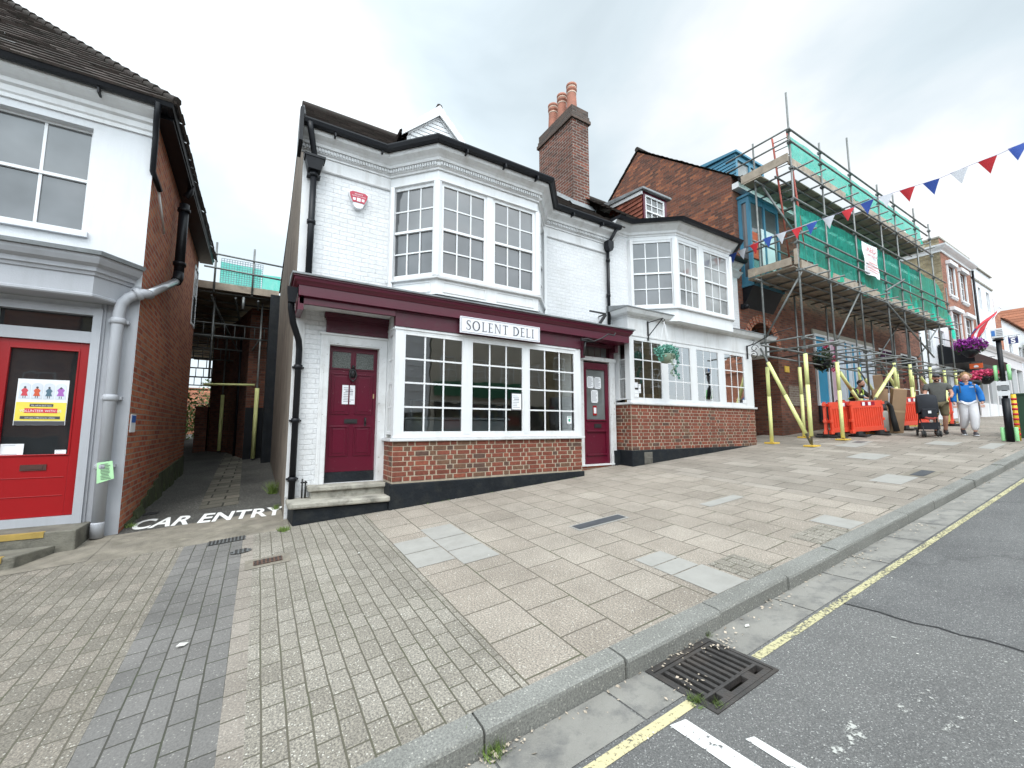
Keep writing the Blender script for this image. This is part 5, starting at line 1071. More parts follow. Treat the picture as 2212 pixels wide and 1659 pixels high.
def netmat(name, col, dens, translucent=True):
    m, n, b, o = newmat(name); n.nodes.remove(b)
    tc = N(n, 'ShaderNodeTexCoord'); nz = N(n, 'ShaderNodeTexNoise', {'Vector': tc.outputs['UV'], 'Scale': 1.6, 'Detail': 5, 'Roughness': .6})
    mp = N(n, 'ShaderNodeMapping', {'Vector': tc.outputs['UV'], 'Scale': (9, 1.2, 1)}); n2 = N(n, 'ShaderNodeTexNoise', {'Vector': mp.outputs[0], 'Scale': 1.0, 'Detail': 3})
    a = N(n, 'ShaderNodeMath', {0: nz.outputs['Fac'], 1: n2.outputs['Fac']}, operation='ADD')
    f = N(n, 'ShaderNodeMapRange', {0: a.outputs[0], 1: .7, 2: 1.3, 3: dens - .26, 4: dens + .22})
    df = N(n, 'ShaderNodeBsdfDiffuse', {'Color': c4(col)}); tl = N(n, 'ShaderNodeBsdfTranslucent', {'Color': c4(tuple(min(1, c * 1.3 + .05) for c in col))}); md = N(n, 'ShaderNodeMixShader', {0: .74}); n.links.new(df.outputs[0], md.inputs[1]); n.links.new(tl.outputs[0], md.inputs[2])
    tr = N(n, 'ShaderNodeBsdfTransparent', {'Color': (.55, .95, .82, 1)}); mx = N(n, 'ShaderNodeMixShader', {0: f.outputs[0]}); n.links.new(tr.outputs[0], mx.inputs[1]); n.links.new(md.outputs[0], mx.inputs[2]); n.links.new(mx.outputs[0], o.inputs[0]); return m
M['net'] = netmat('green_debris_net', (0.09, 0.80, 0.62), .64)
mb = MB(); mb.q((-1.15, 13.88, 5.6), (-.16, 13.88, 5.6), (-.16, 13.88, 6.2), (-1.15, 13.88, 6.25)); mb.build('green_net', M['net'], sc, fix=False); mb = MB(); mb.q((-.14, 13.85, 5.6), (.33, 13.95, 5.6), (.33, 13.95, 6.1), (-.14, 13.85, 6.05)); mb.build('green_net', M['net'], sc, fix=False)
# garden beyond
for k, (x, y, z, r, n_, lab) in enumerate(((-3.2, 27, 2.2, (.9, .8, 1.4), 900, 'pale leafy shrub seen through the far end of the alley'), (-2.1, 23, 1.9, (.35, .35, .8), 350, 'bright green climbing plant beside the far gate pier of the alley'), (-5.2, 31, 3.0, (1.6, 1.0, 1.9), 900, 'darker bush at the very back of the alley, left of the pale shrub'), (-2.3, 33, 3.6, (1.2, 1.0, 1.6), 700, 'small round tree rising over the back wall beyond the alley'))):
    t = thing('garden_shrub', (x, y, gz(x, y)), lab, 'shrub', 'plants behind the alley'); mb = MB(); leaves(mb, (x, y, z), r, n_, .09, rl); mb.build('foliage', (M['leaf_p'], M['leaf'], M['leaf_d'], M['leaf'])[k], t, fix=False, uv=False)
    mb = MB(); mb.tube([(x, y, gz(x, y)), (x + .05, y, z)], [.06, .03], 6); mb.build('stem', M['wood'], t)
BH = thing('back_house', (-5, 42, gz(-5, 32)), 'distant pale house with orange tiled roof seen through the end of the alley', 'house')
mb = MB(); mb.box(-14, 2, 42, 48, 0, 3.7); mb.build('house_wall', M['render'], BH); mb = MB(); tiles(mb, (-14.4, 41.6, 3.6), (2.4, 41.6, 3.6), (2.4, 43, 4.9), (-14.4, 43, 4.9), 10, seg=20); mb.build('roof', M['tiles_far'], BH, fix=False)
mb = MB(); mb.box(-12, 1.5, 34.5, 34.75, 0.5, 3.2); tag(mb.build('garden_wall', M['redbrick']), 'brick garden wall closing the far end of the alley', 'garden wall')
# ================================================================== the white house next door
WH = thing('white_shop_house', (9.2, 6.6, gz(9.2, 6.6)), 'all white shop house with tile cheeked dormer and a long many paned shop window', 'shop building')
mb = MB(); wall(mb, (6.72, YW), (11.6, YW), 0.3, 6.2, [(.06, 4.4, 2.15, 3.5)], .2); wall(mb, (11.6, YW), (11.6, 10.5), .3, 6.2); mb.build('front_wall', M['wbrick'], WH)
BW = [(6.62, YW), (7.16, YW), (7.98, 5.92), (10.10, 5.92), (10.80, YW), (11.62, YW)]; BWO = BW[1:5]
mb = MB(); mb.sweep(BW, [(0, 6.02), (.015, 6.02), (.02, 6.05), (.05, 6.07), (.06, 6.12), (.11, 6.16), (.19, 6.22), (.21, 6.255), (0, 6.255)]); mb.build('cornice', M['white_old'], WH)
mb = MB(); mb.sweep(BW, [(0, 6.256), (.22, 6.256), (.25, 6.24), (.30, 6.25), (.33, 6.31), (.30, 6.315), (0, 6.34)]); mb.build('gutter', M['black'], WH)
mb = MB(); mb.sweep([(11.0, YW), (11.66, YW)], [(0, 5.9), (.02, 5.9), (.1, 5.98), (.16, 6.02), (0, 6.02)]); 
mb.sweep(BWO, [(-.3, 4.0), (0, 4.0), (0, 4.30), (-.3, 4.30)]); mb.sweep(BWO, [(0, 4.28), (.05, 4.285), (.055, 4.31), (.02, 4.335), (0, 4.335)]); mb.sweep(BWO, [(-.25, 5.93), (0, 5.93), (0, 6.04), (-.25, 6.04)])
for p in (BWO[1], BWO[2]): mb.lathe(p[0], p[1] + .03, [(.08, 4.3), (.08, 5.95)], 8, False)
mb.box(8.83, 8.99, 5.915, 6.02, 4.33, 5.93); mb.box(7.13, 7.22, 6.5, 6.61, 4.0, 5.95); mb.box(10.74, 10.83, 6.5, 6.61, 4.0, 5.95)
wb = mb.build('canted_bay', M['white'], WH)
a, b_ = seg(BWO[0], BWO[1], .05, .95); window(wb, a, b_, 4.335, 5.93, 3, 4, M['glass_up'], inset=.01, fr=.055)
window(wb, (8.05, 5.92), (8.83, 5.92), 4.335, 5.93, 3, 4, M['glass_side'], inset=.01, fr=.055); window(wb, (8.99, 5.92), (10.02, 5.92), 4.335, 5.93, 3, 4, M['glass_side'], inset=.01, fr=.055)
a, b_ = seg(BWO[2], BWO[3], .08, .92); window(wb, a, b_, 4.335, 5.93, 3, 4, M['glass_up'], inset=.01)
mb = MB(); zw = lambda y: 6.33 + .80 * (y - 6.3)
tiles(mb, (6.80, 6.3, 6.33), (7.16, 6.3, 6.33), (7.16, 8.6, zw(8.6)), (6.80, 8.6, zw(8.6)), 15); mb.q((7.0, 6.35, 6.34), (7.88, 5.66, 6.33), (10.2, 5.66, 6.33), (11.0, 6.35, 6.34))
tiles(mb, (7.16, 6.3, 6.33), (10.9, 6.3, 6.33), (10.9, 8.6, zw(8.6)), (7.16, 8.6, zw(8.6)), 15, seg=22); tiles(mb, (10.9, 6.3, 6.33), (11.66, 6.3, 6.33), (11.66, 8.6, zw(8.6)), (10.9, 8.6, zw(8.6)), 15)
mb.tube([(6.8, 8.6, zw(8.6)), (11.66, 8.6, zw(8.6))], .085, 8); tiles(mb, (11.66, 10.9, 6.3), (6.8, 10.9, 6.3), (6.8, 8.6, zw(8.6)), (11.66, 8.6, zw(8.6)), 8, seg=10)
mb.build('roof', M['tiles'], WH, fix=False)
# dormer with hung-tile cheeks under a lead roof
d0, d1, dy = 8.13, 9.02, 6.92
mb = MB(); mb.box(d0, d0 + .07, dy, dy + .1, 6.6, 7.64); mb.box(d1 - .07, d1, dy, dy + .1, 6.6, 7.64); mb.box(d0, d1, dy + .01, dy + .1, 7.60, 7.66); wd = mb.build('dormer', M['maroon'], WH)
window(wd, (d0 + .07, dy + .02), (d1 - .07, dy + .02), 6.72, 7.60, 3, 4, M['glass_side'], meet=True, fr=.05, fproj=.01)
mb = MB(); ys_ = lambda z: 6.3 + (z - 6.33) / .8
for k in range(8):
    z0, z1 = 6.70 + k * .115, 6.70 + (k + 1) * .115; yb = max(ys_(z0), dy + .1) + .75 * 0 + 1.35 * (k / 8) * 0
    for j in range(9):
        ya, yb2 = dy + .02 + j * .165, dy + .02 + (j + 1) * .165
        if zw(ya) > z1 + .05: break
        t = .6 + rl.random() * .7; mb.col = (t, t, t); o_ = rl.uniform(0, .006); mb.q((d0 - .035 - o_, ya, z0), (d0 - .035 - o_, yb2 - .004, z0), (d0 - .008, yb2 - .004, z1 + .01), (d0 - .008, ya, z1 + .01)); mb.q((d0 - .035 - o_, ya, z0), (d0 - .035 - o_, yb2 - .004, z0), (d0, yb2 - .004, z0), (d0, ya, z0))
mb.col = None; mb.build('tile_cheek', M['tiles_r'], wd, fix=False)
mb = MB(); mb.q((d1, dy, 6.6), (d1, 8.5, 7.64), (d1, dy, 7.64)); mb.build('cheek', M['tile_red'], wd, fix=False)
mb = MB(); mb.prism([(d0 - .10, dy - .09, 7.655), (d0 - .10, dy - .09, 7.72), (d0 - .10, 8.42, 7.95), (d0 - .10, 8.42, 7.80)], (d1 - d0 + .22, 0, 0)); mb.build('lead_roof', M['lead'], wd, bevel=.015)
mb = MB(); mb.prism([(d0 - .06, dy + .0, 7.56), (d0 - .06, dy + .0, 7.652), (d0 - .06, 8.3, 7.79), (d0 - .06, 8.3, 7.70)], (.04, 0, 0)); mb.build('white_trim', M['white'], wd)
# shopfront of the white house
WY = 6.15; W0, W1 = 6.63, 11.28
mb = MB(); mb.sweep([(6.60, YW), (6.60, WY), (12.20, WY), (12.20, YW)], [(-.35, 3.56), (0, 3.56), (0, 3.96), (.02, 3.965), (.03, 3.99), (.08, 4.0), (.12, 4.03), (.15, 4.09), (.16, 4.12), (-.35, 4.12)])
mb.box(6.6, 12.2, WY - .012, WY + .004, 3.56, 3.60); mb.q((6.61, WY, 3.58), (12.19, WY, 3.58), (12.19, YW + .2, 3.58), (6.61, YW + .2, 3.58)); fa = mb.build('fascia', M['white_old'], WH)
mb = MB(); mb.prism([(6.42, 5.97, 4.122), (6.42, 5.97, 4.14), (6.42, YW - .01, 4.27), (6.42, YW - .01, 4.122)], (5.95, 0, 0)); mb.build('lead_capping', M['lead'], fa)
mb = MB()
for a, b_ in ((W0, 6.735), (7.66, 7.83), (8.68, 8.875), (9.79, 10.01), (10.91, W1)): mb.box(a, b_, WY, 6.27, 2.19, 3.56)
mb.box(6.735, 10.91, WY + .002, 6.26, 3.49, 3.56); mb.sweep([(W0 - .02, YW), (W0 - .02, WY - .03), (W1 + .03, WY - .03), (W1 + .03, YW)], [(-.3, 2.09), (.012, 2.09), (.02, 2.105), (.02, 2.135), (-.3, 2.15)]); mb.box(W0, W1, WY + .002, 6.26, 2.14, 2.20)
mb.box(W1 - .1, W1, 6.27, YW, 2.19, 3.56); mb.box(W0, W0 + .08, 6.48, YW, 2.19, 3.56)
ww = mb.build('window_bay', M['white'], WH)
for (a, b_) in ((6.735, 7.66), (7.83, 8.68), (8.875, 9.79), (10.01, 10.91)): window(ww, (a, WY), (b_, WY), 2.20, 3.50, 3, 3, M['glass'], meet=False, fr=.03, bar=.026, fproj=-.004)
window(ww, (W0, 6.48), (W0, 6.27), 2.2, 3.5, 1, 3, M['glass'], meet=False, fr=.02, bar=.022)
mb = MB(); mb.box(W0, W1, WY, YW - .01, .3, 2.09); wr = mb.build('brick_stall_riser', M['mortar'], WH)
mb = MB(); zf = lambda d: 1.14; facebricks(mb, (W0, WY), (1, 0), W1 - W0, 2.085, zf, seed=8); facebricks(mb, (W0, YW - .01), (0, -1), .43, 2.085, zf, seed=9); facebricks(mb, (W1, WY), (0, 1), .43, 2.085, zf, seed=10); mb.build('brickwork', M['facebrick'], wr, fix=False)
mb = MB(); mb.box(W0 - .03, W1 + .03, WY - .03, YW, 0.2, 1.135); mb.build('plinth', M['plinth'], WH, bevel=.012)
mb = MB(); mb.box(6.95, 7.19, WY - .036, WY - .03, .85, 1.09)
for k in range(12): mb.box(6.965 + k * .018, 6.972 + k * .018, WY - .042, WY - .034, .86, 1.08)
mb.box(6.95, 7.19, WY - .044, WY - .034, .96, .98); mb.build('air_vent', paint('old_metal_vent', (.16, .15, .13), .6, .4, 9), WH)
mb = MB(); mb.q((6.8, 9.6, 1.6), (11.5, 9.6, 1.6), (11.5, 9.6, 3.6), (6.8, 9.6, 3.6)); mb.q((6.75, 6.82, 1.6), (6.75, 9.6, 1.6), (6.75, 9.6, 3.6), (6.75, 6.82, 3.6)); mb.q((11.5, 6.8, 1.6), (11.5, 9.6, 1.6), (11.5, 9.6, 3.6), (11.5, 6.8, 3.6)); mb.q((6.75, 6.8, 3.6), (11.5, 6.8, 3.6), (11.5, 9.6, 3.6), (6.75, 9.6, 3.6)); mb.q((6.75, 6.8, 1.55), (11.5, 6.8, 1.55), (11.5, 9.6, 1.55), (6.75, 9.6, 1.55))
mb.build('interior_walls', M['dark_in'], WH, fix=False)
mb = MB(); mb.box(6.72, 11.15, 6.30, 6.9, 2.02, 2.06); mb.box(6.72, 11.1, 6.36, 6.40, 2.06, 2.35); mb.build('window_ledge', M['wood'], WH)
for k, (x, z, w_, h, c) in enumerate(((6.80, 2.50, .09, .11, 'paper'), (6.90, 2.43, .07, .19, 'paper'), (6.81, 2.32, .12, .16, 'leaf_p'), (10.82, 2.28, .16, .09, 'paper'))): paper(WH, (x, WY - .002, z), w_, h, 'sticker', M['paper'], lines=3, rnd=k)
# iron brackets and the hanging basket
mb = MB(); mb.box(7.195, 7.22, 6.12, 6.15, 3.50, 3.93); mb.bar((7.207, 6.13, 3.90), (7.207, 5.72, 3.91), .018, .018); mb.bar((7.207, 6.12, 3.60), (7.207, 5.75, 3.90), .016, .016); mb.tube([(7.207, 5.72 + .035 * math.cos(R(t)), 3.875 + .035 * math.sin(R(t))) for t in range(80, -200, -30)], .009, 5); tag(mb.build('basket_bracket', M['iron']), 'plain black triangular bracket holding the hanging basket on the white fascia', 'bracket')
hb = thing('hanging_basket', (7.21, 5.72, 2.95), 'hanging basket of pale green trailing foliage in front of the white shop window', 'hanging basket')
M['teal'] = paint('blue_green_leaves', (0.12, 0.36, 0.28), .5, .5, 14); M['ivy'] = paint('variegated_ivy', (0.34, 0.42, 0.33), .5, .7, 20)
mb = MB(); HBX, HBY, HBZ = 7.25, 5.72, 3.08
mb.lathe(HBX, HBY, [(.02, HBZ - .14), (.10, HBZ - .12), (.15, HBZ - .05), (.17, HBZ + .03), (.17, HBZ + .05), (.155, HBZ + .05)], 16); mb.build('pot', paint('sage_plastic_pot', (0.25, 0.30, 0.22), .5), hb)
mb = MB()
for t in (20, 140, 260): mb.tube([(HBX + .16 * math.cos(R(t)), HBY + .16 * math.sin(R(t)), HBZ + .04), (7.207, 5.70, 3.84)], .0035, 4)
mb.build('hanging_wire', M['paper'], hb)
mb = MB(); leaves(mb, (HBX, HBY, HBZ + .14), (.27, .25, .13), 620, .028, rl); leaves(mb, (HBX - .22, HBY - .05, HBZ + .0), (.08, .1, .13), 130, .024, rl); leaves(mb, (HBX + .25, HBY - .03, HBZ + .06), (.10, .1, .10), 150, .028, rl)
for k in range(9): leaves(mb, (HBX + .25 + .06 * math.sin(k), HBY - .06, HBZ - .02 - k * .05), (.03, .03, .04), 18, .024, rl)
mb.build('foliage', M['teal'], hb, fix=False, uv=False)
mb = MB()
for k in range(11): leaves(mb, (HBX - .02 + .05 * math.sin(k * 1.3), HBY - .17, HBZ + .04 - k * .045), (.05 - k * .003, .03, .03), 18, .020, rl)
mb.build('trailing_ivy', M['ivy'], hb, fix=False, uv=False)
mb = MB(); mb.box(11.03, 11.06, 6.11, 6.14, 3.42, 3.78)
sp_ = lambda cy, cz, r, a0, a1: [(11.045, cy + (r * (1 - .6 * i / 14)) * math.cos(R(a0 + (a1 - a0) * i / 14)), cz + (r * (1 - .6 * i / 14)) * math.sin(R(a0 + (a1 - a0) * i / 14))) for i in range(15)]
mb.tube(sp_(5.93, 3.68, .10, 180, -200), .010, 5); mb.tube(sp_(5.96, 3.50, .11, 60, 480), .010, 5); mb.tube([(11.045, 6.12, 3.76), (11.045, 5.9, 3.80), (11.045, 5.6, 3.93), (11.045, 5.3, 4.0), (11.045, 5.0, 4.03)], .013, 6); mb.tube([(11.045, 6.10, 3.77), (11.045, 5.97, 3.80), (11.045, 5.92, 3.88), (11.045, 5.98, 3.90)], .009, 5)
tag(mb.build('scroll_bracket', M['iron']), 'scrolled wrought iron sign bracket at the right end of the white fascia', 'bracket')
# ================================================================== the brick building behind the scaffold
BB = thing('brick_gabled_building', (17, 6.6, gz(17, 6.6)), 'brown brick building with plain side gable and blue oriel window behind the scaffold', 'building')
mb = MB(); G0x, G1x = 11.64, 26.6; FY = 6.62
def archwall(mb, x0, x1, z0, z1, cx_, hw, zs, thick):
    n = 12; pts = [(cx_ + hw * math.cos(R(180 - 180 * i / n)), zs + hw * math.sin(R(180 - 180 * i / n))) for i in range(n + 1)]
    mb.q((x0, FY, z0), (cx_ - hw, FY, z0), (cx_ - hw, FY, zs), (x0, FY, zs)); mb.q((cx_ + hw, FY, z0), (x1, FY, z0), (x1, FY, zs), (cx_ + hw, FY, zs)); mb.q((x0, FY, zs), (cx_ - hw, FY, zs), (cx_ - hw, FY, z1), (x0, FY, z1)); mb.q((cx_ + hw, FY, zs), (x1, FY, zs), (x1, FY, z1), (cx_ + hw, FY, z1))
    for (a, c), (b_, d) in zip(pts[:-1], pts[1:]): mb.q((a, FY, c), (b_, FY, d), (b_, FY, z1), (a, FY, z1)); mb.q((a, FY, c), (b_, FY, d), (b_, FY + thick, d), (a, FY + thick, c))
    mb.q((cx_ + hw, FY, z0), (cx_ + hw, FY, zs), (cx_ + hw, FY + thick, zs), (cx_ + hw, FY + thick, zs + hw), (cx_ + hw, FY + 3.5, zs + hw), (cx_ + hw, FY + 3.5, z0)); mb.q((cx_ - hw, FY, z0), (cx_ - hw, FY, zs), (cx_ - hw, FY + thick, zs), (cx_ - hw, FY + thick, zs + hw), (cx_ - hw, FY + 3.5, zs + hw), (cx_ - hw, FY + 3.5, z0)); mb.q((cx_ - hw, FY + 3.5, z0), (cx_ + hw, FY + 3.5, z0), (cx_ + hw, FY + 3.5, zs + hw), (cx_ - hw, FY + 3.5, zs + hw)); mb.q((cx_ - hw, FY + thick, zs + hw + .001), (cx_ + hw, FY + thick, zs + hw + .001), (cx_ + hw, FY + 3.5, zs + hw + .001), (cx_ - hw, FY + 3.5, zs + hw + .001))
archwall(mb, G0x, 14.6, .6, 9.0, 12.82, .80, 3.94, .35)
wall(mb, (14.6, FY), (G1x, FY), .6, 9.0, [(15.97 - 14.6, 20.8 - 14.6, 1.94, 4.8), (21.6 - 14.6, 23.4 - 14.6, 1.7, 4.9), (24.0 - 14.6, 26.2 - 14.6, 1.7, 4.9), (15.6 - 14.6, 16.9 - 14.6, 6.0, 8.2), (19 - 14.6, 20.3 - 14.6, 6.0, 8.2), (22.6 - 14.6, 23.9 - 14.6, 6.0, 8.2)], .15)
mb.build('front_wall', M['brownbrick'], BB)
mb = MB(); mb.q((G0x, FY, .6), (G0x, FY, 9.05), (G0x, 10.1, 11.9), (G0x, 13.6, 9.0), (G0x, 13.6, .6)); mb.build('gable_wall', M['gablebrick'], BB)
mb = MB(); mb.q((G1x, FY, .6), (G1x, FY, 9.05), (G1x, 10.1, 11.9), (G1x, 13.6, 9.0), (G1x, 13.6, .6)); mb.build('gable_wall', M['brownbrick'], BB)
mb = MB(); tiles(mb, (G0x - .05, 6.35, 8.86), (G1x, 6.35, 8.86), (G1x, 10.1, 11.98), (G0x - .05, 10.1, 11.98), 20, seg=26); tiles(mb, (G1x, 13.8, 8.9), (G0x - .05, 13.8, 8.9), (G0x - .05, 10.1, 11.98), (G1x, 10.1, 11.98), 12, seg=12); mb.tube([(G0x - .06, 10.1, 12.0), (G1x, 10.1, 12.0)], .09, 8); mb.build('roof', M['tiles'], BB, fix=False)
mb = MB(); mb.sweep([(G0x - .02, FY), (G1x, FY)], [(0.20, 8.80), (.24, 8.78), (.33, 8.80), (.34, 8.90), (.2, 8.88)]); mb.build('gutter', M['black'], BB)
mb = MB(); mb.box(G0x, G1x, 6.42, FY - .003, 8.62, 8.79); mb.build('eaves_board', M['white_old'], BB)
mb = MB()
for i in range(16):
    t0, t1 = 180 - 180 * i / 16 - 1.5, 180 - 180 * (i + 1) / 16 + 1.5; mb.prism([(12.82 + r * math.cos(R(t)), FY - .015, 3.94 + r * math.sin(R(t))) for r, t in ((.80, t0), (1.03, t0), (1.03, t1), (.80, t1))], (0, .03, 0))
mb.build('arch_ring', M['redbrick'], BB)
# windows of the upper floor, mostly behind net
for a, b_ in ((15.6, 16.9), (19, 20.3), (22.6, 23.9)): window(BB, (a, FY), (b_, FY), 6.0, 8.2, 2, 4, M['glass_up'], inset=.08)
# blue oriel and blue roof dormer
M['blue'] = paint('teal_blue_paint', (0.055, 0.20, 0.30), .45, .08, 2, .3, (.05, .12, .16)); ob = thing('x', (0, 0, 0), None, None) if False else None
O0, O1, OY = 11.88, 13.51, 6.29
mb = MB()
for x in (O0, O1 - .09, 12.65): mb.box(x, x + .09, OY, OY + .09, 5.75, 8.36)
mb.box(O0 + .09, O1 - .09, OY + .005, OY + .08, 8.20, 8.36); mb.box(O0 + .09, O1 - .09, OY + .005, OY + .08, 5.75, 5.95); mb.box(O0, O0 + .09, 6.53, FY, 5.75, 8.36); mb.box(O0 + .005, O0 + .085, OY + .09, 6.53, 8.20, 8.36); mb.box(O0 + .005, O0 + .085, OY + .09, 6.53, 5.75, 5.95)
mb.box(O0 - .04, O1 + .04, OY - .04, FY - .002, 8.36, 8.43); mb.box(O0 - .03, O1 + .03, OY - .03, FY - .002, 5.66, 5.75); orl = mb.build('oriel_window', M['blue'], BB)
mb = MB(); mb.q((O0 + .04, OY + .04, 5.95), (O1 - .04, OY + .04, 5.95), (O1 - .04, OY + .04, 8.2), (O0 + .04, OY + .04, 8.2)); mb.q((O0 + .04, OY + .04, 5.95), (O0 + .04, 6.6, 5.95), (O0 + .04, 6.6, 8.2), (O0 + .04, OY + .04, 8.2)); mb.build('pane', M['glass_up'], orl, fix=False)
mb = MB(); mb.box(O0 + .10, O0 + .5, OY + .015, OY + .03, 6.5, 7.3); mb.build('orange_blind', paint('orange_red_blind', (.55, .10, .04), .7), orl)
mb = MB(); mb.box(O0 + .62, O1 - .3, OY + .015, OY + .03, 6.3, 7.5); mb.build('white_blind', M['paper'], orl)
mb = MB(); mb.prism([(O0, OY, 5.655), (O0, FY, 5.655), (O0, FY, 5.1), (O0, 6.5, 5.3)], (O1 - O0, 0, 0)); mb.build('oriel_bracket', M['black'], orl)
q0, q1, qy = 13.25, 15.0, 7.35
mb = MB(); mb.box(q0, q0 + .1, qy, qy + .1, 9.4, 10.75); mb.box(q1 - .1, q1, qy, qy + .1, 9.4, 10.75); mb.box(14.05, 14.15, qy, qy + .1, 9.4, 10.7); mb.box(q0, q1, qy + .003, qy + .09, 10.62, 10.8)
mb.q((q0, qy, 9.5), (q0, 9.1, 10.9), (q0, qy, 10.8)); mb.q((q1, qy, 9.5), (q1, 9.1, 10.9), (q1, qy, 10.8))
for k in range(9): z = 9.75 + k * .12; mb.prism([(q0 - .002, qy, z), (q0 - .03, qy, z), (q0 - .004, qy, z + .115), (q0 - .002, qy, z + .115)], (0, max(.1, 6.35 + (z - 8.86) / .832 - qy + 0.05), 0))
mb.prism([(q0 - .08, qy - .08, 10.8), (q0 - .08, qy - .08, 10.87), (q0 - .08, 9.1, 11.1), (q0 - .08, 9.1, 10.95)], (q1 - q0 + .16, 0, 0)); bd_ = mb.build('roof_dormer', M['blue'], BB)
mb = MB(); mb.q((q0 + .1, qy + .05, 9.5), (q1 - .1, qy + .05, 9.5), (q1 - .1, qy + .05, 10.62), (q0 + .1, qy + .05, 10.62)); mb.build('pane', M['glass_side'], bd_, fix=False)
# shop window filled with painted stripes
M['mural_blue'] = paint('mural_blue', (0.02, 0.26, 0.45), .5, .06); M['mural_white'] = paint('mural_pale', (0.62, 0.68, 0.76), .5, .05); M['mural_pink'] = paint('mural_pink', (0.62, 0.42, 0.52), .5, .05); M['mural_pinkd'] = paint('mural_magenta', (0.5, 0.06, 0.25), .5)
mb = MB()
for q in ((15.97, 20.8, 4.72, 4.8), (15.97, 20.8, 2.34, 2.42), (15.97, 16.05, 2.42, 4.72), (20.72, 20.8, 2.42, 4.72)): mb.box(q[0], q[1], 6.56, 6.70, q[2], q[3])
for x in (16.78, 17.05, 17.62, 18.2, 18.8, 19.4, 20.0): mb.box(x, x + .06, 6.57, 6.68, 2.42, 4.72)
shw = mb.build('shop_window', M['white'], BB)
for k, (a, b_, c) in enumerate(((16.05, 16.78, 'mural_blue'), (16.84, 17.05, 'mural_white'), (17.11, 17.45, 'mural_pink'), (17.45, 17.62, 'mural_pinkd'), (17.68, 18.2, 'mural_white'), (18.26, 18.5, 'mural_blue'), (18.5, 18.8, 'mural_white'), (18.86, 19.12, 'mural_blue'), (19.12, 19.4, 'mural_white'), (19.46, 19.7, 'mural_blue'), (19.7, 20.0, 'mural_white'), (20.06, 20.3, 'mural_blue'), (20.3, 20.72, 'mural_white'))):
    mb = MB(); mb.box(a, b_, 6.60, 6.64, 2.42, 4.72); mb.build('painted_panel', M[c], shw)
mb = MB(); mb.box(15.97, 20.8, 6.55, 6.6, 1.80, 2.34); mb.build('black_panel', M['plinth'], shw)
mb = MB(); mb.box(15.9, 20.9, 6.58, 6.66, 4.80, 4.95); mb.build('lintel', paint('stone_lintel', (.35, .33, .28), .8), BB)
for a, b_ in ((21.6, 23.4), (24.0, 26.2)):
    window(BB, (a, FY), (b_, FY), 1.7, 4.9, 2, 2, M['glass_dark'], meet=False, inset=.05, fr=.08)
mb = MB(); mb.box(13.95, 14.20, 6.59, 6.615, 3.33, 3.52); tag(mb.build('hydrant_plate', M['padyellow']), 'small square yellow plate on the brown brick wall near the arch', 'wall plate')
mb = MB(); mb.box(14.1, 15.5, 6.595, 6.618, 2.28, 2.92); mb.build('pale_brick_panel', brickmat('pale_infill_brick', (.16, .12, .09), (.19, .14, .11), (.22, .17, .13), (.30, .27, .23)), BB)
mb = MB(); mb.sphere((11.75, 6.45, 5.05), .07); mb.tube([(11.75, 6.45, 5.05), (11.75, 6.6, 5.1)], .02, 6); mb.box(11.7, 11.82, 6.5, 6.6, 5.0, 5.14); tag(mb.build('security_light', M['black']), 'small black security light high on the brick wall right of the white house', 'light')
# geranium basket
gb = thing('flower_basket', (15.6, 6.1, 3.3), 'basket of pink geraniums hanging under the scaffold by the striped window', 'flower basket')
M['pinkfl'] = paint('pink_petals', (0.60, 0.05, 0.14), .6, .3, 20); M['purplefl'] = paint('purple_petals', (0.30, 0.02, 0.30), .6, .4, 20)
mb = MB(); leaves(mb, (15.2, 6.05, 3.75), (.42, .25, .42), 800, .045, rl); mb.build('foliage', M['leaf_d'], gb, fix=False, uv=False)
mb = MB(); 
for c in ((14.9, 5.85, 4.12), (15.25, 5.8, 3.72), (15.5, 5.85, 3.8), (15.35, 5.85, 3.4), (15.55, 5.85, 3.55)): leaves(mb, c, (.12, .06, .07), 60, .03, rl)
mb.build('blossom', M['pinkfl'], gb, fix=False, uv=False)
mb = MB(); mb.lathe(15.2, 6.1, [(.02, 3.4), (.2, 3.5), (.25, 3.68)], 12); mb.build('pot', M['black'], gb)
# ================================================================== street scaffold
SC = thing('street_scaffold', (17.5, 5.5, gz(17.5, 5.5)), 'long two lift tube scaffold with green debris netting in front of the brick building', 'scaffold')
SY0, SY1 = 5.05, 5.98
ST = 'steel'; TR_ = .026
XS = [11.72, 13.47, 15.47, 17.62, 19.05, 21.1, 22.75, 24.2]; TOPS = [10.62, 9.82, 10.75, 9.86, 9.94, 10.0, 9.8, 7.4]
def coup(mb, x, y, z): mb.box(x - .045, x + .045, y - .05, y + .05, z - .03, z + .03)
LZ = [3.62, 3.86, 5.66, 6.40, 6.70, 7.56, 8.46, 9.17, 9.51]
for i, (x, zt) in enumerate(zip(XS, TOPS)):
    g_ = gz(x, SY0); mb = MB(); mb.tube([(x, SY0, g_ + .02), (x, SY0, zt)], TR_, 8)
    for z in LZ:
        if z < zt: coup(mb, x, SY0, z)
    mb.build('upright', M[ST], SC)
    if i not in (2,):
        mb = MB(); hi = g_ + (2.12 if i else 2.32); lo = g_ + (.25 if i == 0 else .06); mb.tube([(x, SY0, lo), (x, SY0, lo + (hi - lo) * .62)], .046, 12); mb.tube([(x, SY0, lo + (hi - lo) * .625), (x, SY0, hi)], .046, 12); mb.build('foam_sleeve', M['foam'], SC)
    mb = MB(); mb.box(x - .19, x + .19, SY0 - .11, SY0 + .11, g_ + .0, g_ + .035); mb.build('base_board', M['padyellow'], SC)
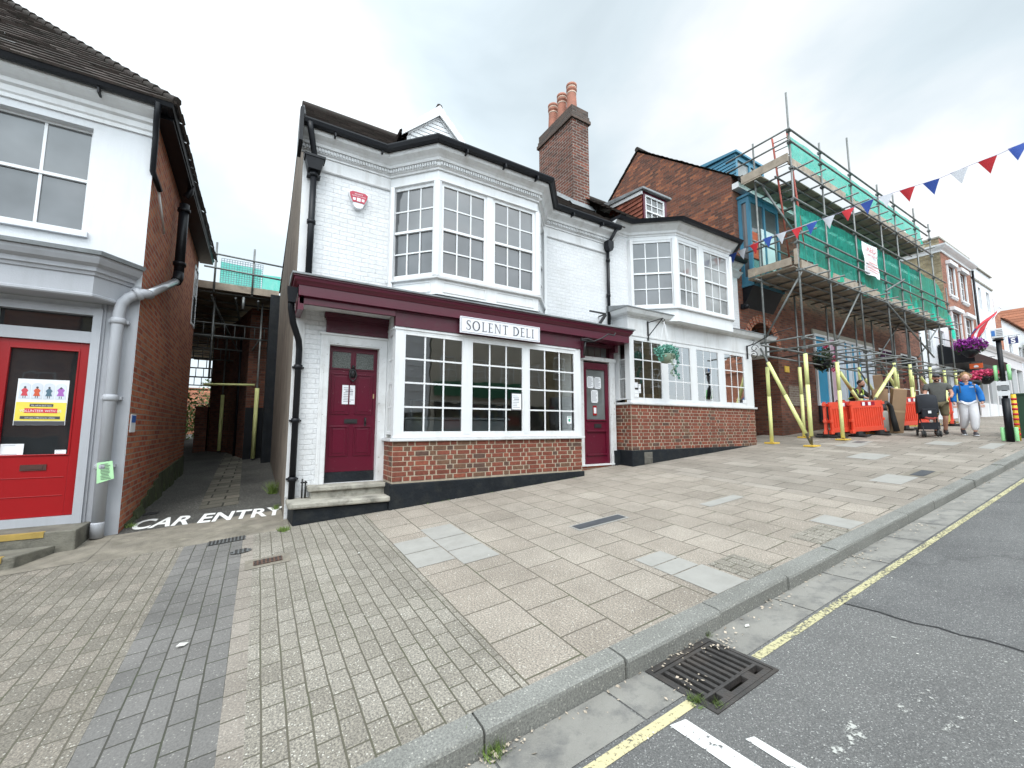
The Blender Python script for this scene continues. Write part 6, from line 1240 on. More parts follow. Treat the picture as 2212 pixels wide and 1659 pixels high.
for i, x in enumerate(XS):
    y = SY1; g_ = gz(x, y); zt = [9.7, 5.5, 5.5, 5.5, 5.5, 5.5, 5.5, 5.5][i]; x_ = x if i else 11.70; mb = MB(); mb.tube([(x_, y, g_ + .02), (x_, y, zt)], TR_, 8); mb.build('upright', M[ST], SC)
    if i in (0, 1, 3, 5, 6): mb = MB(); mb.tube([(x_, y, g_ + .05), (x_, y, g_ + 1.25)], .045, 12); mb.tube([(x_, y, g_ + 1.255), (x_, y, g_ + 2.05)], .045, 12); mb.build('foam_sleeve', M['foam'], SC); mb = MB(); mb.box(x_ - .15, x_ + .15, y - .12, y + .12, g_, g_ + .035); mb.build('base_board', M['padyellow'], SC)
mb = MB(); mb.tube([(12.6, 5.98, 5.7), (12.6, 5.98, 7.3)], TR_, 7); mb.build('upright', M[ST], SC)
def led(y, z, x0, x1, r=TR_, nm='ledger', z1=None):
    mb = MB(); mb.tube([(x0, y, z), (x1, y, z if z1 is None else z1)], r, 7); mb.build(nm, M[ST], SC)
led(SY0 - .05, 3.86, 11.6, 24.6, z1=3.98); led(SY0 + .05, 3.62, 13.3, 24.6, z1=3.72); led(SY1 - .05, 3.80, 11.4, 24.4); led(SY1 + .05, 3.55, 11.5, 22)
for z in (5.66,): led(SY0 - .05, z, 11.8, 24.4); led(SY1, z - .02, 11.4, 24.2); led(5.5, z, 11.6, 24.2)
for z in (6.40, 6.70, 7.56): led(SY0 - .05, z, 11.6, 24.0)
led(SY0 - .05, 8.46, 11.75, 22.5); led(SY1 - .1, 8.46, 11.5, 22.5); led(5.5, 8.48, 11.8, 22.2)
for z in (9.17, 9.51): led(SY0 - .05, z, 11.6, 22.3, nm='guard_rail')
def trs(x, z, y0, y1, nm='transom'):
    mb = MB(); mb.tube([(x, y0, z), (x, y1, z)], .024, 6); mb.build(nm, M[ST], SC)
rt = random.Random(4)
for i in range(17): trs(11.9 + i * .74, 5.71, 4.72 - rt.random() * .12, 6.45)
for i in range(15): trs(11.95 + i * .71, 8.51, 4.75 - rt.random() * .15, 6.35)
for i in range(9): trs(12.0 + i * 1.5, 3.70 + .02 * (i % 2), 4.7 - rt.random() * .3, 6.5)
for i, x in enumerate(XS): trs(x + .06, 3.92, 4.85, 6.4)
# end frame rails (left end)
for z in (9.20, 9.52): trs(11.62, z, 4.98, 6.75, 'guard_rail')
for z in (6.55, 6.72): trs(11.62, z - .0, 4.55, 6.3, 'guard_rail')
led(6.0, 6.75, 11.4, 14.2, nm='guard_rail')
# decks and toe boards
mb = MB()
def deck(z, x0, x1, y0, y1, gapset=()):
    n = int(round((y1 - y0) / .225)); x = x0; k = 0
    while x < x1 - .1:
        L = min(3.9, x1 - x)
        for j in range(n):
            if (k, j) in gapset: continue
            mb = MB(); ya = y0 + j * (y1 - y0) / n; mb.box(x, x + L - .01, ya + .004, ya + (y1 - y0) / n - .006, z + rt.uniform(-.002, .002), z + .038); mb.build('deck_board', M['board'], SC)
        x += L; k += 1
deck(5.745, 11.62, 24.2, 5.12, 6.30); deck(8.545, 12.55, 22.2, 5.12, 6.24, {(0, 0)})
mb = MB(); mb.box(11.55, 12.55, 5.75, 6.24, 8.545, 8.58); mb.build('deck_board', M['board'], SC)
def toe(a, b_, c, d, z0, z1): mb = MB(); mb.box(a, b_, c, d, z0, z1); mb.build('toe_board', M['board'], SC)
x = 12.0
while x < 24: toe(x, min(x + 3.9, 24.2) - .02, 5.09, 5.125, 5.785 + rt.uniform(0, .01), 6.01); x += 3.9
x = 11.7
while x < 22: toe(x, min(x + 3.9, 22.2) - .02, 5.09, 5.125, 8.585 + rt.uniform(0, .01), 8.82); x += 3.9
toe(11.56, 11.60, 5.05, 6.30, 8.60, 8.83); toe(11.56, 11.60, 5.15, 6.05, 5.80, 6.0); toe(11.54, 11.58, 6.05, 6.25, 5.78, 6.02); toe(11.60, 11.64, 5.02, 5.09, 5.79, 6.2)
# braces
def brace(p0, p1, sleeve=None, nm='brace', r=TR_):
    mb = MB(); mb.tube([p0, p1], r, 7); mb.build(nm, M[ST], SC)
    if sleeve:
        a, b_ = V3(p0), V3(p1); mb = MB(); m_ = (sleeve[0] + sleeve[1]) / 2 + .02; mb.tube([a.lerp(b_, sleeve[0]), a.lerp(b_, m_)], .046, 10); mb.tube([a.lerp(b_, m_ + .005), a.lerp(b_, sleeve[1])], .046, 10); mb.build('foam_sleeve', M['foam'], SC)
brace((11.80, 5.10, 1.2), (11.55, 6.05, 3.75), (.10, .84)); brace((11.80, 5.02, 5.62), (11.74, 6.02, 4.0))
P_ = lambda x, y, Y=5.0: at(x, y, Y)
def pz(x, y): return ((2900 + x / 1.954) / 1.8228, (1100 + y / 1.954) / 1.8228)
for (a, b_, sl, Y) in (((950, 90), (775, 460), None, 5.02), ((1130, 150), (1520, 600), None, 5.0), ((1340, 200), (1095, 590), None, 5.9), ((1570, 340), (1400, 600), None, 5.9), ((745, 640), (955, 960), (.22, 1.0), 5.3), ((940, 695), (1110, 945), (.28, 1.0), 5.9), ((1225, 665), (1045, 950), (.08, .88), 4.95), ((1105, 640), (1290, 940), (.28, 1.0), 5.5), ((1370, 690), (1500, 860), (.35, 1.0), 5.7), ((1145, 90), (1290, 0), None, 4.9), ((650, 660), (480, 500), None, 6.0) if False else ((1290, 0), (1150, 90), None, 4.9)):
    pa, pb = P_(*pz(*a), Y), P_(*pz(*b_), Y); brace(tuple(pa), tuple(pb), sl)
pa = at((2800 + 300 / 1.508) / 1.8228, (300 + 650 / 1.508) / 1.8228, 5.9); pb = at((2800 + 490 / 1.508) / 1.8228, (300 + 920 / 1.508) / 1.8228, 5.2); brace(tuple(pa), tuple(pb), None, r=.03)
# debris netting: draped strips
def net(x0, x1, zt, zb, y, amp, sag, seed, nm='debris_net'):
    rn = random.Random(seed); mb = MB(); nx, nz_ = int((x1 - x0) / .16), 9; ph = [rn.uniform(0, 6.3) for _ in range(6)]
    def pt(i, j):
        x = x0 + (x1 - x0) * i / nx; t = j / nz_; ztt = zt(x) - sag * abs(math.sin(math.pi * (x - x0) / 1.9)); z = ztt + (zb(x) - ztt) * t
        yy = y + amp * (math.sin(x * 7.1 + ph[0] + t * 2) * .5 + math.sin(x * 3.3 + ph[1] - t * 3.1) * .6 + math.sin(x * 17 + ph[2]) * .2) * (.25 + t * (1.2 - .4 * t)); return (x + .02 * math.sin(t * 9 + ph[3]), yy, z + (.05 * math.sin(x * 2.3 + ph[4]) * t))
    P = [[pt(i, j) for j in range(nz_ + 1)] for i in range(nx + 1)]
    vs = [p for c in P for p in c]; mb.mesh(vs, [(i * (nz_ + 1) + j, (i + 1) * (nz_ + 1) + j, (i + 1) * (nz_ + 1) + j + 1, i * (nz_ + 1) + j + 1) for i in range(nx) for j in range(nz_)], True)
    return mb.build(nm, M['net'], SC, fix=False)
net(11.8, 16.0, lambda x: 7.54, lambda x: 5.95 + .12 * math.sin(x * 1.7), 5.12, .08, .0, 1); net(15.9, 20.2, lambda x: 7.54, lambda x: 5.80 + .06 * math.sin(x * 1.1), 5.12, .085, .0, 2); net(20.1, 24.1, lambda x: 7.5 - max(0, x - 23) * .3, lambda x: 5.75, 5.12, .10, .0, 3)
net(11.8, 15.6, lambda x: 9.48, lambda x: 8.74 + .08 * math.sin(x * 2), 5.12, .055, .0, 4); net(15.5, 22.0, lambda x: 9.48, lambda x: 8.78 + .05 * math.sin(x * 2), 5.12, .055, .0, 5)
mb = MB()
for k in range(14):
    t = k / 13; mb.q(*[(24.15 + .5 * t + a, 5.0 + b_, 6.0 - .5 * t + c) for a, b_, c in ((0, 0, .25 * (1 - t)), (.06, .1, .2), (.06, .12, -.2), (0, 0.02, -.25))])
mb.build('debris_net', M['net'], SC, fix=False)
# access ladder
ldr = MB()
a0, a1 = V3((11.83, 5.52, 9.62)), V3((12.36, 5.52, 6.05)); o_ = V3((.05, -.36, 0))
ldr.tube([a0, a1], .025, 6); ldr.tube([a0 + o_, a1 + o_], .025, 6); lo = ldr.build('ladder', paint('red_ladder_stile', (0.36, 0.07, 0.045), .5)); tag(lo, 'red stiled pole ladder standing inside the left end of the scaffold', 'ladder')
for k in range(15): mb = MB(); p = a0.lerp(a1, (k + .6) / 15.2); mb.tube([p, p + o_], .014, 5); mb.build('rung', M[ST], lo)
# banner
bn = MB(); BN = [at(1861, 520, 4.97), at(1893, 536, 4.97), at(1901, 605, 4.97), at(1870, 589, 4.97)]
nx, nz_ = 10, 12; vs = []
for i in range(nx + 1):
    for j in range(nz_ + 1):
        u, v = i / nx, j / nz_; p = BN[0].lerp(BN[1], u).lerp(BN[3].lerp(BN[2], u), v); p.y += .025 * math.sin(u * 9) * v + .015 * math.sin(v * 8 + u * 4); vs.append(p)
bn.mesh(vs, [(i * (nz_ + 1) + j, (i + 1) * (nz_ + 1) + j, (i + 1) * (nz_ + 1) + j + 1, i * (nz_ + 1) + j + 1) for i in range(nx) for j in range(nz_)], True)
bo = bn.build('banner', M['paper'], fix=False); tag(bo, 'white hanging banner reading RED SCAFFOLDING in red on the green netting', 'banner')
def bnp(u, v, off=.035):
    p = BN[0].lerp(BN[1], u).lerp(BN[3].lerp(BN[2], u), v); return p + V3((0, -off, 0))
M['redink'] = paint('red_print', (0.50, 0.06, 0.06), .7); M['pinkink'] = paint('faded_red_print', (0.60, 0.25, 0.24), .7)
def btext(s, v, h, wf, m):
    textmesh('print', s, 1.0, m, lambda x, y, q: bnp(.5 + (x) * wf, v - y * h), parent=bo, align='CENTER', off=.0)
btext('RED', .27, .20, .34, M['redink']); btext('SCAFFOLDING', .41, .11, .118, M['redink']); bl_ = MB()
for k_, (v_, h_, w_) in enumerate(((.60, .035, .30), (.70, .03, .36), (.79, .03, .40), (.87, .02, .30))): bl_.q(bnp(.5 - w_, v_), bnp(.5 + w_, v_), bnp(.5 + w_, v_ + h_), bnp(.5 - w_, v_ + h_))
bl_.build('faded_lines', M['pinkink'], bo, fix=False)
# low poles leaning / loose tube by the arch side
# ================================================================== farther up the street
def bricked(nm, x0, x1, z1, mat, label, cat='building', holes=(), depth=8, side=None, zb=1.0, y=6.6):
    t = thing(nm, ((x0 + x1) / 2, y, gz(x0, y)), label, cat); mb = MB(); wall(mb, (x0, y), (x1, y), zb, z1, holes, .12); mb.build('front_wall', mat, t)
    mb = MB(); wall(mb, (x0, y + depth), (x0, y), zb, z1); wall(mb, (x1, y), (x1, y + depth), zb, z1); mb.q((x0, y, z1), (x1, y, z1), (x1, y + depth, z1), (x0, y + depth, z1)); mb.build('side_walls', side or mat, t, fix=False); return t
H = lambda x0, x, a, b_, c, d: (a - x0, b_ - x0, c, d)
t = bricked('white_tea_shop', 26.65, 31.25, 7.2, M['render'], 'low white building mostly hidden behind the far end of the scaffold', holes=[(.6, 1.8, 2.4, 4.4), (2.4, 4.0, 2.4, 4.4), (.8, 1.8, 5.2, 6.6), (2.8, 3.8, 5.2, 6.6)])
for a, b_, c, d in ((27.25, 28.45, 2.4, 4.4), (29.05, 30.65, 2.4, 4.4), (27.45, 28.45, 5.2, 6.6), (29.45, 30.45, 5.2, 6.6)): window(t, (a, 6.6), (b_, 6.6), c, d, 2, 4, M['glass_up'], inset=.05)
t = bricked('parapet_brick_building', 31.3, 37.0, 11.95, brickmat('warm_red_brick', (.22, .075, .045), (.28, .10, .06), (.34, .13, .08), (.26, .2, .16), .225, .075, .008, .4, .4), 'tall red brick building with white cornice and hooded windows beyond the scaffold', side=M['yellowbrick'],
  holes=[(.95, 2.0, 8.9, 10.6), (3.1, 4.2, 8.9, 10.6), (.8, 2.2, 6.2, 7.95), (3.2, 4.6, 6.2, 7.95), (.6, 5.2, 2.9, 5.3)])
mb = MB(); mb.sweep([(31.3, 9.5), (31.3, 6.6), (37.0, 6.6), (37.0, 8)], [(0, 11.15), (.06, 11.15), (.08, 11.25), (.2, 11.33), (.3, 11.42), (.32, 11.5), (0, 11.52)]); mb.build('cornice', M['white'], t)
mb = MB(); mb.sweep([(31.3, 9.5), (31.3, 6.6), (37.0, 6.6), (37.0, 8)], [(-.2, 11.95), (.04, 11.95), (.04, 12.03), (-.2, 12.03)]); mb.build('coping', M['stone'], t)
for a, b_, c, d in ((32.25, 33.3, 8.9, 10.6), (34.4, 35.5, 8.9, 10.6), (32.1, 33.5, 6.2, 7.95), (34.5, 35.9, 6.2, 7.95)):
    w_ = window(t, (a, 6.6), (b_, 6.6), c, d, 2, 4, M['glass_up'], inset=.06); mb = MB(); mb.box(a - .2, b_ + .2, 6.4, 6.6, d + .02, d + .22); mb.box(a - .14, b_ + .14, 6.5, 6.6, c - .10, c); mb.box(a - .15, a - .001, 6.54, 6.6, c, d); mb.box(b_ + .001, b_ + .15, 6.54, 6.6, c, d)
    for k in range(5): mb.box(a + k * .25, a + .1 + k * .25, 6.52, 6.6, c - .2, c - .1)
    mb.build('surround', M['white'], w_)
window(t, (31.9, 6.6), (36.5, 6.6), 2.9, 5.3, 6, 2, M['glass_dark'], meet=False, inset=.05); mb = MB(); mb.prism([(29.0, 6.55, 5.75), (29.0, 5.35, 5.2), (29.0, 5.35, 4.75), (29.0, 6.55, 4.75)], (6.5, 0, 0)); mb.build('black_canopy', M['black'], t)
mb = MB(); mb.tube([(37.0, 6.5, 3), (37.0, 6.5, 11.2)], .06, 6); mb.build('rainwater_pipe', M['black'], t)
t = bricked('white_parapet_house', 37.05, 41.85, 11.65, M['render'], 'plain white three storey house with narrow windows beyond the parapeted brick building', holes=[(1.3, 1.95, 9.05, 10.45), (3.2, 3.95, 9.15, 10.45), (1.35, 2.0, 6.9, 7.85), (3.25, 3.9, 6.9, 7.85), (.4, 4.4, 2.9, 5.8)])
for a, b_, c, d in ((38.35, 39.0, 9.05, 10.45), (40.25, 41.0, 9.15, 10.45), (38.4, 39.05, 6.9, 7.85), (40.3, 40.95, 6.9, 7.85)): window(t, (a, 6.6), (b_, 6.6), c, d, 2, 2, M['glass_side'], inset=.08)
mb = MB(); mb.sweep([(37.05, 6.6), (41.85, 6.6)], [(0, 10.75), (.06, 10.76), (.08, 10.84), (0, 10.86)]); mb.box(37.05, 41.85, 6.5, 6.7, 11.66, 11.72); mb.build('string_course', M['stone'], t)
mb = MB(); mb.sweep([(34.0, 6.6), (34.0, 6.2), (46, 6.2), (46, 6.6)], [(-.3, 6.15), (0, 6.15), (.05, 6.25), (.15, 6.33), (.2, 6.42), (-.3, 6.5)]); mb.box(34.0, 46, 6.25, 6.6, 5.55, 6.14)
for k in range(7): mb.box(34.0 + k * 1.95, 34.2 + k * 1.95, 6.25, 6.6, 2.3, 5.55)
mb.box(34.0, 46, 6.3, 6.6, 2.2, 3.0); mb.build('shopfront', M['white'], t)
mb = MB(); mb.q((34.1, 6.45, 3.0), (45.9, 6.45, 3.0), (45.9, 6.45, 5.55), (34.1, 6.45, 5.55)); mb.build('pane', M['glass_up'], t, fix=False)
t = bricked('narrow_brick_house', 41.9, 43.5, 9.3, M['redbrick'], 'narrow red brick house with a chimney between the white houses far up the street')
mb = MB(); mb.box(42.1, 43.2, 6.8, 7.5, 9.3, 10.5); mb.lathe(42.6, 7.1, [(.14, 10.5), (.11, 11.0)], 8); mb.build('chimney', M['redbrick'], t)
t = bricked('white_gabled_cottage', 43.55, 54, 9.1, M['render'], 'white cottage with orange tiled roof near the top of the street', holes=[(1.5, 2.6, 6.2, 7.6), (4.5, 5.6, 6.2, 7.6)])
mb = MB(); tiles(mb, (43.4, 6.4, 9.05), (54, 6.4, 9.05), (54, 9, 10.6), (43.4, 9, 10.6), 8, seg=16); mb.build('roof', M['tiles_far'], t, fix=False)
for a in (45.05, 48.05): window(t, (a, 6.6), (a + 1.1, 6.6), 6.2, 7.6, 2, 2, M['glass_up'], inset=.08)
t = thing('terrace_across_the_top', (60, 0, gz(58, 2)), 'long brick terrace with orange tiled roof closing the top of the street', 'terrace')
mb = MB(); wall(mb, (57.9, 12), (57.9, -24), 1, 9.4); wall(mb, (57.9, -24), (66, -24), 1, 9.4); wall(mb, (66, 12), (57.9, 12), 1, 9.4); mb.build('front_wall', M['redbrick'], t)
mb = MB(); tiles(mb, (57.6, -24.3, 9.3), (57.6, 12.3, 9.3), (61.2, 9.2, 12.9), (61.2, -24.3, 12.9), 12, seg=40); mb.build('roof', M['tiles_far'], t, fix=False)
mb = MB(); mb.box(57.7, 57.88, 4, 8.2, 6.2, 8.0); mb.build('blue_fascia', paint('royal_blue_board', (.02, .06, .32), .5), t)
# signs, flag and flowers
def hang_sign(x, y0, y1, z0, z1, mat, label, name='projecting_sign'):
    t = thing(name, (x, y1, z0), label, 'hanging sign'); mb = MB(); mb.box(x - .03, x + .03, y0, y1, z0, z1); b_ = mb.build('board', mat, t); mb = MB(); mb.tube([(x, y0 - .1, z1 + .1), (x, y1 + .25, z1 + .1)], .015, 5); mb.tube([(x, y0 + .04, z1), (x, y0 + .04, z1 + .1)], .01, 4); mb.tube([(x, y1 - .04, z1), (x, y1 - .04, z1 + .1)], .01, 4); mb.build('bracket', M['iron'], t); return t, b_
navy = paint('navy_sign_board', (.015, .03, .13), .4)
t, b_ = hang_sign(44, 6.02, 6.46, 7.36, 7.82, navy, 'navy blue hanging sign with a large white S far up the street', 'projecting_sign')
textmesh('letter', 'S', .46, M['paper'], lambda x, y, q: (43.965, 6.24 - x, 7.40 + y), parent=b_, align='CENTER', off=.015)
mb = MB(); mb.q((43.965, 6.08, 7.75), (43.965, 6.40, 7.75), (43.965, 6.40, 7.78), (43.965, 6.08, 7.78)); mb.build('print', M['paper'], b_, fix=False)
t, b_ = hang_sign(34, 5.62, 6.18, 4.98, 5.36, paint('plum_sign_board', (.10, .01, .05), .4), 'plum coloured hanging shop sign with pale lettering beside the flag', 'projecting_sign')
mb = MB(); mb.q((33.965, 5.72, 5.13), (33.965, 6.05, 5.13), (33.965, 6.05, 5.18), (33.965, 5.72, 5.18)); mb.build('print', M['paper'], b_, fix=False)
t, b_ = hang_sign(29, 5.12, 5.55, 4.40, 4.64, paint('orange_sign_board', (.65, .12, .03), .4), 'orange hanging sign with a white mark among the flower baskets', 'projecting_sign')
mb = MB(); mb.prism([(28.96, 5.33 + .08 * math.cos(R(a)), 4.49 + .07 * math.sin(R(a))) for a in range(0, 181, 30)] + [(28.96, 5.25, 4.45), (28.96, 5.41, 4.45)], (.005, 0, 0)); mb.build('white_mark', M['paper'], b_)
for k, (x, y, z, rad, n_, mt, lab) in enumerate(((28.3, 5.35, 5.45, (.4, .60, .38), 1200, 'purplefl', 'big mass of purple petunias hanging above the orange sign'), (28.6, 5.0, 4.05, (.4, .6, .25), 800, 'pinkfl', 'trough of pink and red flowers hanging below the orange sign'), (25.4, 4.9, 3.6, (.3, .35, .2), 380, 'pinkfl', 'small dark basket with a few red flowers behind the last scaffold poles'))):
    t = thing('flower_basket', (x, y, z - .5), lab, 'flower basket', 'flower baskets up the street'); mb = MB(); leaves(mb, (x, y, z), rad, n_, .06, rl); mb.build('blossom', M[mt], t, fix=False, uv=False)
    mb = MB(); leaves(mb, (x, y, z - .12), (rad[0] * .95, rad[1], rad[2] * .9), n_ // 2, .06, rl); mb.build('foliage', M['leaf_d'], t, fix=False, uv=False); mb = MB(); mb.lathe(x, y, [(.1, z - rad[2] - .2), (.3, z - rad[2]), (.34, z - rad[2] + .15)], 10); mb.tube([(x, y, z), (x, 6.5, z + .6)], .02, 5); mb.build('bracket', M['black'], t)
t = thing('street_tree', (50, 4.8, gz(50, 4.8)), 'leafy green bush projecting at the right edge near the top of the street', 'tree'); mb = MB(); leaves(mb, (50, 5.6, 7.6), (1.6, 1.0, .8), 900, .14, rl); mb.build('crown', M['leaf'], t, fix=False, uv=False); mb = MB(); mb.tube([(50, 5.6, gz(50, 5.6)), (50, 5.6, 7.2)], [.12, .07], 7); mb.build('trunk', M['wood'], t)
fl = thing('flag', (32.0, 5.9, 6.0), 'red, white and blue flag hanging from a slanting pole on the white cornice', 'flag')
def zp(x, y, Y): return at((3400 + x / 2.764) / 1.8228, (900 + y / 2.764) / 1.8228, Y)
tip, root = zp(1488, 862, 5.0), zp(1215, 1270, 5.9); mb = MB(); mb.tube([tip, root], .03, 6); mb.sphere(tip, .06); mb.build('pole', M['paper'], fl)
STR = [((1475, 885), (1470, 900)), ((1400, 945), (1440, 935)), ((1300, 1010), (1370, 1010)), ((1200, 1090), (1320, 1080)), ((1150, 1160), (1290, 1130)), ((1150, 1230), (1235, 1200)), ((1185, 1262), (1240, 1250)), ((1205, 1275), (1275, 1300)), ((1230, 1310), (1272, 1360))]
M['flagred'] = paint('flag_red', (.60, .02, .04), .7); M['flagblue'] = paint('flag_blue', (.02, .03, .22), .7)
pts = []
for i, (a, b_) in enumerate(STR):
    Y = 5.05 + .1 * i; A, B = zp(*a, Y), zp(*b_, Y + .05); pts.append([A.lerp(B, j / 6) + V3((0, .05 * math.sin(i * 1.3 + j), 0)) for j in range(7)])
for nm_, mt, sel in (('red_cloth', M['flagred'], lambda i, j: not (j in (0,) and i > 2) and not (j == 3 or (i == 5) or (i > 6 and j % 2))), ('white_cloth', M['paper'], lambda i, j: (j == 3 or i == 5 or (i > 6 and j % 2)) and not (j == 0 and i > 2)), ('blue_cloth', M['flagblue'], lambda i, j: j == 0 and i > 2)):
    mb = MB()
    for i in range(8):
        for j in range(6):
            if sel(i, j): mb.q(pts[i][j], pts[i + 1][j], pts[i + 1][j + 1], pts[i][j + 1])
    mb.build(nm_, mt, fl, fix=False)
# ================================================================== bunting over the street
bt_ = thing('bunting', (10.3, 5.0, 5.9), 'string of red, white and blue pennants strung from the white house eaves across the street', 'bunting')
A0, A1 = V3((10.40, 5.66, 6.22)), V3((9.3, 1.35, 5.72)); A2 = V3((8.0, -3.5, 5.9))
KP = [((1583, 548), 5.72), ((1660, 512), 5.2), ((1730, 490), 4.75), ((1813, 460), 4.3), ((1880, 432), 3.95), ((1965, 405), 3.5), ((2030, 385), 3.1), ((2100, 355), 2.65), ((2160, 332), 2.25), ((2212, 308), 1.85)]
L_ = [at(p[0], p[1], 10.45 * ray(*p).y / ray(*p).x) for p, Y in KP]; L_.append(L_[-1] + (L_[-1] - L_[-2]) * 3 + V3((0, 0, .35)))
mb = MB(); mb.tube(L_, .005, 5); mb.build('string', paint('lilac_cord', (.38, .36, .52), .7), bt_)
M['cloth_r'] = paint('red_pennant', (.52, .02, .03), .7); M['cloth_b'] = paint('blue_pennant', (.03, .08, .36), .7); M['cloth_w'] = paint('white_pennant', (.62, .63, .67), .7)
seq = {'b': 'cloth_b', 'r': 'cloth_r', 'w': 'cloth_w'}
FLG = [(1583, 'b'), (1603, 'w'), (1630, 'r'), (1658, 'b'), (1689, 'w'), (1722, 'r'), (1755, 'b'), (1791, 'w'), (1832, 'r'), (1873, 'b'), (1915, 'w'), (1960, 'r'), (2012, 'b'), (2072, 'w'), (2133, 'r'), (2200, 'b')]
def on(px):
    for (a, b_), (pa, pb) in zip(zip(L_[:-1], L_[1:]), zip(KP[:-1], KP[1:])):
        if pa[0][0] <= px <= pb[0][0]: return a.lerp(b_, (px - pa[0][0]) / (pb[0][0] - pa[0][0]))
    return L_[0]
rb = random.Random(9)
def proj_(p):
    d = p - V3((0, 0, CAMZ)); f = ray(1106, 829.5); r = V3((math.cos(YAW), -math.sin(YAW), 0)); return 1106 + FPX * d.dot(r) / d.dot(f)
for px, c in FLG:
    p = on(px); Wd = (L_[3] - L_[6]).normalized() * .115; sw = V3((rb.uniform(-.05, .05), rb.uniform(-.02, .05), -.27)); n_ = Wd.cross(sw).normalized()
    mb = MB(); a, b_, q = p - Wd, p + Wd, p + sw; m1, m2, mm = a.lerp(q, .5) + n_ * .012, b_.lerp(q, .5) - n_ * .012, p.lerp(q, .45) + n_ * rb.uniform(-.03, .03)
    mb.mesh([a, p + n_ * .01, b_, m1, mm, m2, q], [(0, 1, 4, 3), (1, 2, 5, 4), (3, 4, 6), (4, 5, 6)], True); mb.build('pennant', M[seq[c]], bt_, fix=False)
# ================================================================== works area: barriers, boxes
M['barrier'] = paint('orange_red_plastic', (0.72, 0.075, 0.035), .45, .08, 3, .25, (.4, .1, .06)); M['rubber'] = paint('black_rubber', (.025, .025, .025), .7)
def make_barrier():
    t = thing('plastic_barrier', (0, 0, 0), 'x', 'barrier', 'orange plastic barriers under the scaffold')
    mb = MB(); mb.box(-.60, .60, -.025, .025, .84, .98); mb.box(-.60, .60, -.03, .03, .98, 1.0); mb.box(-.60, -.52, -.03, .03, .12, .84); mb.box(.52, .60, -.03, .03, .12, .84); mb.box(-.52, .52, -.028, .028, .14, .27); mb.box(-.52, .52, -.028, .028, .80, .84)
    for k in range(12): x = -.46 + k * .0836; mb.box(x - .018, x + .018, -.028, .028, .27, .80)
    for x in (-.60, .60): mb.box(x - .05, x + .05, -.045, .045, .42, .50); mb.box(x - .05, x + .05, -.045, .045, .10, .20); mb.box(x - .05, x + .05, -.045, .045, .88, .96)
    mb.box(-.52, .52, -.006, .006, .27, .80); mb.build('panel', M['barrier'], t, bevel=.006)
    mb = MB(); mb.box(-.22, .30, -.0285, .0285, .865, .965); rf = mb.build('reflective_strip', paint('dark_red_reflector', (.30, .01, .03), .35), t)
    mb = MB()
    for x in (-.12, .10): mb.box(x - .05, x + .05, -.030, .030, .866, .964)
    mb.build('white_band', M['paper'], rf)
    for x in (-.40, .40): mb = MB(); mb.box(x - .08, x + .08, -.07, .07, .02, .15); mb.box(x - .06, x + .06, -.25, .25, .0, .05); mb.build('rubber_foot', M['rubber'], t, bevel=.01)
    return t
b0 = make_barrier(); first = True
for (x, y, a, lab) in ((14.85, 4.93, -0.30, 'orange plastic barrier standing nearest, square on below the striped window'), (14.35, 5.22, -0.34, 'orange barrier nested just behind the nearest one at its left end'), (14.15, 5.70, 0.36, 'orange barrier turned edge on behind the second outer scaffold pole'), (17.35, 4.62, -0.30, 'orange barrier right behind the black pushchair'), (15.6, 5.85, 0.5, 'orange barrier lying back by the wall behind the nearest barrier'), (20.6, 4.5, 0.2, 'orange barrier seen between the man and the girl in blue')):
    if first: b0.location = (x, y, gz(x, y)); b0.rotation_euler = (0, 0, a); b0['label'] = lab; first = False
    else: copy_tree(b0, (x, y, gz(x, y)), a, lab)
for o in [o for o in S.objects if o.name.startswith('plastic_barrier')]: o.rotation_euler[1] = -0.05
M['card'] = paint('brown_cardboard', (.36, .235, .14), .8, .12, 4, .3, (.25, .17, .11)); M['tape'] = paint('parcel_tape', (.46, .33, .2), .3)
def cbox(x, y, w_, d, h, tx, ty, rz_, label, z=None, lab=False):
    g_ = gz(x, y) if z is None else z; m_ = Matrix.Translation((x, y, g_)) @ Matrix.Rotation(rz_, 4, 'Z') @ Matrix.Rotation(tx, 4, 'X') @ Matrix.Rotation(ty, 4, 'Y')
    mb = MB(); mb.box(-w_ / 2, w_ / 2, -d / 2, d / 2, 0, h); mb.v = [tuple(m_ @ V3(v)) for v in mb.v]; o = mb.build('cardboard_box', M['card'], bevel=.006); tag(o, label, 'box', 'cardboard boxes by the barriers')
    mb = MB(); mb.box(-w_ / 2 - .002, w_ / 2 + .002, -d / 2 - .002, d / 2 + .002, h * .48, h * .50 + .03)
    if lab: mb.box(-.06, .06, -d / 2 - .004, -d / 2, h * .75, h * .83)
    mb.v = [tuple(m_ @ V3(v)) for v in mb.v]; mb.build('tape', M['tape'] if not lab else M['paper'], o)
cbox(16.15, 4.75, .34, .30, 1.30, .10, -.16, .5, 'tall cardboard box leaning to the left beside the barriers'); cbox(16.45, 5.15, .30, .36, 1.28, .02, -.04, .4, 'upright cardboard box just behind the tall leaning one'); cbox(17.9, 5.5, .32, .25, 1.75, -.05, -.14, .3, 'very tall tilted cardboard box with a white label, behind the barrier', lab=True); cbox(15.5, 5.2, .42, .4, .98, 0, 0, .25, 'square cardboard box standing behind the nearest barrier')
t = thing('vacuum_cleaner', (15.55, 4.85, gz(15.55, 4.85)), 'grey drum vacuum cleaner with a fat black hose beside the nearest barrier', 'vacuum cleaner'); g_ = gz(15.55, 4.85)
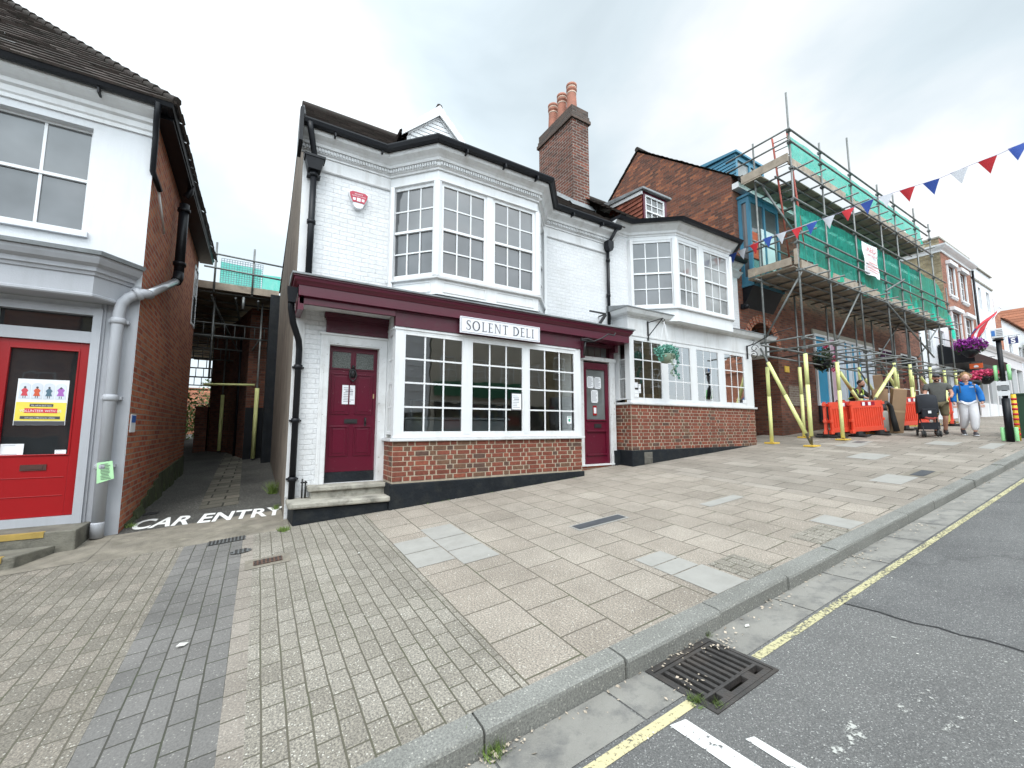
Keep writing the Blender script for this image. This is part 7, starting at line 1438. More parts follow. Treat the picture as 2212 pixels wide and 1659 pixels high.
mb = MB(); mb.lathe(15.5, 4.9, [(.20, g_ + .08), (.22, g_ + .1), (.22, g_ + .62), (.20, g_ + .68)], 16); mb.build('drum', paint('dusty_grey_drum', (.27, .25, .22), .6), t); mb = MB(); mb.lathe(15.5, 4.9, [(.21, g_ + .68), (.20, g_ + .8), (.12, g_ + .88)], 16); mb.box(15.3, 15.7, 4.75, 5.05, g_, g_ + .09); mb.build('motor_head', M['rubber'], t)
mb = MB(); mb.tube([(15.45, 4.8, g_ + .75), (15.6, 4.72, g_ + .92), (15.75, 4.68, g_ + .8), (15.82, 4.66, g_ + .45), (15.85, 4.62, g_ + .08)], [.045, .05, .06, .07, .075], 8); mb.build('hose', M['rubber'], t)
mb = MB(); g_ = gz(17.6, 5.3); mb.box(17.3, 17.9, 5.1, 5.5, g_ + .0, g_ + .75); mb.box(17.35, 17.85, 5.12, 5.48, g_ + .75, g_ + 1.12); mb.box(17.42, 17.7, 5.10, 5.12, g_ + .85, g_ + 1.05); tag(mb.build('white_appliance', M['paper'], bevel=.03), 'small white appliance standing behind the barrier next to the pushchair', 'appliance')
# lamp-height sign post and cabinet at the right
LX, LYp = 15.09, 2.37; g_ = gz(LX, LYp)
po = thing('sign_post', (LX, LYp, g_), 'black street post at the right edge with pale signs and lime green foam padding', 'sign post')
mb = MB(); mb.tube([(LX, LYp, g_), (LX, LYp, g_ + 1.02)], .068, 14); mb.tube([(LX, LYp, g_ + 1.0), (LX, LYp, g_ + 2.42)], .046, 14); mb.tube([(LX, LYp, g_ + 2.40), (LX, LYp, g_ + 2.44), (LX, LYp, g_ + 2.46)], [.08, .10, .05], 14); mb.build('post', M['black'], po)
mb = MB(); mb.box(LX - .05, LX + .05, LYp - .10, LYp + .10, g_ + 2.47, g_ + 2.70); sb = mb.build('sign_box', M['paper'], po, bevel=.01)
mb = MB(); mb.box(LX - .055, LX - .05, LYp + .03, LYp + .09, g_ + 2.52, g_ + 2.65); mb.build('blue_symbol', paint('symbol_blue', (.05, .2, .55), .5), sb)
mb = MB()
for k in range(4): mb.box(LX - .054, LX - .05, LYp - .09, LYp + .01, g_ + 2.52 + k * .04, g_ + 2.54 + k * .04)
mb.build('print', M['ink'], sb)
for k, (z0, z1, c) in enumerate(((1.08, 1.19, 'paper'), (1.21, 1.32, 'lead'), (1.33, 1.42, 'paper'))): mb = MB(); mb.box(LX - .085, LX - .06, LYp - .09, LYp + .10, g_ + z0, g_ + z1); mb.build('notice_plate', M[c], po)
M['lime'] = paint('lime_foam', (.36, .78, .36), .7, .05)
for dy in (-.105, .105):
    mb = MB(); mb.tube([(LX, LYp + dy, g_ + .02), (LX, LYp + dy, g_ + .34)], .036, 10); mb.build('foam_pad', M['lime'], po, bevel=.01); mb = MB(); mb.tube([(LX + .02, LYp + dy, g_ + 1.45), (LX + .02, LYp + dy, g_ + 1.82)], .034, 10); mb.build('foam_pad', M['lime'], po)
hz = thing('hazard_tube', (15.45, 2.30, gz(15.45, 2.3)), 'red and yellow banded hazard tube standing against the green cabinet', 'hazard post'); g_ = gz(15.45, 2.3)
mb = MB(); mb.tube([(15.45, 2.30, g_), (15.45, 2.30, g_ + 1.10)], .045, 10); mb.build('tube', paint('hazard_yellow', (.8, .52, .03), .5), hz)
for k in range(8): mb = MB(); mb.tube([(15.45, 2.30, g_ + .12 + k * .12), (15.45, 2.30, g_ + .17 + k * .12)], .048, 10); mb.build('red_band', M['flagred'], hz)
g_ = gz(16.2, 2.2); mb = MB(); mb.box(16.1, 17.1, 1.98, 2.41, g_, g_ + 1.06); mb.box(16.07, 17.13, 1.95, 2.44, g_ + 1.06, g_ + 1.10); mb.box(16.35, 16.36, 1.97, 2.42, g_ + .1, g_ + 1.0); tag(mb.build('utility_cabinet', paint('dark_green_enamel', (.02, .065, .035), .4), bevel=.01), 'dark green utility cabinet at the right edge behind the black post', 'cabinet')
# a-board up the street
mb = MB(); g_ = gz(24, 4.8); mb.prism([(23.7, 4.75, g_), (23.7, 5.0, g_), (23.8, 5.0, g_ + .75), (23.8, 4.75, g_ + .75)], (.03, 0, 0)); mb.prism([(23.95, 4.75, g_), (23.95, 5.0, g_), (23.85, 5.0, g_ + .75), (23.85, 4.75, g_ + .75)], (.03, 0, 0)); tag(mb.build('pavement_sign', M['paper']), 'white folding pavement board beyond the girl in blue', 'pavement sign')
# ================================================================== ironwork and drains in the ground
M['cast'] = paint('worn_cast_iron', (0.068, 0.063, 0.06), .5, .3, 8, .4, (.11, .08, .06), .6, 60, metal=.3); M['rust'] = paint('rusty_iron', (.12, .065, .045), .8, .4, 10, .5, (.06, .04, .03), .5, 60)
gx0, gx1, gy0, gy1 = 2.055, 2.60, 1.40, 1.80
dg_ = thing('drain_grate', (2.33, 1.58, rz(2.33, 1.58) - .1), 'large cast iron road drain grate against the kerb in the foreground', 'drain grate')
def sl(x, y, dz): return (x, y, rz(x, y) + dz)
def sbox(mb, x0, x1, y0, y1, d0, d1):
    vs = [sl(x, y, dz) for dz in (d0, d1) for y in (y0, y1) for x in (x0, x1)]; mb.mesh(vs, [(0, 2, 3, 1), (4, 5, 7, 6), (0, 1, 5, 4), (2, 6, 7, 3), (0, 4, 6, 2), (1, 3, 7, 5)])
mb = MB()
for q in ((gx0 - .02, gx1 + .02, gy0 - .02, gy0), (gx0 - .02, gx1 + .02, gy1, gy1 + .04), (gx0 - .02, gx0, gy0, gy1), (gx1, gx1 + .02, gy0, gy1)): sbox(mb, q[0], q[1], q[2], q[3], -.12, .006)
mb.build('frame', M['cast'], dg_)
mb = MB()
for q in ((gx0 + .006, gx1 - .006, gy0 + .006, gy0 + .035), (gx0 + .006, gx1 - .006, gy1 - .03, gy1 - .004), (gx0 + .006, gx0 + .028, gy0 + .035, gy1 - .03), (gx1 - .028, gx1 - .006, gy0 + .035, gy1 - .03), (gx0 + .028, gx1 - .028, gy0 + .085, gy0 + .105)): sbox(mb, q[0], q[1], q[2], q[3], -.035, .004)
nb = 10
for k in range(1, nb): x = gx0 + .02 + (gx1 - gx0 - .04) * k / nb; sbox(mb, x - .0125, x + .0125, gy0 + .105, gy1 - .03, -.035, .003)
for x in (gx0 + .12, gx0 + .36): sbox(mb, x, x + .07, gy0 + .035, gy0 + .085, -.035, .002)
mb.build('grille', M['cast'], dg_, bevel=.003)
mb = MB(); sbox(mb, gx0 - .02, gx1 + .02, gy0 - .02, gy1 + .055, -.50, -.45)
for q in ((gx0 - .03, gx1 + .03, gy0 - .04, gy0 - .02), (gx0 - .03, gx1 + .03, gy1 + .055, gy1 + .06), (gx0 - .04, gx0 - .02, gy0, gy1), (gx1 + .02, gx1 + .04, gy0, gy1)): sbox(mb, q[0], q[1], q[2], q[3], -.48, -.01)
mb.build('gully_pot', M['earth'], dg_)
def cover(name, x0, x1, y0, y1, label, mat=None, round_=False, frame=None, ribs=0, rot=0):
    mat = mat or M['cast']; cx_, cy_ = (x0 + x1) / 2, (y0 + y1) / 2; t = thing(name, (cx_, cy_, gz(cx_, cy_)), label, 'drain cover'); P = lambda x, y, dz: (x, y, gz(x, y) + dz)
    if frame:
        mb = MB(); f = frame[0]; mb.q(*[P(x, y, .005) for x, y in ((x0 - f, y0 - f), (x1 + f, y0 - f), (x1 + f, y1 + f), (x0 - f, y1 + f))]); mb.build('bedding', frame[1], t, fix=False)
    mb = MB()
    if round_: mb.q(*[P(cx_ + (x1 - x0) / 2 * math.cos(R(a)), cy_ + (y1 - y0) / 2 * math.sin(R(a)), .010) for a in range(0, 360, 15)])
    else: mb.q(*[P(x, y, .010) for x, y in ((x0, y0), (x1, y0), (x1, y1), (x0, y1))])
    mb.build('cover_plate', mat, t, fix=False)
    mb = MB()
    for i in range(ribs):
        for j in range(max(1, int(ribs * (y1 - y0) / (x1 - x0)))):
            m = max(1, int(ribs * (y1 - y0) / (x1 - x0))); xa, ya = x0 + (i + .2) * (x1 - x0) / ribs, y0 + (j + .2) * (y1 - y0) / m; xb, yb = xa + .6 * (x1 - x0) / ribs, ya + .6 * (y1 - y0) / m
            if round_ and math.hypot((xa + xb) / 2 - cx_, (ya + yb) / 2 - cy_) > (x1 - x0) * .42: continue
            mb.q(*[P(x, y, .014) for x, y in ((xa, ya), (xb, ya), (xb, yb), (xa, yb))])
    if ribs: mb.build('studs', M['rust'] if mat is M['cast'] else M['cast'], t, fix=False)
M['coverlead'] = paint('dull_grey_iron', (.13, .135, .135), .6, .2, 9, .4, (.09, .085, .07), .4, 50); M['slate_m'] = paint('dark_slate_cover', (.055, .06, .068), .6, .15, 9, .3, (.1, .1, .1), .4, 90)
cover('drain_cover', -.19, .01, 5.40, 5.55, 'small round iron stop cover in the grey block strip', M['coverlead'], True, None, 5)
cover('drain_cover', .03, .28, 4.90, 5.04, 'rusty rectangular cover set in a rough pebble patch', M['rust'], False, (.07, M['concrete']), 7)
cover('drain_cover', -.42, -.06, 5.93, 6.09, 'ribbed grey cover across the alley mouth below the painted words', M['coverlead'], False, None, 10)
cover('drain_cover', -1.40, -1.22, 8.25, 8.40, 'small black gully grating at the foot of the alley brick wall', M['slate_m'], False, None, 5)
cover('drain_cover', 3.19, 3.93, 3.78, 3.92, 'long dark slate coloured cover in the slab paving', M['slate_m'], False, (.03, M['pale']), 0)
cover('drain_cover', 9.1, 9.7, 2.38, 2.55, 'small dark cover in the pavement near the kerb further up', M['slate_m'], False, (.10, M['concrete']), 0)
cover('drain_cover', 13.0, 13.4, 4.5, 4.7, 'square cover in the pavement beside the first scaffold foot', M['coverlead'], False, (.1, M['pale']), 0)
# litter, dead leaves and weeds
rn = random.Random(21)
M['litter'] = paint('dry_leaf_litter', (.50, .42, .33), .8, .5, 30); M['litterw'] = paint('pale_paper_scraps', (.66, .65, .60), .8, .2, 10)
def flake(mb, x, y, z, s_):
    a = rn.uniform(0, 6.28); u = V3((math.cos(a), math.sin(a), rn.uniform(-.3, .3))); v = V3((-math.sin(a), math.cos(a), rn.uniform(0, .6))); p = V3((x, y, z + s_ * .25)); mb.q(p - u * s_, p - v * s_ * .5, p + u * s_, p + v * s_ * .6)
mb = MB()
for i in range(200):
    x = rn.uniform(.6, 14) ** 1.0; y = 1.85 - abs(rn.gauss(0, .05)); flake(mb, x, y, rz(x, y) + .004, rn.uniform(.004, .016))
for (cx_, cy_, n_, r_) in ((2.40, 1.84, 30, .09), (2.08, 1.62, 20, .06), (2.62, 1.72, 30, .06), (4.9, 1.78, 40, .12), (6.3, 1.75, 40, .12), (1.05, 1.84, 30, .05), (3.4, 1.8, 25, .08)):
    for i in range(n_): x, y = rn.gauss(cx_, r_ * 1.4), min(rn.gauss(cy_, r_ * .5), 1.85); flake(mb, x, y, rz(x, y) + .012, rn.uniform(.005, .014))
tag(mb.build('gutter_litter', M['litter'], fix=False, uv=False), 'dry leaf litter scattered along the gutter at the foot of the kerb', 'litter', kind='stuff')
mb = MB()
for i in range(150):
    x, y = rn.uniform(-3, 12), rn.uniform(2.1, 6.0); flake(mb, x, y, gz(x, y) + .003, rn.uniform(.003, .009))
for i in range(90): x, y = rn.uniform(1.2, 9), rn.uniform(.3, 1.5); flake(mb, x, y, rz(x, y) + .003, rn.uniform(.003, .009))
for i in range(60): x, y = rn.uniform(1.4, 5.5), 6.07 - abs(rn.gauss(0, .05)); flake(mb, x, y, gz(x, y) + .004, rn.uniform(.004, .012))
for (x, y, s_) in ((-.35, 3.6, .05), (-1.45, 3.3, .05), (1.65, 5.3, .035), (.95, 4.6, .03), (5.9, 6.3, .03), (2.95, 1.75, .035)): flake(mb, x, y, (gz(x, y) if y > 1.86 else rz(x, y)) + .006, s_ * .8)
tag(mb.build('paper_scraps', M['litterw'], fix=False, uv=False), 'tiny pale scraps and specks scattered over the paving and road', 'litter', kind='stuff')
mb = MB()
def tuft(cx_, cy_, z, n_, h, r_):
    for i in range(n_):
        a = rn.uniform(0, 6.28); d = rn.uniform(0, r_); b_ = V3((cx_ + d * math.cos(a), cy_ + d * math.sin(a), z)); t_ = b_ + V3((rn.gauss(0, h * .35), rn.gauss(0, h * .35), h * rn.uniform(.5, 1.1))); w_ = V3((.003, .002, 0)); mb.q(b_ - w_, b_ + w_, t_ + V3((0, 0, 0)), t_ - w_ * .3)
tuft(1.02, 1.86, rz(1.0, 1.85), 170, .07, .07); tuft(2.04, 1.50, rz(2.04, 1.5), 150, .035, .055); tuft(2.1, 1.42, rz(2.1, 1.4), 60, .03, .04); tuft(2.65, 1.84, rz(2.65, 1.84), 40, .04, .03); tuft(.34, 6.0, gz(.34, 6.0), 120, .06, .07); tuft(.30, 7.3, gz(.3, 7.3), 60, .08, .05); tuft(.28, 8.6, gz(.3, 8.6), 160, .22, .08); tuft(-1.40, 7.6, gz(-1.4, 7.6), 60, .05, .06)
for k in range(24): x = rn.uniform(2, 11); tuft(x, 6.07 if x < 5.2 else 6.1, gz(x, 6.07), 8, .02, .03)
for k in range(14): x = .9 + k * .92; tuft(x + .02, 1.93, gz(x, 1.9), 10, .012, .03)
tag(mb.build('weeds', M['leaf_p'], fix=False, uv=False), 'small weeds and grass growing from the kerb and wall joints', 'weeds', kind='stuff')
# ================================================================== the far side of the street (seen only in reflections)
def opp(x0, x1, z1, mat, label, zb=-3):
    y = -8.6; t = thing('opposite_house', ((x0 + x1) / 2, y, zb), label, 'building'); mb = MB(); wall(mb, (x1, y), (x0, y), zb, z1); wall(mb, (x0, y), (x0, y - 8), zb, z1); wall(mb, (x1, y - 8), (x1, y), zb, z1); mb.build('front_wall', mat, t)
    mb = MB(); n = max(2, int((x1 - x0) / 1.7)); gx = rz(x0, -5)
    for fl_ in (0, 1):
        for k in range(n):
            a = x0 + (k + .3) * (x1 - x0) / n; zc = gx + 3.4 + fl_ * 2.5
            if zc + 1.4 < z1: window(t, (a + .9, y + .01), (a, y + .01), zc, zc + 1.4, 2, 4, M['glass_dark'], fproj=.02)
    mb = MB(); mb.box(x0 + .2, x1 - .2, y + .02, y + .1, gx + .3, gx + 2.3); mb.build('shop_window', M['glass_dark'], t); return t
opp(-14, -6.5, 6.2, M['redbrick'], 'red brick house across the street, below the alley'); M['creamwall'] = paint('cream_rendered_wall', (.46, .42, .35), .8, .08, 1, .2, (.3, .28, .24)); opp(-6.4, 0.5, 6.6, M['yellowbrick'], 'stock brick house facing the corner shop'); opp(.6, 7.5, 7.8, M['render'], 'white house facing the corner shop'); opp(7.6, 15, 8.2, M['creamwall'], 'cream house facing the white shop'); opp(15.1, 26, 8.6, M['yellowbrick'], 'stock brick house facing the scaffold')
mb = MB(); mb.box(7.8, 13.2, -8.55, -8.35, 3.3, 4.1); tag(mb.build('green_shop_fascia', paint('dark_green_fascia', (.01, .12, .06), .4)), 'dark green shop fascia across the street, seen reflected in the shop panes', 'shop fascia')
# ================================================================== people
M['skin'] = paint('skin', (.52, .27, .19), .55, .06, 8); M['skin2'] = paint('fair_skin', (.60, .34, .26), .55, .06, 8)
def skinmesh(verts, edges, radii, root=0, lv=2):
    me = bpy.data.meshes.new('s'); me.from_pydata([V3(v) for v in verts], edges, []); o = bpy.data.objects.new('s', me); COL.objects.link(o)
    sk = o.modifiers.new('skin', 'SKIN'); sk.use_smooth_shade = True; sk.branch_smoothing = .6
    lay_ = me.skin_vertices[0].data if len(me.skin_vertices) else None
    if lay_ is None:
        bpy.context.view_layer.objects.active = o; o.select_set(True); bm = bmesh.new(); bm.from_mesh(me); bm.verts.layers.skin.verify(); bm.to_mesh(me); bm.free(); lay_ = me.skin_vertices[0].data
    for i, r in enumerate(radii):
        rr = r if isinstance(r, tuple) else (r, r); lay_[i].radius = rr; lay_[i].use_root = (i == root)
    sb_ = o.modifiers.new('sub', 'SUBSURF'); sb_.levels = lv; sb_.render_levels = lv
    bpy.context.view_layer.update(); dg = bpy.context.evaluated_depsgraph_get(); m2 = bpy.data.meshes.new_from_object(o.evaluated_get(dg)); vs = [v.co.copy() for v in m2.vertices]; fs = [tuple(p.vertices) for p in m2.polygons]
    bpy.data.objects.remove(o); return vs, fs
def chain(joints):
    """joints: dict name -> (pos, radius, parent)"""
    names = list(joints); idx = {n: i for i, n in enumerate(names)}; v = [joints[n][0] for n in names]; r = [joints[n][1] for n in names]; e = [(idx[joints[n][2]], idx[n]) for n in names if joints[n][2]]
    return skinmesh(v, e, r)
def person(loc, rotz, label, P, cols, scale=1.0, female=False):
    t = thing('person', loc, label, 'person'); t.rotation_euler = (0, 0, rotz)
    def put(parts, name, mat, par=t, lbl=None):
        mb = MB()
        for vs, fs in parts: mb.mesh([V3(v) * scale + V3(loc) for v in vs], fs, True)
        return mb.build(name, mat, par, fix=False, uv=False, label=lbl)
    J = {}
    J['pelvis'] = (P['pelvis'], (.13, .10), None); J['waist'] = (P['waist'], (.125, .09), 'pelvis'); J['chest'] = (P['chest'], (.15, .10), 'waist'); J['neck'] = (P['neck'], .055, 'chest'); J['skull'] = (P['skull'], .06, 'neck')
    for s_ in 'LR':
        J['sh' + s_] = (P['sh' + s_], .06, 'chest'); J['el' + s_] = (P['el' + s_], .043, 'sh' + s_); J['wr' + s_] = (P['wr' + s_], .030, 'el' + s_); J['pa' + s_] = (P['pa' + s_], (.036, .02), 'wr' + s_)
        J['hip' + s_] = (P['hip' + s_], .095, 'pelvis'); J['kn' + s_] = (P['kn' + s_], .06, 'hip' + s_); J['ca' + s_] = (V3(P['kn' + s_]).lerp(V3(P['an' + s_]), .35), .058, 'kn' + s_); J['an' + s_] = (P['an' + s_], .04, 'ca' + s_)
    parts = [chain(J)]
    hd = MB(); c = V3(P['head']); hd.sphere(c, .1, 14, 10, (.80, .98, 1.18))
    for i, v in enumerate(hd.v):
        d = V3(v) - c
        if d.z < -.02: k = 1 - .28 * min(1, (-d.z - .02) / .1); hd.v[i] = (c.x + d.x * k, c.y + d.y * (1 - .12 * min(1, (-d.z) / .1)), v[2])
    hd.sphere(c + V3((0, -.098, -.018)), .018, 8, 6, (.8, 1.2, 1.5)); hd.sphere(c + V3((-.082, .005, -.015)), .022, 8, 6, (.5, .9, 1.5)); hd.sphere(c + V3((.082, .005, -.015)), .022, 8, 6, (.5, .9, 1.5)); hd.sphere(c + V3((0, -.075, -.085)), .026, 8, 6, (1.1, .8, .7))
    parts.append((hd.v, hd.f))
    for s_, sg in (('L', -1), ('R', 1)):       # five fingers and a thumb rooted in the palm, curled
        pa = V3(P['pa' + s_]); wr = V3(P['wr' + s_]); d = (pa - wr).normalized(); side = V3((1, 0, 0)); dn = d.cross(side).normalized(); dn = dn if dn.z < 0 else -dn
        dn = V3(P.get('curl', (0, -.3, -1))).normalized()
        for k in range(4):
            b_ = pa + side * (k - 1.5) * .019 + d * .01; L_ = (.030, .034, .032, .026)[k]; parts.append(skinmesh([b_, b_ + d * L_, b_ + d * (L_ + .012) + dn * .022, b_ + d * (L_ - .002) + dn * .042], [(0, 1), (1, 2), (2, 3)], [.0095, .009, .0085, .0075], lv=1))
        b_ = wr.lerp(pa, .5) + side * (-sg) * .025; parts.append(skinmesh([b_, b_ + side * (-sg) * .02 + d * .02, b_ + side * (-sg) * .022 + d * .045 + dn * .012], [(0, 1), (1, 2)], [.012, .0105, .009], lv=1))
    body = put(parts, 'body', cols['skin'])
    # face
    f = MB(); 
    for sg in (-1, 1): f.sphere(c + V3((sg * .031, -.089, .012)), .010, 8, 6, (1.3, .6, .8))
    put([(f.v, f.f)], 'eyes', M['paper'], body); f = MB()
    for sg in (-1, 1): f.sphere(c + V3((sg * .031, -.095, .012)), .0055, 6, 5)
    put([(f.v, f.f)], 'pupils', M['inkd'], body); f = MB()
    f.tube([c + V3((x * .028, -.094 + abs(x) * .012, -.055 + .008 * x * x)) for x in (-1, -.5, 0, .5, 1)], [.003, .006, .007, .006, .003], 6); put([(f.v, f.f)], 'mouth', cols['lips'], body); f = MB()
    for sg in (-1, 1): f.tube([c + V3((sg * .018, -.092, .034)), c + V3((sg * .034, -.092, .038)), c + V3((sg * .048, -.082, .033))], .004, 5)
    put([(f.v, f.f)], 'eyebrows', cols['hair'], body)
    return t, put, body, c
def dirto(x, y): return math.atan2(-x, y) * 0 + math.atan2(x, -y)
# the man
mx, my = 15.98, 3.72; aM = -1.20; 
PM = dict(pelvis=(0, .02, .90), waist=(0, .0, 1.05), chest=(0, .0, 1.27), neck=(0, -.015, 1.45), skull=(0, -.02, 1.53), head=(0, -.035, 1.575),
  shL=(-.19, .0, 1.37), elL=(-.27, -.06, 1.12), wrL=(-.21, -.30, 1.03), paL=(-.19, -.37, 1.03), shR=(.19, .0, 1.37), elR=(.27, -.06, 1.12), wrR=(.21, -.30, 1.03), paR=(.19, -.37, 1.03),
  hipL=(-.095, .02, .84), knL=(-.10, -.10, .47), anL=(-.10, -.02, .09), hipR=(.095, .02, .84), knR=(.11, .03, .47), anR=(.11, .19, .12), curl=(0, -.2, -1))
CM = dict(skin=M['skin'], lips=paint('lips', (.38, .13, .11), .5), hair=paint('dark_brown_hair', (.035, .022, .016), .7))
man, put, body, hc = person((mx, my, gz(mx, my)), aM, 'man in dark grey T-shirt, khaki shorts and black cap pushing a pushchair', PM, CM)
T = {'a': ((0, .02, .78), (.19, .14), None), 'b': ((0, 0, 1.02), (.185, .14), 'a'), 'c': ((0, 0, 1.30), (.21, .15), 'b'), 'd': ((0, -.01, 1.455), (.105, .09), 'c')}
for s_, sg in (('L', -1), ('R', 1)): T['s' + s_] = ((sg * .195, 0, 1.375), .098, 'c'); T['m' + s_] = ((sg * .25, -.035, 1.21), .070, 's' + s_)
put([chain(T)], 't_shirt', paint('charcoal_grey_cotton', (.10, .10, .093), .9, .12, 20, bump=.3, bscale=120))
sh = {'a': ((0, .02, .93), (.15, .115), None)}
for s_, sg in (('L', -1), ('R', 1)): sh['h' + s_] = (PM['hip' + s_], .115, 'a'); k = V3(PM['hip' + s_]).lerp(V3(PM['kn' + s_]), .55); sh['t' + s_] = (k, .098, 'h' + s_); sh['k' + s_] = (V3(PM['hip' + s_]).lerp(V3(PM['kn' + s_]), .92), .096, 't' + s_)
put([chain(sh)], 'shorts', paint('khaki_cotton', (.16, .13, .075), .9, .15, 10))
for s_ in 'LR':
    a = V3(PM['an' + s_]); f = MB(); f.tube([a + V3((0, .05, -.02)), a + V3((0, .0, -.035)), a + V3((0, -.09, -.055)), a + V3((0, -.16, -.065))], [.045, .05, .045, .03], 10); f.tube([a + V3((0, .0, -.02)), a + V3((0, .01, .06))], [.046, .042], 10); put([(f.v, f.f)], 'shoe', M['rubber'])
f = MB(); f.sphere(hc + V3((0, .005, .035)), .098, 14, 8, (.86, 1.05, .85)); f.v = [v if v[2] > hc.z + .03 else (v[0], v[1], hc.z + .03) for v in f.v]; f.prism([hc + V3((x, y, z)) for x, y, z in ((-.07, -.08, .038), (-.05, -.15, .028), (0, -.17, .026), (.05, -.15, .028), (.07, -.08, .038))], (0, 0, .012)); put([(f.v, f.f)], 'cap', M['inkd'])
f = MB(); f.sphere(hc + V3((0, -.042, -.078)), .055, 12, 8, (1.08, .88, .72)); put([(f.v, f.f)], 'beard', CM['hair'], body)
f = MB()
for sg in (-1, 1): f.sphere(hc + V3((sg * .033, -.098, .012)), .021, 8, 6, (1.1, .35, .8))
f.tube([hc + V3((-.08, -.03, .018)), hc + V3((-.055, -.095, .018)), hc + V3((0, -.108, .018)), hc + V3((.055, -.095, .018)), hc + V3((.08, -.03, .018))], .004, 5); put([(f.v, f.f)], 'sunglasses', M['inkd'])
# the girl
wx, wy = 16.22, 3.22
PW = dict(pelvis=(0, .0, .87), waist=(0, -.005, 1.0), chest=(0, -.01, 1.20), neck=(0, -.02, 1.36), skull=(0, -.025, 1.44), head=(.0, -.04, 1.49),
  shL=(-.165, .0, 1.30), elL=(-.245, .02, 1.07), wrL=(-.255, -.05, .86), paL=(-.25, -.07, .79), shR=(.165, .0, 1.30), elR=(.245, .02, 1.07), wrR=(.255, -.04, .86), paR=(.25, -.06, .79),
  hipL=(-.085, .0, .82), knL=(-.07, .02, .46), anL=(-.10, .16, .14), hipR=(.085, .0, .82), knR=(.08, -.10, .46), anR=(.06, -.12, .08), curl=(0, -.3, -1))
CW = dict(skin=M['skin2'], lips=paint('pink_lips', (.55, .20, .18), .5), hair=paint('curly_blonde_hair', (.36, .22, .11), .8, .3, 30))
girl, put, body, hc = person((wx, wy, gz(wx, wy)), aM + .02, 'girl in bright blue hooded top and loose white trousers walking beside the pushchair', PW, CW, 1.03)
bl = paint('bright_blue_sweatshirt', (.015, .17, .52), .9, .12, 8, bump=.2, bscale=50)
T = {'a': ((0, 0, .78), (.20, .165), None), 'b': ((0, 0, 1.02), (.195, .15), 'a'), 'c': ((0, 0, 1.22), (.18, .135), 'b'), 'd': ((0, -.01, 1.335), (.085, .08), 'c')}
for s_, sg in (('L', -1), ('R', 1)): T['s' + s_] = ((sg * .17, 0, 1.285), .078, 'c'); T['e' + s_] = (PW['el' + s_], .070, 's' + s_); T['w' + s_] = (V3(PW['el' + s_]).lerp(V3(PW['wr' + s_]), .85), .066, 'e' + s_); T['x' + s_] = (PW['wr' + s_], .048, 'w' + s_)
tp = put([chain(T)], 'hooded_top', bl)
f = MB(); f.tube([hc + V3((.09 * math.cos(R(a)), .02 + .085 * math.sin(R(a)), -.135 + .03 * math.sin(R(a)))) for a in range(-60, 241, 25)], .032, 8); put([(f.v, f.f)], 'hood', bl, tp)
f = MB(); 
for sg in (-1, 1): f.tube([(sg * .115, -.01, 1.375), (sg * .13, -.11, 1.31), (sg * .135, -.145, 1.2), (sg * .135, -.15, 1.10)], .011, 6)
put([(f.v, f.f)], 'bag_strap', M['inkd'], tp); f = MB(); f.box(.03, .11, -.150, -.143, 1.235, 1.25); put([(f.v, f.f)], 'chest_print', M['paper'], tp)
tr_ = {'a': ((0, 0, .88), (.115, .10), None)}
for s_ in 'LR': tr_['h' + s_] = (PW['hip' + s_], .118, 'a'); tr_['k' + s_] = (PW['kn' + s_], .100, 'h' + s_); tr_['c' + s_] = (V3(PW['kn' + s_]).lerp(V3(PW['an' + s_]), .55), .088, 'k' + s_); tr_['x' + s_] = (V3(PW['an' + s_]) + V3((0, 0, .03)), .06, 'c' + s_)
put([chain(tr_)], 'trousers', paint('white_jogging_cotton', (.72, .71, .74), .9, .06, 8, bump=.4, bscale=25))
for s_ in 'LR':
    a = V3(PW['an' + s_]); tilt = .05 if s_ == 'L' else 0; f = MB(); f.tube([a + V3((0, .05, -.02 + tilt)), a + V3((0, .0, -.035)), a + V3((0, -.08, -.05 - tilt * .8)), a + V3((0, -.14, -.055 - tilt))], [.04, .046, .042, .03], 10); s2 = put([(f.v, f.f)], 'shoe', M['inkd']); f = MB(); f.prism([a + V3((x, y, -.085 - (tilt if y < 0 else -tilt))) for x, y in ((-.04, .06), (.04, .06), (.045, -.12), (0, -.17), (-.045, -.12))], (0, 0, .022)); put([(f.v, f.f)], 'white_sole', M['paper'], s2)
f = MB(); rh = random.Random(5); f.sphere(hc + V3((0, .018, .028)), .1, 12, 8, (.90, .98, 1.08)); f.v = [v if not (v[1] < hc.y - .045 and v[2] < hc.z + .055) else (v[0], hc.y - .03, v[2]) for v in f.v]
for i in range(75):
    a = rh.uniform(0, 6.28); el = rh.uniform(-.2, 1.5); d = V3((math.cos(a) * math.cos(el), abs(math.sin(a)) * math.cos(el) * .9 - .15, math.sin(el))); p = hc + V3((0, .015, .02)) + V3((d.x * .098, d.y * .1, d.z * .118))
    f.sphere(p, rh.uniform(.016, .028), 6, 5, (rh.uniform(.8, 1.3), 1, rh.uniform(.8, 1.2)))
for sg in (-1, 1):
    for i in range(8): f.sphere(hc + V3((sg * (.10 + .02 * rh.random()), .03 + .03 * rh.random(), .02 + .05 * rh.random())), .022, 6, 5)
put([(f.v, f.f)], 'hair', CW['hair'], body)
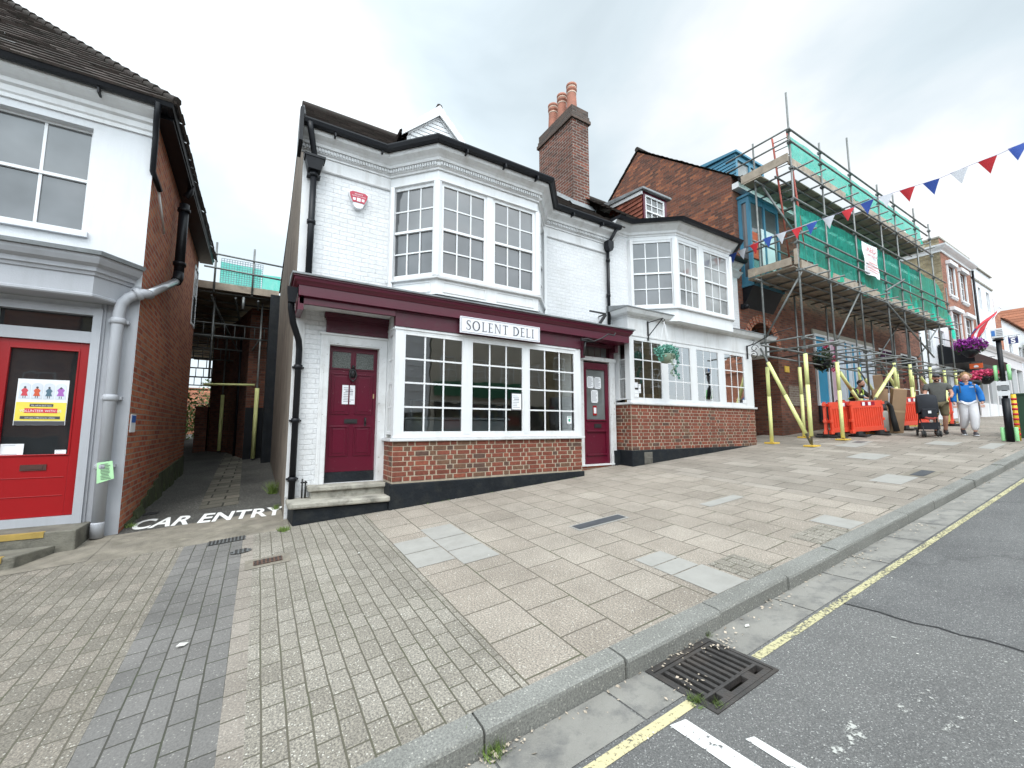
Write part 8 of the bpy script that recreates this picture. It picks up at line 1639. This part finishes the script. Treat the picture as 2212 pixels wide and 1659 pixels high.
# the worker bending behind the boxes
ux, uy = 16.5, 5.75
PU = dict(pelvis=(0, .12, .88), waist=(0, .07, 1.0), chest=(0, -.05, 1.2), neck=(0, -.13, 1.36), skull=(0, -.17, 1.43), head=(0, -.20, 1.47),
  shL=(-.19, -.05, 1.29), elL=(-.25, -.22, 1.08), wrL=(-.16, -.42, 1.0), paL=(-.14, -.49, .98), shR=(.19, -.05, 1.29), elR=(.25, -.22, 1.08), wrR=(.16, -.42, 1.0), paR=(.14, -.49, .98),
  hipL=(-.095, .12, .83), knL=(-.10, .02, .45), anL=(-.10, .12, .09), hipR=(.095, .12, .83), knR=(.11, .05, .45), anR=(.11, .16, .09), curl=(0, -.2, -1))
man2, put, body, hc = person((ux, uy, gz(ux, uy)), aM + .9, 'workman in dark clothes with yellow reflective stripes bending behind the cardboard boxes', PU, CM)
T = {'a': ((0, .11, .90), (.16, .12), None), 'b': ((0, .06, 1.02), (.16, .12), 'a'), 'c': ((0, -.05, 1.2), (.175, .125), 'b'), 'd': ((0, -.11, 1.33), (.075, .07), 'c')}
for s_, sg in (('L', -1), ('R', 1)): T['s' + s_] = (PU['sh' + s_], .075, 'c'); T['e' + s_] = (PU['el' + s_], .062, 's' + s_); T['w' + s_] = (V3(PU['el' + s_]).lerp(V3(PU['wr' + s_]), .9), .048, 'e' + s_)
jk = put([chain(T)], 'work_jacket', paint('dark_work_jacket', (.035, .033, .028), .9)); f = MB(); hv = paint('lime_reflective_tape', (.55, .75, .12), .5)
f.tube([(.178 * math.cos(R(a)), .045 + .135 * math.sin(R(a)), 1.03 - .03 * math.sin(R(a))) for a in range(0, 361, 24)], .018, 6, caps=False)
for sg in (-1, 1): f.tube([(sg * .10, .02, 1.36), (sg * .11, -.16, 1.27), (sg * .11, -.165, 1.15), (sg * .11, -.07, 1.03)], .015, 6)
put([(f.v, f.f)], 'reflective_tape', hv, jk); tr_ = {'a': ((0, .12, .90), (.14, .115), None)}
for s_ in 'LR': tr_['h' + s_] = (PU['hip' + s_], .11, 'a'); tr_['k' + s_] = (PU['kn' + s_], .078, 'h' + s_); tr_['x' + s_] = (V3(PU['an' + s_]) + V3((0, 0, .02)), .06, 'k' + s_)
put([chain(tr_)], 'work_trousers', paint('dark_work_trousers', (.03, .03, .033), .9))
for s_ in 'LR': a = V3(PU['an' + s_]); f = MB(); f.tube([a + V3((0, .05, -.02)), a + V3((0, 0, -.035)), a + V3((0, -.14, -.055))], [.045, .05, .03], 8); put([(f.v, f.f)], 'boot', M['rubber'])
f = MB(); f.sphere(hc + V3((0, .018, .03)), .1, 12, 8, (.86, 1.0, 1.05)); f.v = [v if not (v[1] < hc.y - .05 and v[2] < hc.z + .06) else (v[0], hc.y - .03, v[2]) for v in f.v]; put([(f.v, f.f)], 'hair', CM['hair'], body)
f = MB(); f.sphere(hc + V3((0, -.042, -.078)), .055, 12, 8, (1.05, .86, .7)); put([(f.v, f.f)], 'beard', CM['hair'], body)
# ------------------------------------------------------------------ pushchair (canopy towards the camera, handle to the man)
pxx, pyy = 15.42, 3.83; g_ = gz(pxx, pyy); pc = thing('pushchair', (pxx, pyy, g_), 'black pushchair with raised hood pushed along the pavement by the man', 'pushchair')
Mx = Matrix.Translation((pxx, pyy, g_)) @ Matrix.Rotation(aM, 4, 'Z') @ Matrix.Diagonal((.86, .95, 1.12, 1))
M['fabric'] = paint('black_pushchair_fabric', (.012, .014, .02), .85, .3, 6)
def pput(mb, name, mat, par=None, **k): mb.v = [tuple(Mx @ V3(v)) for v in mb.v]; return mb.build(name, mat, par or pc, fix=False, uv=False, **k)
def wheel(x, y, r):
    mb = MB(); vs = []; 
    mb.lathe(0, 0, [(r * .75, -.022), (r * .95, -.02), (r, -.01), (r, .01), (r * .95, .02), (r * .75, .022)], 18); mb.v = [(x + v[2], y + v[0], r + v[1]) for v in mb.v]; w_ = pput(mb, 'wheel', M['rubber'])
    mb = MB(); mb.lathe(0, 0, [(r * .45, -.026), (r * .45, .026)], 12); mb.v = [(x + v[2], y + v[0], r + v[1]) for v in mb.v]; pput(mb, 'hub', M['lead'], w_)
for x, y, r in ((-.20, -.36, .075), (-.14, -.36, .075), (.20, -.36, .075), (.14, -.36, .075), (-.24, .24, .09), (.24, .24, .09)): wheel(x, y, r)
mb = MB()
for sg in (-1, 1):
    mb.tube([(sg * .17, -.36, .09), (sg * .17, -.34, .22), (sg * .20, .0, .50), (sg * .20, .20, .80), (sg * .18, .32, 1.0)], .014, 7); mb.tube([(sg * .22, .24, .10), (sg * .20, .05, .42), (sg * .20, -.08, .62)], .014, 7)
mb.tube([(-.18, .32, 1.0), (0, .34, 1.02), (.18, .32, 1.0)], .018, 8); mb.tube([(-.22, .24, .13), (.22, .24, .13)], .012, 6); pput(mb, 'frame', M['iron'])
mb = MB(); mb.prism([(-.20, -.24, .46), (-.20, .05, .42), (-.20, .24, .80), (-.20, .14, .86), (-.20, -.02, .54), (-.20, -.26, .54)], (.40, 0, 0)); pput(mb, 'seat', M['fabric'], bevel=.02)
mb = MB(); n_ = 10; prof = [(.26, .60), (.26, .78), (.22, .93), (.10, 1.02), (-.06, 1.02), (-.20, .93), (-.28, .78), (-.30, .62)]
vs = [(x * .225, y * (1 - .12 * x * x) , z - .05 * x * x) for y, z in prof for x in (-1, -.8, -.4, 0, .4, .8, 1)]; mb.mesh(vs, [(i * 7 + j, i * 7 + j + 1, (i + 1) * 7 + j + 1, (i + 1) * 7 + j) for i in range(len(prof) - 1) for j in range(6)], True)
mb.mesh([(-.225, y * .88, z - .05) for y, z in prof], [tuple(range(8))]); mb.mesh([(.225, y * .88, z - .05) for y, z in prof], [tuple(range(8))[::-1]]); hd_ = pput(mb, 'hood', M['fabric'])
mb = MB(); mb.box(-.17, .17, -.35, -.27, .44, .66); pput(mb, 'footmuff', M['fabric'], bevel=.03)
mb = MB(); mb.box(-.21, .21, -.30, .22, .17, .19); mb.box(-.21, .21, -.32, -.30, .17, .34); mb.box(-.21, -.19, -.3, .22, .19, .33); mb.box(.19, .21, -.3, .22, .19, .33); pput(mb, 'basket', M['fabric'])
mb = MB(); mb.box(-.09, .09, .04, .10, 1.012, 1.028); pput(mb, 'pale_strap', M['paper'], hd_); mb = MB(); mb.box(-.03, .04, -.365, -.35, .55, .61); pput(mb, 'label_patch', M['paper'], hd_)
mb = MB(); mb.tube([(-.12, -.30, .47), (-.05, -.36, .43), (.08, -.36, .42), (.15, -.30, .46)], .03, 8); tag(pput(mb, 'red_blanket', paint('red_blanket', (.30, .05, .04), .9)))
